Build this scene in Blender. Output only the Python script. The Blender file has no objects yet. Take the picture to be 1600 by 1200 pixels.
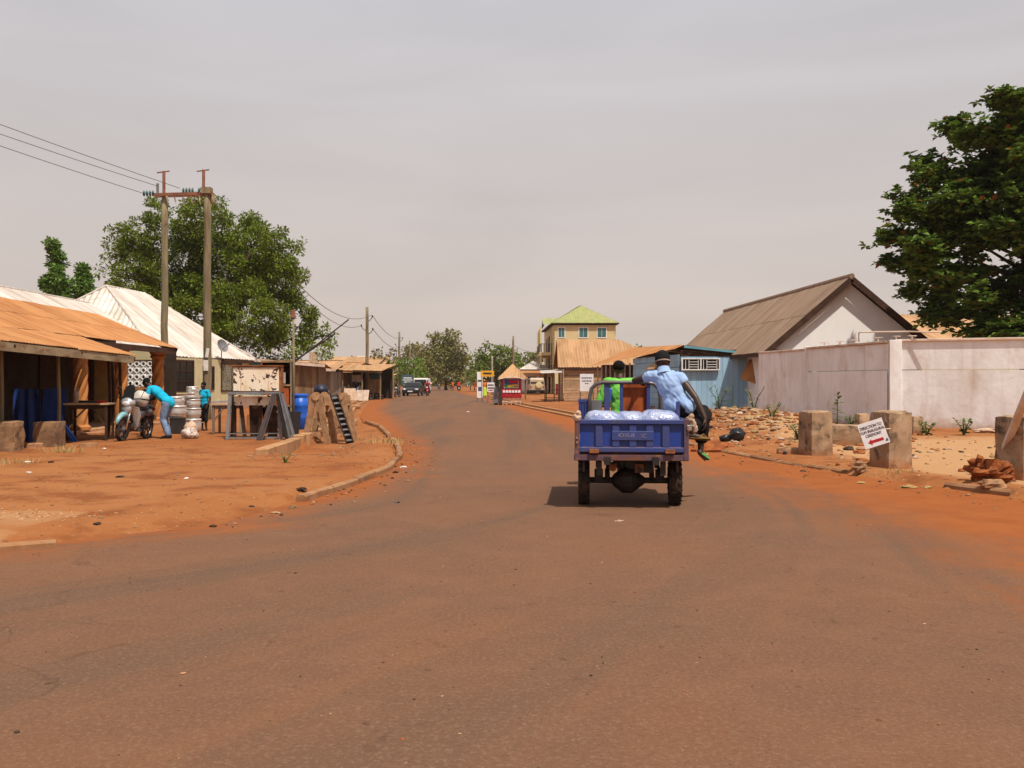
import bpy, bmesh, math, random
import numpy as np
from mathutils import Vector, Matrix, Euler, noise as mnoise
R = math.radians
SC = bpy.context.scene
COL = SC.collection
random.seed(7)

# ---------------------------------------------------------------- camera, sky, sun, exposure
F, HZ, CH = 1450.0, 597.0, 1.45          # focal length in photo pixels, horizon row, eye height
cam = bpy.data.objects.new('camera', bpy.data.cameras.new('camera'))
COL.objects.link(cam)
cam.location = (0, 0, CH)
cam.rotation_euler = (R(90), 0, 0)
cam.data.sensor_width = 36
cam.data.lens = F / 1600 * 36
cam.data.shift_y = -3 / 1600
cam.data.clip_start = 0.1
cam.data.clip_end = 6000
SC.camera = cam

SUN = Vector((0.30, -0.44, 1.0)).normalized()       # towards the sun
sun_el = math.asin(SUN.z)
sun_az = math.atan2(SUN.x, SUN.y)
world = bpy.data.worlds.new('World')
SC.world = world
world.use_nodes = True
wn = world.node_tree
wn.nodes.clear()
def wnode(t, **k):
    n = wn.nodes.new(t)
    for a, b in k.items(): setattr(n, a, b)
    return n
w_out = wnode('ShaderNodeOutputWorld')
w_bg = wnode('ShaderNodeBackground')
w_sky = wnode('ShaderNodeTexSky', sky_type='NISHITA', sun_disc=False)
w_sky.sun_elevation = sun_el
w_sky.sun_rotation = sun_az
w_sky.dust_density = 6
w_sky.air_density = 1.0
w_scale = wnode('ShaderNodeVectorMath', operation='SCALE')
w_scale.inputs['Scale'].default_value = 1.0
wn.links.new(w_sky.outputs[0], w_scale.inputs[0])
w_tc = wnode('ShaderNodeTexCoord')
w_sep = wnode('ShaderNodeSeparateXYZ')
wn.links.new(w_tc.outputs['Generated'], w_sep.inputs[0])
w_ramp = wnode('ShaderNodeValToRGB')
e = w_ramp.color_ramp.elements
e[0].position = 0.0; e[0].color = (0.620, 0.525, 0.460, 1)
e[1].position = 0.42; e[1].color = (0.555, 0.545, 0.575, 1)
e2 = w_ramp.color_ramp.elements.new(0.16); e2.color = (0.605, 0.540, 0.510, 1)
wn.links.new(w_sep.outputs['Z'], w_ramp.inputs[0])
w_map = wnode('ShaderNodeMapping')
w_map.inputs['Scale'].default_value = (1.2, 1.2, 6.0)
w_map.inputs['Rotation'].default_value = (0.1, 0.16, 0.5)
wn.links.new(w_tc.outputs['Generated'], w_map.inputs[0])
w_noise = wnode('ShaderNodeTexNoise')
w_noise.inputs['Scale'].default_value = 1.6
w_noise.inputs['Detail'].default_value = 5
w_noise.inputs['Roughness'].default_value = 0.5
w_noise.inputs['Distortion'].default_value = 0.5
wn.links.new(w_map.outputs[0], w_noise.inputs['Vector'])
w_mr = wnode('ShaderNodeMapRange')
w_mr.inputs['From Min'].default_value = 0.3; w_mr.inputs['From Max'].default_value = 0.7
w_mr.inputs['To Min'].default_value = 0.93; w_mr.inputs['To Max'].default_value = 1.07
wn.links.new(w_noise.outputs[0], w_mr.inputs['Value'])
w_cl = wnode('ShaderNodeVectorMath', operation='SCALE')
wn.links.new(w_ramp.outputs[0], w_cl.inputs[0])
wn.links.new(w_mr.outputs[0], w_cl.inputs['Scale'])
w_cl2 = wnode('ShaderNodeVectorMath', operation='SCALE')
w_cl2.inputs['Scale'].default_value = 11.1          # veil of high dust in the units of the physical sky
wn.links.new(w_cl.outputs[0], w_cl2.inputs[0])
w_mix = wnode('ShaderNodeMix', data_type='RGBA')
w_mix.inputs['Factor'].default_value = 0.9
wn.links.new(w_scale.outputs[0], w_mix.inputs['A'])
wn.links.new(w_cl2.outputs[0], w_mix.inputs['B'])
wn.links.new(w_mix.outputs['Result'], w_bg.inputs['Color'])
w_bg.inputs['Strength'].default_value = 0.1
wn.links.new(w_bg.outputs[0], w_out.inputs[0])

sun = bpy.data.objects.new('sun', bpy.data.lights.new('sun', 'SUN'))
COL.objects.link(sun)
sun.data.energy = 5.0
sun.data.angle = R(0.7)
sun.data.color = (1.0, 0.91, 0.78)
sun.rotation_euler = SUN.to_track_quat('Z', 'Y').to_euler()
sun.location = (0, 0, 40)

vs = SC.view_settings
vs.view_transform = 'Standard'; vs.look = 'None'; vs.exposure = 0.0; vs.gamma = 1.0
vs.use_curve_mapping = False
SC.cycles.use_denoising = True
SC.cycles.max_bounces = 6
SC.cycles.diffuse_bounces = 3
SC.cycles.glossy_bounces = 2
SC.cycles.transmission_bounces = 4
SC.cycles.transparent_max_bounces = 6
SC.cycles.volume_bounces = 0
SC.cycles.caustics_reflective = False
SC.cycles.caustics_refractive = False

# ---------------------------------------------------------------- helpers
def G(px, py, z=0.0):
    """point at height z that the photo shows at this pixel"""
    Y = F * (CH - z) / (py - HZ)
    return Vector(((px - 800) / F * Y, Y, z))
def W(px, py, Y):
    return Vector(((px - 800) / F * Y, Y, CH + (HZ - py) / F * Y))
def lerp(a, b, t): return a + (b - a) * t
def sstep(a, b, x):
    t = min(1, max(0, (x - a) / (b - a))); return t * t * (3 - 2 * t)
def nz(x, y=0.0, z=0.0): return mnoise.noise(Vector((x, y, z)))

class MB:
    """collects geometry, builds ONE mesh object"""
    def __init__(s): s.v = []; s.f = []; s.m = []
    def add(s, vs, fs, mi=0):
        n = len(s.v); s.v += [tuple(p) for p in vs]
        s.f += [tuple(i + n for i in f) for f in fs]; s.m += [mi] * len(fs); return s
    def box(s, c, d, r=None, mi=0, taper=1.0):
        x, y, z = d[0] / 2, d[1] / 2, d[2] / 2; t = taper
        vs = [Vector(p) for p in ((-x,-y,-z),(x,-y,-z),(x,y,-z),(-x,y,-z),(-x*t,-y*t,z),(x*t,-y*t,z),(x*t,y*t,z),(-x*t,y*t,z))]
        if r is not None:
            M = r if isinstance(r, Matrix) else Euler(r).to_matrix()
            vs = [M @ p for p in vs]
        c = Vector(c)
        return s.add([p + c for p in vs], [(0,3,2,1),(4,5,6,7),(0,1,5,4),(1,2,6,5),(2,3,7,6),(3,0,4,7)], mi)
    def bar(s, a, b, w, h=None, mi=0, up=(0,0,1)):
        a = Vector(a); b = Vector(b); h = w if h is None else h
        d = b - a; L = d.length
        if L < 1e-6: return s
        y = d / L; u = Vector(up)
        if abs(y.dot(u)) > 0.98: u = Vector((1, 0, 0))
        x = y.cross(u).normalized(); z = x.cross(y)
        M = Matrix((x, y, z)).transposed()
        return s.box((a + b) / 2, (w, L, h), M, mi)
    def tube(s, pts, r, n=8, cap=True, mi=0, rnd=False):
        pts = [Vector(p) for p in pts]; k = len(pts)
        rs = list(r) if isinstance(r, (list, tuple)) else [r] * k
        if rnd:                                       # rounded ends
            a = (pts[0] - pts[1]).normalized(); b = (pts[-1] - pts[-2]).normalized()
            P = []; Q = []
            for q in (0.97, 0.7, 0.35): P.append(pts[0] + a * rs[0] * q); Q.append(rs[0] * math.sqrt(max(0.02, 1 - q * q)))
            E = []; H = []
            for q in (0.35, 0.7, 0.97): E.append(pts[-1] + b * rs[-1] * q); H.append(rs[-1] * math.sqrt(max(0.02, 1 - q * q)))
            pts = P + pts + E; rs = Q + rs + H; k = len(pts)
        vs = []; fs = []; ux = None
        for i in range(k):
            d = (pts[min(i + 1, k - 1)] - pts[max(i - 1, 0)])
            d = d.normalized() if d.length > 1e-9 else Vector((0, 0, 1))
            if ux is None:
                ux = d.cross(Vector((0, 0, 1)) if abs(d.z) < 0.9 else Vector((1, 0, 0))).normalized()
            ux = (ux - d * ux.dot(d)).normalized(); uy = d.cross(ux)
            for j in range(n):
                t = 2 * math.pi * j / n
                vs.append(pts[i] + (ux * math.cos(t) + uy * math.sin(t)) * rs[i])
        for i in range(k - 1):
            for j in range(n):
                fs.append((i*n+j, i*n+(j+1)%n, (i+1)*n+(j+1)%n, (i+1)*n+j))
        if cap: fs.append(tuple(range(n-1, -1, -1))); fs.append(tuple((k-1)*n+j for j in range(n)))
        return s.add(vs, fs, mi)
    def lathe(s, prof, n=16, c=(0,0,0), r=None, mi=0, cap=True):
        vs = []; fs = []; k = len(prof); M = Euler(r).to_matrix() if r is not None else None; c = Vector(c)
        for (q, z) in prof:
            for j in range(n):
                t = 2 * math.pi * j / n; p = Vector((q * math.cos(t), q * math.sin(t), z))
                vs.append((M @ p if M else p) + c)
        for i in range(k - 1):
            for j in range(n): fs.append((i*n+j, i*n+(j+1)%n, (i+1)*n+(j+1)%n, (i+1)*n+j))
        if cap: fs.append(tuple(range(n-1, -1, -1))); fs.append(tuple((k-1)*n+j for j in range(n)))
        return s.add(vs, fs, mi)
    def ell(s, c, r, n=12, k=8, rot=None, mi=0, jit=0, seed=0):
        if not isinstance(r, (tuple, list)): r = (r, r, r)
        M = (rot if isinstance(rot, Matrix) else Euler(rot).to_matrix()) if rot is not None else None
        vs = []; fs = []; c = Vector(c)
        for i in range(1, k):
            a = math.pi * i / k - math.pi / 2
            for j in range(n):
                t = 2 * math.pi * j / n
                p = Vector((math.cos(a)*math.cos(t), math.cos(a)*math.sin(t), math.sin(a)))
                if jit: p *= 1 + jit * mnoise.noise(p * 1.9 + Vector((seed*7.1, seed*3.3, seed)))
                p = Vector((p.x*r[0], p.y*r[1], p.z*r[2]))
                vs.append((M @ p if M else p) + c)
        b = Vector((0,0,-r[2])); t_ = Vector((0,0,r[2]))
        vs.append((M @ b if M else b) + c); vs.append((M @ t_ if M else t_) + c)
        for i in range(k - 2):
            for j in range(n): fs.append((i*n+j, i*n+(j+1)%n, (i+1)*n+(j+1)%n, (i+1)*n+j))
        nb = (k-1)*n
        for j in range(n):
            fs.append((nb, (j+1)%n, j)); fs.append((nb+1, (k-2)*n+j, (k-2)*n+(j+1)%n))
        return s.add(vs, fs, mi)
    def prism(s, pts, off, mi=0):
        """polygon (3-D points) pushed along off"""
        n = len(pts); pts = [Vector(p) for p in pts]; off = Vector(off)
        fs = [tuple(range(n-1, -1, -1)), tuple(range(n, 2*n))]
        fs += [(i, (i+1)%n, n+(i+1)%n, n+i) for i in range(n)]
        return s.add(pts + [p + off for p in pts], fs, mi)
    def quad(s, a, b, c, d, mi=0): return s.add([a, b, c, d], [(0,1,2,3)], mi)
    def mesh(s, name, mats, smooth=False):
        me = bpy.data.meshes.new(name); me.from_pydata(s.v, [], s.f)
        mats = mats if isinstance(mats, (list, tuple)) else [mats]
        for m in mats: me.materials.append(MATS[m] if isinstance(m, str) else m)
        if len(mats) > 1: me.polygons.foreach_set('material_index', s.m)
        if smooth: me.polygons.foreach_set('use_smooth', [True] * len(me.polygons))
        bm = bmesh.new(); bm.from_mesh(me); bmesh.ops.recalc_face_normals(bm, faces=bm.faces); bm.to_mesh(me); bm.free()
        return me
    def build(s, name, mats, parent=None, smooth=False, bevel=0, loc=None, rz=0):
        me = s.mesh(name, mats, smooth)
        o = link(name, me, parent)
        if loc is not None: o.location = loc
        if rz: o.rotation_euler.z = rz
        if bevel: bv(o, bevel)
        return o
def bv(o, w, seg=1):
    m = o.modifiers.new('bevel', 'BEVEL'); m.width = w; m.segments = seg; m.limit_method = 'ANGLE'; m.angle_limit = R(40)
def link(name, data, parent=None):
    o = bpy.data.objects.new(name, data); COL.objects.link(o)
    if parent is not None: o.parent = parent
    return o
def tag(o, label, cat, group=None):
    o['label'] = label; o['category'] = cat
    if group: o['group'] = group
    return o
def thing(name, label, cat, loc=(0,0,0), rz=0.0, group=None):
    o = link(name, None); o.location = loc; o.rotation_euler = (0, 0, rz); o.empty_display_size = 0.2
    return tag(o, label, cat, group)
def struct(o): o['kind'] = 'structure'; return o
def sroot(name, loc=(0,0,0), rz=0.0):
    o = link(name, None); o.location = loc; o.rotation_euler = (0, 0, rz); o['kind'] = 'structure'; return o
def copy_tree(o, parent=None):
    c = o.copy(); COL.objects.link(c); c.parent = parent
    for ch in list(o.children): copy_tree(ch, c)
    return c
def np_mesh(name, V, Fq, mats, smooth=False):
    """V (n,3), Fq (m,4) arrays"""
    me = bpy.data.meshes.new(name)
    n, m, k = len(V), len(Fq), Fq.shape[1]
    me.vertices.add(n); me.vertices.foreach_set('co', np.asarray(V, np.float32).ravel())
    me.loops.add(m * k); me.loops.foreach_set('vertex_index', np.asarray(Fq, np.int32).ravel())
    me.polygons.add(m); me.polygons.foreach_set('loop_start', np.arange(m, dtype=np.int32) * k)
    me.polygons.foreach_set('loop_total', np.full(m, k, np.int32))
    if smooth: me.polygons.foreach_set('use_smooth', np.ones(m, bool))
    for q in (mats if isinstance(mats, (list, tuple)) else [mats]): me.materials.append(MATS[q])
    me.update(calc_edges=True); me.validate()
    return me

# ---------------------------------------------------------------- materials
MATS = {}
class NT:
    def __init__(s, name):
        m = bpy.data.materials.new(name); m.use_nodes = True; s.m = m; s.t = m.node_tree; s.t.nodes.clear()
        s.out = s.n('ShaderNodeOutputMaterial'); s.b = s.n('ShaderNodeBsdfPrincipled'); s.l(s.b.outputs[0], s.out.inputs[0]); MATS[name] = m
    def n(s, t, **k):
        q = s.t.nodes.new(t)
        for a, b in k.items(): setattr(q, a, b)
        return q
    def l(s, a, b): s.t.links.new(a, b)
    def noise(s, vec, scale, detail=4, rough=0.55, dist=0.0):
        q = s.n('ShaderNodeTexNoise'); q.inputs['Scale'].default_value = scale; q.inputs['Detail'].default_value = detail
        q.inputs['Roughness'].default_value = rough; q.inputs['Distortion'].default_value = dist
        s.l(vec, q.inputs['Vector']); return q.outputs[0]
    def ramp(s, fac, a, b):
        q = s.n('ShaderNodeMapRange'); q.inputs['From Min'].default_value = a; q.inputs['From Max'].default_value = b
        q.interpolation_type = 'SMOOTHSTEP'; s.l(fac, q.inputs['Value']); return q.outputs[0]
    def mix(s, fac, a, b, mode='MIX'):
        q = s.n('ShaderNodeMix', data_type='RGBA', blend_type=mode)
        for v, k in ((fac, 'Factor'), (a, 'A'), (b, 'B')):
            if hasattr(v, 'is_output'): s.l(v, q.inputs[k])
            elif k == 'Factor': q.inputs[k].default_value = v
            else: q.inputs[k].default_value = (*v, 1) if len(v) == 3 else v
        return q.outputs['Result']
    def math(s, op, a, b=None, clamp=False):
        q = s.n('ShaderNodeMath', operation=op); q.use_clamp = clamp
        for i, v in enumerate((a, b)):
            if v is None: continue
            if hasattr(v, 'is_output'): s.l(v, q.inputs[i])
            else: q.inputs[i].default_value = v
        return q.outputs[0]
    def coords(s, world=False, scale=(1,1,1), rnd=True):
        mp = s.n('ShaderNodeMapping'); mp.inputs['Scale'].default_value = scale
        if world:
            g = s.n('ShaderNodeNewGeometry'); s.l(g.outputs['Position'], mp.inputs[0]); s.rnd = None
        else:
            tc = s.n('ShaderNodeTexCoord'); oi = s.n('ShaderNodeObjectInfo')
            v = s.n('ShaderNodeVectorMath', operation='ADD'); mu = s.math('MULTIPLY', oi.outputs['Random'], 37.0)
            s.l(tc.outputs['Object'], v.inputs[0]); s.l(mu, v.inputs[1]); s.l(v.outputs[0], mp.inputs[0]); s.rnd = oi.outputs['Random']
        return mp.outputs[0]
    def bump(s, h, strength=0.3, dist=0.02):
        q = s.n('ShaderNodeBump'); q.inputs['Strength'].default_value = strength; q.inputs['Distance'].default_value = dist
        s.l(h, q.inputs['Height']); s.l(q.outputs[0], s.b.inputs['Normal'])
def mat(name, c, c2=None, scale=4.0, lo=0.4, hi=0.65, rough=0.75, metal=0.0, bump=0.15, bscale=30.0, var=0.12,
        stretch=(1,1,1), c3=None, s3=9.0, lo3=0.55, hi3=0.68, spec=0.4, dust=0.0, dustc=(0.36,0.15,0.06), bdist=0.01, world=False, coat=0.0):
    t = NT(name); vec = t.coords(world, stretch)
    c2 = c2 or tuple(x * 0.8 for x in c)
    col = t.mix(t.ramp(t.noise(vec, scale, 5, 0.6), lo, hi), c, c2)
    if c3: col = t.mix(t.ramp(t.noise(vec, s3, 6, 0.62, 0.4), lo3, hi3), col, c3)
    if dust:
        g = t.n('ShaderNodeNewGeometry'); sp = t.n('ShaderNodeSeparateXYZ'); t.l(g.outputs['Position'], sp.inputs[0])
        nn = t.noise(g.outputs['Position'], 3.0, 5, 0.6)
        h = t.math('ADD', sp.outputs['Z'], t.math('MULTIPLY', t.math('SUBTRACT', nn, 0.5), -dust * 1.6))
        col = t.mix(t.math('MULTIPLY', t.ramp(h, dust, dust * 0.1), 0.75), col, dustc)
    if var and t.rnd is not None:
        hs = t.n('ShaderNodeHueSaturation'); t.l(col, hs.inputs['Color'])
        t.l(t.math('ADD', t.math('MULTIPLY', t.rnd, var * 2), 1 - var), hs.inputs['Value']); col = hs.outputs[0]
    t.l(col, t.b.inputs['Base Color'])
    t.b.inputs['Roughness'].default_value = rough; t.b.inputs['Metallic'].default_value = metal
    t.b.inputs['Specular IOR Level'].default_value = spec if (rough < 0.7 or spec != 0.4) else 0.12
    if coat: t.b.inputs['Coat Weight'].default_value = coat; t.b.inputs['Coat Roughness'].default_value = 0.08
    if bump: t.bump(t.noise(vec, bscale, 4, 0.6), bump, bdist)
    return t.m
def leafmat(name, c, c2, yellow=None, rough=0.45, trans=0.25, patch=0.35):
    t = NT(name); g = t.n('ShaderNodeNewGeometry')
    col = t.mix(g.outputs['Random Per Island'], c, c2)
    col = t.mix(t.ramp(t.noise(g.outputs['Position'], patch, 3, 0.6), 0.42, 0.62), col, tuple(lerp(a, b, 0.5) * 1.25 for a, b in zip(c, c2)))
    if yellow: col = t.mix(t.math('GREATER_THAN', g.outputs['Random Per Island'], 0.975), col, yellow)
    t.l(col, t.b.inputs['Base Color']); t.b.inputs['Roughness'].default_value = rough
    t.b.inputs['Specular IOR Level'].default_value = 0.12
    tr = t.n('ShaderNodeBsdfTranslucent'); t.l(col, tr.inputs['Color'])
    mx = t.n('ShaderNodeMixShader'); mx.inputs[0].default_value = trans
    t.l(t.b.outputs[0], mx.inputs[1]); t.l(tr.outputs[0], mx.inputs[2]); t.l(mx.outputs[0], t.out.inputs[0])
    return t.m

DUSTC = (0.40, 0.135, 0.042)
mat('rust_roof', (0.42, 0.205, 0.085), (0.33, 0.135, 0.05), 1.6, c3=(0.17, 0.075, 0.035), s3=2.2, lo3=0.56, hi3=0.72, stretch=(0.4, 2.5, 0.4), rough=0.85, var=0.10)
mat('tan_roof', (0.43, 0.255, 0.135), (0.345, 0.195, 0.095), 1.2, c3=(0.30, 0.14, 0.06), s3=1.4, lo3=0.55, hi3=0.75, rough=0.8, var=0.12, stretch=(2.5, 0.4, 0.4))
mat('zinc_roof', (0.60, 0.545, 0.49), (0.47, 0.41, 0.355), 1.5, c3=(0.42, 0.29, 0.20), s3=1.1, lo3=0.52, hi3=0.72, rough=0.5, metal=0.15, var=0.14, bump=0.08, stretch=(0.35, 3, 0.35))
mat('brown_roof', (0.27, 0.19, 0.135), (0.22, 0.145, 0.10), 1.0, c3=(0.16, 0.09, 0.06), s3=1.3, lo3=0.55, hi3=0.75, rough=0.75, var=0.09, stretch=(0.4, 2.5, 0.4))
mat('green_roof', (0.30, 0.31, 0.11), (0.24, 0.265, 0.085), 1.0, rough=0.55, var=0.05, c3=(0.36, 0.27, 0.13), s3=0.8)
mat('old_wood', (0.26, 0.17, 0.10), (0.17, 0.105, 0.06), 6, stretch=(1, 1, 0.25), rough=0.9, var=0.25, bump=0.4, bscale=40)
mat('grey_wood', (0.27, 0.22, 0.17), (0.17, 0.13, 0.10), 6, stretch=(1, 1, 0.2), rough=0.9, var=0.25, bump=0.4, bscale=40)
mat('pale_wood', (0.47, 0.31, 0.19), (0.35, 0.22, 0.125), 5, rough=0.85, var=0.16, bump=0.3)
mat('bench_wood', (0.42, 0.25, 0.14), (0.28, 0.155, 0.08), 5, rough=0.85, var=0.22, bump=0.3)
mat('dark_wood', (0.060, 0.032, 0.020), (0.035, 0.02, 0.014), 6, rough=0.85, var=0.2, bump=0.3)
mat('fascia', (0.30, 0.235, 0.15), (0.20, 0.145, 0.09), 5, stretch=(1, 0.3, 1), rough=0.9, var=0.15, c3=(0.16, 0.07, 0.03), s3=6)
mat('yellow_wall', (0.50, 0.33, 0.12), (0.42, 0.26, 0.09), 2, rough=0.9, dust=0.5, var=0.03)
mat('cream_wall', (0.56, 0.50, 0.31), (0.48, 0.42, 0.25), 1.5, rough=0.9, var=0.03, c3=(0.38, 0.27, 0.15), s3=2.5, lo3=0.62, hi3=0.8, dust=0.3)
mat('plinth_grey', (0.36, 0.32, 0.30), (0.27, 0.23, 0.20), 2, rough=0.95, dust=0.35)
mat('orange_column', (0.46, 0.20, 0.065), (0.38, 0.15, 0.045), 3, rough=0.85, var=0.05, dust=0.4)
mat('white_wall', (0.79, 0.795, 0.805), (0.71, 0.70, 0.695), 0.9, rough=0.95, var=0.02, c3=(0.56, 0.475, 0.41), s3=1.3, lo3=0.48, hi3=0.8, stretch=(1.1, 1.1, 0.75), dust=0.5, dustc=(0.38, 0.22, 0.13), bump=0.35, bscale=9, bdist=0.02)
t = NT('plaster_tmp'); del MATS['plaster_tmp']
def streaks(name, c, k):
    m_ = MATS[name]; nt = m_.node_tree; b_ = [n for n in nt.nodes if n.type == 'BSDF_PRINCIPLED'][0]; src = b_.inputs['Base Color'].links[0].from_socket
    g_ = nt.nodes.new('ShaderNodeNewGeometry'); mp_ = nt.nodes.new('ShaderNodeMapping'); mp_.inputs['Scale'].default_value = (5, 5, 0.35); nt.links.new(g_.outputs['Position'], mp_.inputs[0])
    n_ = nt.nodes.new('ShaderNodeTexNoise'); n_.inputs['Scale'].default_value = 1.0; n_.inputs['Detail'].default_value = 5; nt.links.new(mp_.outputs[0], n_.inputs['Vector'])
    r_ = nt.nodes.new('ShaderNodeMapRange'); r_.inputs['From Min'].default_value = 0.52; r_.inputs['From Max'].default_value = 0.75; r_.inputs['To Max'].default_value = k; nt.links.new(n_.outputs[0], r_.inputs['Value'])
    x_ = nt.nodes.new('ShaderNodeMix'); x_.data_type = 'RGBA'; x_.inputs['B'].default_value = (*c, 1); nt.links.new(r_.outputs[0], x_.inputs['Factor']); nt.links.new(src, x_.inputs['A']); nt.links.new(x_.outputs['Result'], b_.inputs['Base Color'])
streaks('white_wall', (0.45, 0.35, 0.28), 0.30)
mat('white_paint', (0.83, 0.835, 0.84), (0.79, 0.79, 0.79), 1.0, rough=0.85, var=0.02)
mat('cap_stone', (0.62, 0.50, 0.42), (0.46, 0.34, 0.26), 2.0, rough=0.95)
mat('brown_trim', (0.070, 0.036, 0.024), (0.05, 0.026, 0.018), 3, rough=0.7)
mat('stained_concrete', (0.27, 0.155, 0.085), (0.18, 0.105, 0.062), 3, c3=(0.075, 0.05, 0.036), s3=3.5, lo3=0.5, hi3=0.7, rough=0.95, bump=0.6, bscale=25)
mat('concrete', (0.39, 0.262, 0.165), (0.285, 0.18, 0.108), 3, c3=(0.10, 0.07, 0.05), s3=3.5, lo3=0.49, hi3=0.68, rough=0.95, bump=0.6, bscale=25, dust=0.30, dustc=DUSTC)
mat('kerb_stone', (0.31, 0.170, 0.088), (0.235, 0.108, 0.048), 3, c3=(0.20, 0.13, 0.09), s3=6, rough=0.95, bump=0.5, bscale=30)
mat('drain_concrete', (0.40, 0.23, 0.12), (0.32, 0.16, 0.07), 3, c3=(0.12, 0.07, 0.04), s3=3, lo3=0.6, hi3=0.75, rough=0.95, bump=0.5)
mat('clay_lump', (0.30, 0.10, 0.035), (0.20, 0.06, 0.022), 5, rough=1, bump=0.8, bscale=14, bdist=0.03)
mat('pebble', (0.42, 0.26, 0.15), (0.30, 0.15, 0.07), 5, rough=1, var=0.4)
mat('blue_shed', (0.30, 0.49, 0.66), (0.25, 0.43, 0.60), 2, stretch=(1, 1, 0.3), rough=0.7, var=0.09, c3=(0.36, 0.44, 0.45), s3=5, lo3=0.62, hi3=0.8, dust=0.35)
mat('teal_wall', (0.14, 0.34, 0.42), (0.11, 0.28, 0.36), 2, rough=0.8, var=0.05)
mat('bed_blue', (0.010, 0.040, 0.25), (0.016, 0.048, 0.21), 3, rough=0.38, var=0.03, c3=(0.04, 0.06, 0.20), s3=5, lo3=0.55, hi3=0.8, spec=0.5, bump=0.05)
mat('bed_frame', (0.030, 0.050, 0.205), (0.044, 0.056, 0.165), 4, rough=0.42, var=0.04, c3=(0.16, 0.075, 0.055), s3=9, lo3=0.63, hi3=0.72, spec=0.5, bump=0.08)
mat('rust_blue', (0.10, 0.065, 0.10), (0.16, 0.07, 0.05), 6, rough=0.7, c3=(0.24, 0.11, 0.055), s3=14, bump=0.2)
mat('rust', (0.28, 0.11, 0.045), (0.16, 0.06, 0.03), 8, rough=0.9, bump=0.3)
mat('rust_orange', (0.36, 0.085, 0.025), (0.20, 0.045, 0.018), 4, stretch=(2, 2, 0.5), rough=0.75, var=0.03)
mat('black_metal', (0.018, 0.016, 0.016), (0.035, 0.025, 0.02), 8, rough=0.55, bump=0.1)
mat('grease', (0.012, 0.010, 0.009), (0.03, 0.02, 0.014), 9, rough=0.6, bump=0.3)
mat('tyre', (0.022, 0.018, 0.016), (0.065, 0.038, 0.025), 7, rough=0.9, bump=0.3, bscale=60)
mat('chrome', (0.72, 0.70, 0.68), (0.6, 0.57, 0.54), 5, rough=0.22, metal=0.95, bump=0)
mat('alu_pot', (0.78, 0.75, 0.72), (0.70, 0.66, 0.63), 6, rough=0.38, metal=0.55, bump=0.05, var=0.05)
mat('grey_steel', (0.20, 0.20, 0.215), (0.15, 0.145, 0.15), 4, rough=0.55, metal=0.2, var=0.1)
mat('pipe_grey', (0.13, 0.11, 0.115), (0.10, 0.08, 0.08), 6, rough=0.4, metal=0.4)
mat('barrel_blue', (0.012, 0.10, 0.50), (0.01, 0.08, 0.42), 3, rough=0.4, var=0.02, bump=0.05)
mat('tarp_blue', (0.022, 0.065, 0.30), (0.015, 0.045, 0.22), 3, rough=0.6, c3=(0.13, 0.10, 0.14), s3=4, lo3=0.66, hi3=0.8, var=0.06)
mat('cloth_blue', (0.06, 0.15, 0.50), (0.045, 0.12, 0.42), 5, rough=0.8)
mat('shirt_blue', (0.30, 0.43, 0.68), (0.27, 0.395, 0.65), 3, rough=0.9, bump=0.1, bscale=200, spec=0.15, var=0)
mat('shirt_green', (0.17, 0.52, 0.085), (0.14, 0.46, 0.07), 3, rough=0.8, spec=0.15, var=0)
mat('shirt_cyan', (0.012, 0.40, 0.62), (0.010, 0.36, 0.57), 3, rough=0.85, spec=0.15, var=0)
mat('cuff_white', (0.75, 0.76, 0.78), None, 3, rough=0.85)
mat('black_cloth', (0.011, 0.010, 0.012), (0.018, 0.016, 0.017), 5, rough=0.95, spec=0.1)
mat('denim', (0.20, 0.28, 0.42), (0.11, 0.165, 0.28), 4, rough=0.9, spec=0.1, var=0)
mat('skin', (0.052, 0.024, 0.014), (0.040, 0.018, 0.011), 5, rough=0.5, bump=0.05, var=0)
mat('hair', (0.008, 0.007, 0.007), None, 30, rough=0.9, bump=0.5, bscale=150)
mat('cap_black', (0.012, 0.012, 0.014), None, 5, rough=0.8)
mat('cap_trim', (0.30, 0.22, 0.19), None, 5, rough=0.8)
mat('slipper_green', (0.13, 0.46, 0.14), (0.10, 0.38, 0.11), 6, rough=0.7)
mat('slipper_brown', (0.24, 0.135, 0.035), (0.15, 0.075, 0.022), 6, rough=0.8)
mat('rag', (0.52, 0.38, 0.28), (0.38, 0.25, 0.17), 8, rough=0.95)
mat('pole_wood', (0.23, 0.185, 0.115), (0.15, 0.115, 0.07), 3, stretch=(3, 3, 0.3), c3=(0.13, 0.135, 0.08), s3=2, rough=0.95, bump=0.4, bscale=20)
mat('pole_rust', (0.26, 0.115, 0.075), (0.18, 0.08, 0.05), 4, rough=0.85)
mat('insulator', (0.05, 0.13, 0.13), (0.04, 0.09, 0.09), 5, rough=0.3)
mat('wire', (0.10, 0.085, 0.08), None, 5, rough=0.6, bump=0)
mat('bark', (0.10, 0.07, 0.05), (0.06, 0.042, 0.03), 5, rough=1, bump=0.6, bscale=12)
mat('car_black', (0.010, 0.011, 0.012), None, 3, rough=0.35, coat=0.12, spec=0.3, bump=0, var=0)
mat('glass_dark', (0.014, 0.016, 0.018), None, 3, rough=0.15, bump=0, spec=0.35)
mat('glass_teal', (0.03, 0.12, 0.12), (0.02, 0.06, 0.065), 1.0, rough=0.06, bump=0, spec=0.8)
mat('plastic_black', (0.014, 0.014, 0.015), None, 4, rough=0.45, bump=0)
mat('moto_silver', (0.50, 0.50, 0.52), (0.44, 0.44, 0.46), 3, rough=0.28, metal=0.5, bump=0)
mat('moto_grey', (0.13, 0.135, 0.15), None, 3, rough=0.35, metal=0.3, bump=0)
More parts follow.
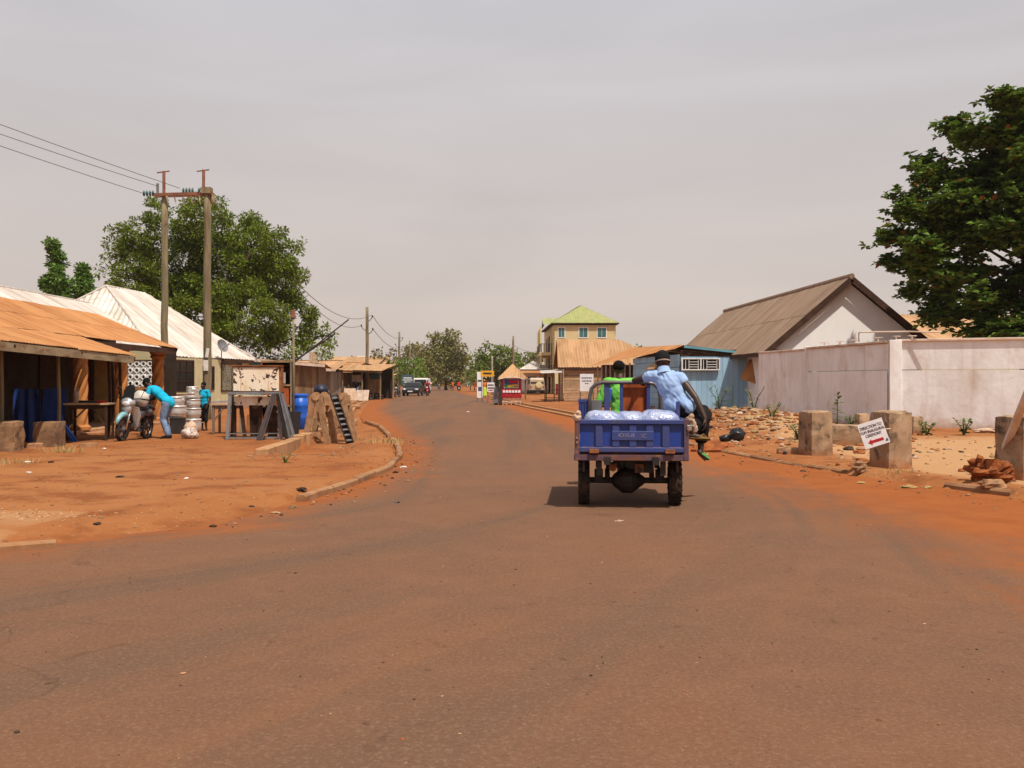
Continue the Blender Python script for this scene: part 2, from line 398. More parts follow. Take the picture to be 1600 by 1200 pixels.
mat('moto_teal', (0.22, 0.44, 0.50), None, 3, rough=0.35, bump=0)
mat('moto_orange', (0.32, 0.10, 0.04), None, 3, rough=0.4, bump=0)
mat('helmet_white', (0.62, 0.58, 0.53), (0.55, 0.50, 0.45), 4, rough=0.45, bump=0)
mat('lens', (0.85, 0.86, 0.88), None, 3, rough=0.1, metal=0.3, bump=0)
mat('red_paint', (0.36, 0.014, 0.022), (0.26, 0.010, 0.016), 3, rough=0.4, bump=0.03)
mat('red_cloth', (0.50, 0.02, 0.02), None, 3, rough=0.9)
mat('white_gloss', (0.80, 0.79, 0.78), None, 3, rough=0.45, bump=0, var=0.02)
mat('sign_white', (0.76, 0.75, 0.78), (0.70, 0.69, 0.72), 5, rough=0.55, bump=0, var=0)
mat('ink', (0.035, 0.03, 0.045), None, 5, rough=0.6, bump=0, var=0)
mat('navy', (0.010, 0.014, 0.045), None, 5, rough=0.5, bump=0)
mat('ink_red', (0.42, 0.012, 0.02), None, 5, rough=0.6, bump=0, var=0)
mat('ink_blue', (0.06, 0.06, 0.22), None, 5, rough=0.6, bump=0, var=0)
mat('faded_ink', (0.30, 0.27, 0.32), (0.16, 0.15, 0.27), 40, lo=0.45, hi=0.55, rough=0.7, bump=0)
mat('yellow_sign', (0.72, 0.36, 0.02), (0.66, 0.30, 0.02), 3, rough=0.55, bump=0)
mat('green_paint', (0.03, 0.28, 0.08), None, 3, rough=0.5)
mat('teal_sign', (0.045, 0.10, 0.11), None, 3, rough=0.5)
mat('tan_paint', (0.60, 0.50, 0.28), (0.55, 0.445, 0.24), 0.6, rough=0.85, var=0.02)
mat('orange_cloth', (0.60, 0.16, 0.02), (0.5, 0.11, 0.02), 6, rough=0.9)
mat('lime_cloth', (0.46, 0.62, 0.05), (0.30, 0.45, 0.04), 6, rough=0.9)
mat('tan_car', (0.45, 0.35, 0.24), (0.38, 0.29, 0.19), 2, rough=0.5)
mat('interior_shade', (0.045, 0.032, 0.024), (0.03, 0.02, 0.016), 2, rough=0.95)  # deep shade under the roofs painted into the wall colour
mat('lace', (0.30, 0.27, 0.20), (0.10, 0.085, 0.055), 14, lo=0.48, hi=0.52, rough=0.9, c3=(0.05, 0.09, 0.10), s3=7)
mat('paper', (0.72, 0.70, 0.67), (0.6, 0.57, 0.54), 6, rough=0.9, var=0.1)
mat('litter_dark', (0.07, 0.045, 0.03), (0.03, 0.02, 0.018), 8, rough=0.9, var=0.3)
mat('black_bag', (0.012, 0.011, 0.012), None, 6, rough=0.3, bump=0.5, bscale=18)
mat('straw', (0.38, 0.27, 0.12), (0.28, 0.19, 0.08), 4, rough=0.95)
leafmat('leaf_neem', (0.078, 0.118, 0.011), (0.165, 0.210, 0.025), (0.22, 0.20, 0.04), trans=0.25)
leafmat('leaf_almond', (0.030, 0.072, 0.012), (0.165, 0.245, 0.040), (0.26, 0.10, 0.02), rough=0.45, trans=0.22, patch=0.8)
leafmat('leaf_far', (0.105, 0.155, 0.026), (0.17, 0.21, 0.038), trans=0.25, patch=0.2)
leafmat('leaf_olive', (0.15, 0.15, 0.045), (0.22, 0.20, 0.07), (0.25, 0.18, 0.07), trans=0.2, patch=0.25)
leafmat('leaf_brown', (0.13, 0.09, 0.035), (0.11, 0.11, 0.035), (0.22, 0.12, 0.05), trans=0.2, patch=0.3)
leafmat('leaf_bright', (0.09, 0.16, 0.020), (0.13, 0.20, 0.026), trans=0.3, patch=0.4)
leafmat('leaf_ashoka', (0.075, 0.15, 0.025), (0.16, 0.25, 0.055), trans=0.25, patch=0.8)
leafmat('leaf_weed', (0.055, 0.10, 0.02), (0.10, 0.15, 0.03), trans=0.25, patch=2)

# plastic bags of water: thin translucent film
t = NT('water_bag'); vec = t.coords()
t.l(t.mix(t.ramp(t.noise(vec, 7, 4, 0.6, 1.0), 0.4, 0.62), (0.40, 0.45, 0.62), (0.20, 0.26, 0.50)), t.b.inputs['Base Color'])
t.b.inputs['Roughness'].default_value = 0.22; t.b.inputs['Transmission Weight'].default_value = 0.12; t.b.inputs['Specular IOR Level'].default_value = 0.6
t.bump(t.noise(vec, 16, 3, 0.5, 1.5), 0.6, 0.02)
t = NT('clear_bag'); vec = t.coords()
t.l(t.mix(t.ramp(t.noise(vec, 9, 4, 0.6, 1.0), 0.42, 0.6), (0.62, 0.55, 0.50), (0.34, 0.22, 0.16)), t.b.inputs['Base Color'])
t.b.inputs['Roughness'].default_value = 0.25; t.bump(t.noise(vec, 16, 3, 0.5, 1.5), 0.9, 0.03)

# flaking white paint over rusted sheet
t = NT('flaking_paint'); vec = t.coords()
stain = t.ramp(t.noise(vec, 3.2, 5, 0.6), 0.45, 0.75)
paint = t.mix(stain, (0.74, 0.66, 0.53), (0.60, 0.40, 0.20))
mp = t.n('ShaderNodeMapping'); mp.inputs['Scale'].default_value = (14, 1, 1.2); t.l(vec, mp.inputs[0])
paint = t.mix(t.ramp(t.noise(mp.outputs[0], 1.5, 4, 0.6), 0.55, 0.75), paint, (0.50, 0.22, 0.08))
hole = t.ramp(t.noise(vec, 5.5, 4, 0.55, 1.2), 0.585, 0.605)
t.l(t.mix(hole, paint, (0.055, 0.022, 0.014)), t.b.inputs['Base Color']); t.b.inputs['Roughness'].default_value = 0.8
t.bump(hole, 0.6, 0.01)

# laterite soil
t = NT('soil'); g = t.n('ShaderNodeNewGeometry'); P = g.outputs['Position']
n1 = t.noise(P, 0.22, 4, 0.6); n2 = t.noise(P, 1.3, 6, 0.65); n3 = t.noise(P, 9, 6, 0.7)
col = t.mix(t.ramp(n1, 0.36, 0.64), (0.273, 0.094, 0.029), (0.313, 0.128, 0.047))
col = t.mix(t.ramp(n2, 0.46, 0.66), col, (0.204, 0.066, 0.022))
col = t.mix(t.math('MULTIPLY', t.ramp(n3, 0.5, 0.8), 0.55), col, (0.354, 0.181, 0.081))
at = t.n('ShaderNodeAttribute', attribute_name='sand')
sf = t.math('ADD', at.outputs['Fac'], t.math('MULTIPLY', t.math('SUBTRACT', n2, 0.5), 0.9))
col = t.mix(t.ramp(sf, 0.3, 0.75), col, (0.409, 0.231, 0.112))
n4 = t.noise(P, 38, 4, 0.7)
col = t.mix(t.math('MULTIPLY', t.ramp(n4, 0.55, 0.75), 0.4), col, (0.378, 0.198, 0.097))
col = t.mix(t.math('MULTIPLY', t.ramp(n4, 0.45, 0.25), 0.45), col, (0.135, 0.043, 0.017))
vo = t.n('ShaderNodeTexVoronoi'); vo.inputs['Scale'].default_value = 7; t.l(P, vo.inputs['Vector'])
sp = t.math('LESS_THAN', vo.outputs['Distance'], 0.085)
col = t.mix(t.math('MULTIPLY', sp, 0.75), col, (0.395, 0.268, 0.176))
t.l(col, t.b.inputs['Base Color']); t.b.inputs['Roughness'].default_value = 1.0; t.b.inputs['Specular IOR Level'].default_value = 0.1
t.bump(t.math('ADD', t.math('MULTIPLY', n2, 1.5), n3), 0.55, 0.05)

# worn asphalt under red dust; attribute 'edge' = metres inside the clean carriageway, UV = along/across
t = NT('asphalt'); g = t.n('ShaderNodeNewGeometry'); P = g.outputs['Position']
uv = t.n('ShaderNodeUVMap', uv_map='lane')
mp = t.n('ShaderNodeMapping'); mp.inputs['Scale'].default_value = (0.05, 7.0, 1); t.l(uv.outputs[0], mp.inputs[0])
str1 = t.noise(mp.outputs[0], 1.0, 5, 0.6)
mp2 = t.n('ShaderNodeMapping'); mp2.inputs['Scale'].default_value = (0.12, 34.0, 1); t.l(uv.outputs[0], mp2.inputs[0])
str2 = t.noise(mp2.outputs[0], 1.0, 4, 0.6)
fine = t.noise(P, 160, 2, 0.8); mid = t.noise(P, 2.0, 6, 0.65); big = t.noise(P, 0.35, 4, 0.6)
col = t.mix(t.ramp(big, 0.35, 0.65), (0.150, 0.078, 0.047), (0.171, 0.083, 0.045))
col = t.mix(t.math('MULTIPLY', t.ramp(mid, 0.42, 0.7), 0.45), col, (0.199, 0.100, 0.056))
col = t.mix(t.math('MULTIPLY', t.ramp(str1, 0.46, 0.62), 0.75), col, (0.115, 0.070, 0.048))
col = t.mix(t.math('MULTIPLY', t.ramp(str2, 0.55, 0.72), 0.35), col, (0.206, 0.097, 0.049))
col = t.mix(t.math('MULTIPLY', t.ramp(fine, 0.56, 0.72), 0.40), col, (0.229, 0.149, 0.099))
col = t.mix(t.math('MULTIPLY', t.ramp(fine, 0.46, 0.32), 0.45), col, (0.080, 0.042, 0.027))
vs_ = t.n('ShaderNodeTexVoronoi'); vs_.inputs['Scale'].default_value = 3.2; t.l(P, vs_.inputs['Vector'])
spk = t.math('LESS_THAN', t.math('ADD', vs_.outputs['Distance'], t.math('MULTIPLY', t.noise(P, 30, 2, 0.6), 0.10)), 0.115)
col = t.mix(t.math('MULTIPLY', spk, 0.55), col, (0.070, 0.036, 0.023))
gr = t.noise(P, 45, 3, 0.7)
col = t.mix(t.math('MULTIPLY', t.ramp(gr, 0.50, 0.70), 0.5), col, (0.236, 0.142, 0.092))
col = t.mix(t.math('MULTIPLY', t.ramp(gr, 0.47, 0.28), 0.42), col, (0.095, 0.050, 0.032))
ve = t.n('ShaderNodeTexVoronoi', feature='DISTANCE_TO_EDGE'); ve.inputs['Scale'].default_value = 0.28
wv = t.n('ShaderNodeVectorMath', operation='ADD'); nv = t.n('ShaderNodeTexNoise'); nv.inputs['Scale'].default_value = 1.1; nv.inputs['Detail'].default_value = 5; t.l(P, nv.inputs['Vector']); t.l(nv.outputs['Color'], wv.inputs[1]); t.l(P, wv.inputs[0]); t.l(wv.outputs[0], ve.inputs['Vector'])
crk = t.math('MULTIPLY', t.math('LESS_THAN', ve.outputs['Distance'], 0.0022), t.ramp(t.noise(P, 0.5, 2, 0.5), 0.5, 0.6))
col = t.mix(t.math('MULTIPLY', crk, 0.3), col, (0.066, 0.038, 0.025))
oil = t.math('MULTIPLY', t.ramp(t.noise(P, 2.6, 4, 0.65, 0.8), 0.62, 0.74), 0.42)
col = t.mix(oil, col, (0.060, 0.029, 0.019))
ed = t.n('ShaderNodeAttribute', attribute_name='edge')
ef = t.math('ADD', ed.outputs['Fac'], t.math('MULTIPLY', t.math('SUBTRACT', t.noise(P, 0.9, 6, 0.6), 0.5), 1.5))
ef = t.math('ADD', ef, t.math('MULTIPLY', t.math('SUBTRACT', str2, 0.5), 1.0))
col = t.mix(t.math('MULTIPLY', t.ramp(t.math('ADD', ef, t.math('MULTIPLY', t.math('SUBTRACT', t.noise(P, 7, 5, 0.7), 0.5), 0.9)), 0.65, -0.55), 0.97), col, t.mix(t.ramp(mid, 0.35, 0.7), (0.291, 0.090, 0.024), (0.250, 0.073, 0.020)))
t.l(col, t.b.inputs['Base Color']); t.b.inputs['Roughness'].default_value = 0.92; t.b.inputs['Specular IOR Level'].default_value = 0.1
t.bump(t.math('ADD', fine, t.math('MULTIPLY', mid, 0.6)), 0.42, 0.015)
# ---------------------------------------------------------------- ground, road, kerbs, drains
def interp(tab, y):
    """tab: (Y, value) sorted by Y"""
    if y <= tab[0][0]: return tab[0][1]
    for (a, va), (b, vb) in zip(tab, tab[1:]):
        if y <= b: return lerp(va, vb, (y - a) / (b - a))
    return tab[-1][1]
KL = [(3.4, -42), (4.5, -20), (6.0, -9), (7.7, -4.75), (8.5, -3.95), (9.5, -2.95), (11.2, -2.62), (13.3, -2.3), (15.2, -2.12), (17.8, -2.24),
      (22.6, -2.95), (27, -3.8), (29.6, -4.3), (33.4, -5.35), (38, -6.2), (47, -7.6), (68, -10.4), (116, -16), (160, -20), (240, -25), (420, -34)]
KR = [(-6, 9), (4, 8.2), (9, 7.0), (11.75, 6.3), (14.0, 5.38), (17.1, 4.67), (19.5, 4.25), (26, 3.55), (37.5, 2.5), (53.9, 0.6), (87.6, -2.7), (116, -5.2), (160, -9), (240, -13), (420, -20)]
AL = [(3.2, -42), (4.2, -20), (5.6, -9), (7.4, -4.6), (8.3, -3.9), (9.4, -2.7), (10.36, -2.5), (11.4, -2.15), (12.4, -1.85), (14.3, -1.62), (16.3, -1.62), (20.4, -2.05),
      (27, -3.1), (36.2, -4.7), (46.7, -6.6), (68, -9.3), (116, -14.4), (160, -18), (240, -23.5), (420, -32)]
AR = [(-6, 4.6), (3, 4.2), (5.2, 4.0), (7.5, 4.1), (9.87, 4.05), (13.3, 3.65), (17, 3.2), (25.3, 1.95), (37, 1.05), (48.9, 0.1), (91.4, -3.4), (116, -6), (160, -10), (240, -14), (420, -21)]
DRAIN = [(17.6, -4.35), (20.5, -4.5), (24.7, -4.85), (30, -5.6), (37.5, -6.9), (47, -8.4), (57, -9.9), (84, -13)]
def road_y():
    ys = [-4.0]; 
    while ys[-1] < 420:
        y = ys[-1]; ys.append(y + max(0.22, (y if y > 0 else 0) * 0.022))
    return ys
YS = road_y(); NC = 56
V = []; Fq = []; uvs = []; edge = []
for i, y in enumerate(YS):
    xl = interp(KL, y); xr = interp(KR, y)
    for j in range(NC + 1):
        s_ = j / NC
        if xl < -9:   # fan of the side road: keep columns dense in view
            s_ = s_ ** 0.55
        x = lerp(xl, xr, s_)
        z = 0.004 + 0.006 * nz(x * 0.4, y * 0.4)
        V.append((x, y, z))
        al = interp(AL, y); ar = interp(AR, y)
        edge.append(max(-2.0, min(3.0, min((x - al) * (0.6 if y < 10 else 1), (ar - x) * (0.55 if y < 16 else 1)))))
        uvs.append((y, (x + 2.6) / 8.0 if y > 12 else (x - lerp(-20, -2.6, sstep(-2, 12, y))) / lerp(26, 8.0, sstep(-2, 12, y))))
for i in range(len(YS) - 1):
    for j in range(NC):
        a = i * (NC + 1) + j; Fq.append((a, a + 1, a + NC + 2, a + NC + 1))
me = np_mesh('road', np.array(V), np.array(Fq), 'asphalt', True)
at = me.attributes.new('edge', 'FLOAT', 'POINT'); at.data.foreach_set('value', edge)
ul = me.uv_layers.new(name='lane')
li = np.empty(len(me.loops), np.int32); me.loops.foreach_get('vertex_index', li)
ul.data.foreach_set('uv', np.array(uvs, np.float32)[li].ravel())
struct(link('road', me))

def side_z(x, y):
    """height of the soil beside the road"""
    xl = interp(KL, y); xr = interp(KR, y)
    d = max(xl - x, x - xr)
    if d < -0.02: return -0.06, 0.0
    left = x < xl + 0.01
    base = 0.085 if left else 0.10
    w = 0.12
    if left and 7.9 < y < 11.4: w = 1.1
    if y > 34: w = 0.5; base = 0.06
    z = lerp(-0.012, base, sstep(-0.02, w, d)) + 0.035 * nz(x * 0.55, y * 0.55) * sstep(0, 1.2, d) + 0.012 * nz(x * 2.1, y * 2.1, 3) * sstep(0, 0.4, d)
    sand = 0.0
    if left:
        if 17.4 < y < 84:
            dx = x - interp(DRAIN, y)
            if y < 25.5:
                if -0.22 < dx < 1.9: z = lerp(-0.16, z, sstep(0.0, 1.9, dx + 0.1))
            elif abs(dx) < 0.28: z = -0.38
            elif 0 < dx < 2.4: z = lerp(-0.02, z, sstep(0.3, 2.4, dx))
        if y < 10 and x < -4.6: sand = 0.5
    else:
        u = math.exp(-(((x - 7.0) / 2.0) ** 2 + ((y - 27.5) / 6.0) ** 2) ** 2)
        z += u * (0.46 + 0.10 * nz(x * 1.3, y * 1.3, 5) + 0.06 * nz(x * 3, y * 3, 9))
        sand = 0.9 * sstep(4.8, 7.2, x) * sstep(27, 19, y) * sstep(0.15, 0.9, d) + 0.45 * u
    return z, sand
ys = [1.0]
while ys[-1] < 95: ys.append(ys[-1] + max(0.16, ys[-1] * 0.011))
xs = list(np.arange(-34, -14, 0.8)) + list(np.arange(-14, 14, 0.2)) + list(np.arange(14, 34.1, 0.8))
V = []; Fq = []; sand = []
nx = len(xs)
for y in ys:
    for x in xs:
        z, s_ = side_z(x, y)
        q = max(sstep(28, 34, abs(x)), sstep(84, 95, y)); z = lerp(z, -0.09, q)
        V.append((x, y, z)); sand.append(s_)
for i in range(len(ys) - 1):
    for j in range(nx - 1): a = i * nx + j; Fq.append((a, a + 1, a + nx + 1, a + nx))
me = np_mesh('verge_soil', np.array(V), np.array(Fq), 'soil', True)
at = me.attributes.new('sand', 'FLOAT', 'POINT'); at.data.foreach_set('value', sand)
struct(link('verge_soil', me))
b = MB(); b.quad((-3000, -200, -0.08), (3000, -200, -0.08), (3000, 4500, -0.08), (-3000, 4500, -0.08))
struct(b.build('ground', 'soil'))
def gz(x, y): return side_z(x, y)[0]
def onroad(x, y): return interp(KL, y) < x < interp(KR, y)
def top(x, y): return 0.006 if onroad(x, y) else gz(x, y)

# kerbs: single stones end to end
def kerb_run(root, pts, seg=0.95, w=0.12, h=0.185, z0=-0.10, gaps=(), jit=0.012):
    P = [Vector((x, y, 0)) for x, y in pts]
    L = [0]
    for a, b_ in zip(P, P[1:]): L.append(L[-1] + (b_ - a).length)
    def at_(s):
        for k in range(len(L) - 1):
            if s <= L[k + 1] or k == len(L) - 2: return P[k].lerp(P[k + 1], (s - L[k]) / (L[k + 1] - L[k]))
    s = 0; k = 0
    rnd = random.Random(len(pts))
    while s < L[-1] - 0.2:
        e_ = min(L[-1], s + seg); a = at_(s); c = at_((s + e_) / 2); d = at_(e_)
        if k not in gaps:
            m = MB(); t0 = (d - a).normalized(); nn = Vector((-t0.y, t0.x, 0))
            pr = [(-w / 2, z0), (w / 2, z0), (w / 2, z0 + h - 0.03), (w / 2 - 0.03, z0 + h), (-w / 2 + 0.02, z0 + h), (-w / 2, z0 + h - 0.02)]
            vs = []; dz = rnd.uniform(-jit, jit); do = rnd.uniform(-jit, jit)
            for q, f_ in ((a, 0.012), (c, 0), (d, -0.012)):
                for (o_, z_) in pr:
                    wz = 0.010 * nz(q.x * 5 + o_ * 9, q.y * 5, z_ * 9)
                    vs.append(q + t0 * f_ + nn * (o_ + do + wz) + Vector((0, 0, z_ + dz + wz)))
            n = 6; fs = [tuple(range(n - 1, -1, -1)), tuple(2 * n + i for i in range(n))]
            for r_ in (0, 1): fs += [(r_*n+i, r_*n+(i+1)%n, (r_+1)*n+(i+1)%n, (r_+1)*n+i) for i in range(n)]
            m.add(vs, fs); m.build('kerb_stone', 'kerb_stone', root)
        s = e_; k += 1
kr = sroot('kerb')
kl_pts = [(-2.56, 11.2), (-2.22, 13.3), (-2.04, 15.2), (-2.16, 17.8), (-2.45, 20), (-2.87, 22.6), (-3.3, 24.8), (-3.72, 27), (-4.2, 29.6), (-5.25, 33.4)]
kerb_run(kr, kl_pts, 1.0, gaps=(12,))
kerb_run(kr, [(-4.45, 7.95), (-4.02, 8.2)], 0.55, h=0.15)
kerb_run(kr, [(-9.2, 6.15), (-6.8, 6.95), (-4.47, 7.94)], 0.9, h=0.15)
kr2 = sroot('kerb')
kerb_run(kr2, [(6.37, 11.75), (5.43, 14.0), (4.72, 17.1), (4.3, 19.5), (3.95, 22.5), (3.6, 26)], 1.05, h=0.165, z0=-0.10, gaps=(1, 2), jit=0.02)

# open drain on the left: wall stones along both sides
dr = sroot('drain')
def drain_wall(off, ztop, zbot, w, y0, y1, seg, name='wall_stone', gaps=(), slots=False):
    y = y0; k = 0
    while y < y1 - 0.01:
        e_ = min(y1, y + seg)
        a = Vector((interp(DRAIN, y) + off, y + 0.01, 0)); c = Vector((interp(DRAIN, e_) + off, e_ - 0.01, 0))
        if k not in gaps:
            m = MB(); dz = random.uniform(-0.015, 0.015)
            m.bar(a + Vector((0, 0, (ztop + zbot) / 2 + dz)), c + Vector((0, 0, (ztop + zbot) / 2 + dz)), w, ztop - zbot)
            o = m.build(name, 'drain_concrete', dr, bevel=0.015)
        y = e_; k += 1
drain_wall(-0.33, 0.21, -0.45, 0.24, 17.3, 20.9, 1.8)
drain_wall(-0.33, 0.23, -0.45, 0.24, 21.2, 24.9, 0.5, gaps=(1, 3, 5))
drain_wall(-0.33, 0.12, -0.45, 0.14, 25.0, 37.5, 2.4)
drain_wall(-0.33, 0.08, -0.45, 0.15, 37.5, 80, 4.5)
drain_wall(0.33, 0.03, -0.45, 0.13, 25.6, 30, 1.9)
drain_wall(0.33, 0.06, -0.45, 0.15, 30, 80, 4.5)
m = MB(); m.box((interp(DRAIN, 31.5) + 0.02, 31.5, 0.10), (1.15, 1.1, 0.12), (0, 0, R(8))); m.build('cover_slab', 'drain_concrete', dr, bevel=0.02)
m = MB(); m.box((interp(DRAIN, 52) + 0.02, 52, 0.10), (1.3, 1.6, 0.12), (0, 0, R(8))); m.build('cover_slab', 'drain_concrete', dr, bevel=0.02)
# drain along the right edge, farther on
dr2 = sroot('drain')
for off, zt in ((0.05, 0.07), (0.55, 0.13)):
    y = 34.0
    while y < 88:
        e_ = y + 3.2
        a = Vector((interp(KR, y) + off, y + 0.02, zt - 0.12)); c = Vector((interp(KR, e_) + off, e_ - 0.02, zt - 0.12))
        m = MB(); m.bar(a, c, 0.14, 0.26); m.build('wall_stone', 'drain_concrete', dr2, bevel=0.015); y = e_
# ---------------------------------------------------------------- building helpers
def bw(m, name, mats, root, **k):
    """build with vertices given in world coordinates under a root that is only translated"""
    L = root.matrix_basis.inverted() if root is not None else Matrix()
    p = root.parent if root is not None else None
    while p is not None: L = L @ p.matrix_basis.inverted() if False else root.matrix_basis.inverted() @ p.matrix_basis.inverted(); p = p.parent
    m.v = [tuple(L @ Vector(q)) for q in m.v]
    return m.build(name, mats, root, **k)
def slab(root, a, b, z0, z1, th, mt, name='wall', **k):
    m = MB(); m.bar((a[0], a[1], (z0 + z1) / 2), (b[0], b[1], (z0 + z1) / 2), th, z1 - z0)
    return bw(m, name, mt, root, **k)
def beam(root, a, b, w, h, mt, name, **k):
    m = MB(); m.bar(a, b, w, h); return bw(m, name, mt, root, **k)
def roof_poly(root, pts, mt, sheet=0.85, ribs=7, rib=0.018, row=0.0, ragged=0.03, name='roof_sheet', lift=0.0, seed=1):
    """corrugated sheets over a planar convex polygon; pts[0]->pts[1] is the eave"""
    rnd = random.Random(seed)
    P = [Vector(p) for p in pts]; O = P[0]; U = (P[1] - P[0]).normalized()
    q = P[-1] - P[0]; N = U.cross(q).normalized()
    if N.z < 0: N = -N
    Vv = N.cross(U)
    if (P[-1] - P[0]).dot(Vv) < 0: Vv = -Vv
    p2 = [((p - O).dot(U), (p - O).dot(Vv)) for p in P]
    u0 = min(p[0] for p in p2); u1 = max(p[0] for p in p2)
    def span(u):
        hits = []
        for (a, b_), (c, d) in zip(p2, p2[1:] + p2[:1]):
            if abs(c - a) > 1e-9 and min(a, c) - 1e-7 <= u <= max(a, c) + 1e-7: hits.append(b_ + (d - b_) * (u - a) / (c - a))
        return (min(hits), max(hits)) if hits else (0, 0)
    n = max(1, round((u1 - u0) / sheet)); out = []
    vmax = max(p[1] for p in p2)
    rows = max(1, round(vmax / row)) if row else 1
    for i in range(n):
        for r in range(rows):
            a = lerp(u0, u1, i / n); c = lerp(u0, u1, (i + 1) / n)
            vs = []; fs = []; k = ribs * 2
            dr = rnd.uniform(-ragged, ragged); lf = lift + 0.006 * (i % 2) + 0.010 * r + rnd.uniform(0, 0.004)
            va, vb = vmax * r / rows, vmax * (r + 1) / rows
            ok = False
            for j in range(k + 1):
                u = lerp(a, c + (0.02 if i < n - 1 else 0), j / k); s0, s1 = span(min(u, u1 - 1e-6))
                b0 = max(s0, va - (0.06 if r else 0)); b1 = min(s1, vb)
                if b1 < b0: b1 = b0
                if b1 > b0 + 0.01: ok = True
                h = rib * (1 if j % 2 else 0) + lf
                vs += [O + U * u + Vv * (b0 - (dr if r == 0 else dr * 0.4)) + N * h, O + U * u + Vv * b1 + N * h]
            if not ok: continue
            fs = [(2*j, 2*j+2, 2*j+3, 2*j+1) for j in range(k)]
            m = MB().add(vs, fs); out.append(bw(m, name, mt, root))
    return out
def window(root, a, b, z0, z1, frame, pane, fw=0.07, proud=0.05, bars=1, hb=0, barm=None, sill=None):
    """framed window on the wall line a-b (2-D points), outward normal on the right-hand side of a->b"""
    A = Vector((a[0], a[1], 0)); B_ = Vector((b[0], b[1], 0)); d = (B_ - A).normalized(); n = Vector((d.y, -d.x, 0)); up = Vector((0, 0, 1))
    m = MB()
    for p, q in ((A + up*z0, B_ + up*z0), (A + up*z1, B_ + up*z1)): m.bar(p - d*fw/2 + n*proud/2, q + d*fw/2 + n*proud/2, proud, fw)
    for p in (A, B_): m.bar(p + up*(z0+fw/2) + n*proud/2, p + up*(z1-fw/2) + n*proud/2, fw, proud, up=n)
    w = bw(m, 'window', frame, root)
    m = MB(); m.bar(A + d*fw/2 + up*(z0+z1)/2 + n*0.012, B_ - d*fw/2 + up*(z0+z1)/2 + n*0.012, 0.02, z1-z0-fw); bw(m, 'pane', pane, w)
    for i in range(bars):
        p = A.lerp(B_, (i+1)/(bars+1)); m = MB(); m.bar(p + up*(z0+fw/2) + n*0.036, p + up*(z1-fw/2) + n*0.036, 0.03, 0.025, up=n); bw(m, 'mullion', barm or frame, w)
    for i in range(hb):
        z = lerp(z0, z1, (i+1)/(hb+1)); m = MB(); m.bar(A + d*fw/2 + up*z + n*0.040, B_ - d*fw/2 + up*z + n*0.040, 0.02, 0.03); bw(m, 'mullion', barm or frame, w)
    if sill:
        m = MB(); m.bar(A - d*0.1 + up*(z0-fw) + n*0.06, B_ + d*0.1 + up*(z0-fw) + n*0.06, 0.14, 0.06); bw(m, 'sill', sill, w)
    return w
def planks_v(root, a, b, z0, z1, n, mt, th=0.025, name='plank', zf=None, seed=3):
    rnd = random.Random(seed); A = Vector((a[0], a[1], 0)); B_ = Vector((b[0], b[1], 0)); d = (B_ - A).normalized(); nn = Vector((d.y, -d.x, 0))
    for i in range(n):
        p = A.lerp(B_, (i + 0.5) / n); w = (B_ - A).length / n - 0.008; o = nn * rnd.uniform(0, 0.012)
        t0, t1 = z0 + rnd.uniform(-0.01, 0.02), (zf(i / n) if zf else z1)
        m = MB(); m.bar(p + o + Vector((0, 0, t0)), p + o + Vector((0, 0, t1)), w, th, up=nn); bw(m, name, mt, root)
def planks_h(root, a, b, z0, z1, n, mt, th=0.025, name='plank', seed=3):
    rnd = random.Random(seed); h = (z1 - z0) / n; A = Vector((a[0], a[1], 0)); B_ = Vector((b[0], b[1], 0)); d = (B_ - A).normalized(); nn = Vector((d.y, -d.x, 0))
    for i in range(n):
        z = z0 + h * (i + 0.5); o = nn * rnd.uniform(0, 0.015); t = rnd.uniform(-0.012, 0.012)
        m = MB(); m.bar(A + o + Vector((0, 0, z + t)), B_ + o + Vector((0, 0, z - t)), th, h - 0.012); bw(m, name, mt, root)
def text(body, size, mt, parent, loc, rot, name='lettering', extr=0.0015, align='CENTER', sx=1.0):
    c = bpy.data.curves.new(name, 'FONT'); c.body = body; c.size = size; c.align_x = align; c.align_y = 'CENTER'; c.extrude = extr; c.space_character = 1.02
    o = link('tmp_text', c); dg = bpy.context.evaluated_depsgraph_get(); me = bpy.data.meshes.new_from_object(o.evaluated_get(dg))
    bpy.data.objects.remove(o); me.materials.clear(); me.materials.append(MATS[mt])
    o = link(name, me, parent); o.location = loc; o.rotation_euler = rot; o.scale = (sx, 1, 1); return o

# ---------------------------------------------------------------- left: shop under the rusty roof
r = thing('rusty_roof_shop', 'open-fronted shop with orange rusted corrugated roof and dark interior, nearest on the left', 'shop', (-11.5, 22, 0))
eA, eB = Vector((-9.75, 13.5, 2.32)), Vector((-9.1, 22.5, 2.08))
uA, uB = Vector((-11.15, 13.5, 2.72)), Vector((-10.85, 23.3, 2.56))
roof_poly(r, [eA, eB, uB, uA], 'rust_roof', 0.8, 8, 0.02, row=0, ragged=0.05, seed=4)
rA, rB = Vector((-13.5, 13.5, 3.72)), Vector((-13.5, 30.2, 3.62))
vA, vB = Vector((-11.05, 13.5, 2.68)), Vector((-10.95, 30.3, 2.56))
roof_poly(r, [vA, vB, rB, rA], 'rust_roof', 0.8, 8, 0.02, row=1.4, ragged=0.03, seed=5)
roof_poly(r, [(-16.2, 30.2, 2.56), (-16.2, 13.5, 2.6), rA, rB], 'rust_roof', 1.0, 6, 0.02, seed=6)
beam(r, (-9.74, 13.5, 2.215), (-9.13, 22.35, 1.985), 0.05, 0.17, 'fascia', 'fascia_board')
beam(r, (-9.12, 22.42, 1.99), (-10.85, 23.2, 2.44), 0.04, 0.13, 'fascia', 'fascia_board')
beam(r, (-10.98, 23.5, 2.45), (-10.99, 30.25, 2.45), 0.05, 0.17, 'brown_trim', 'fascia_board')
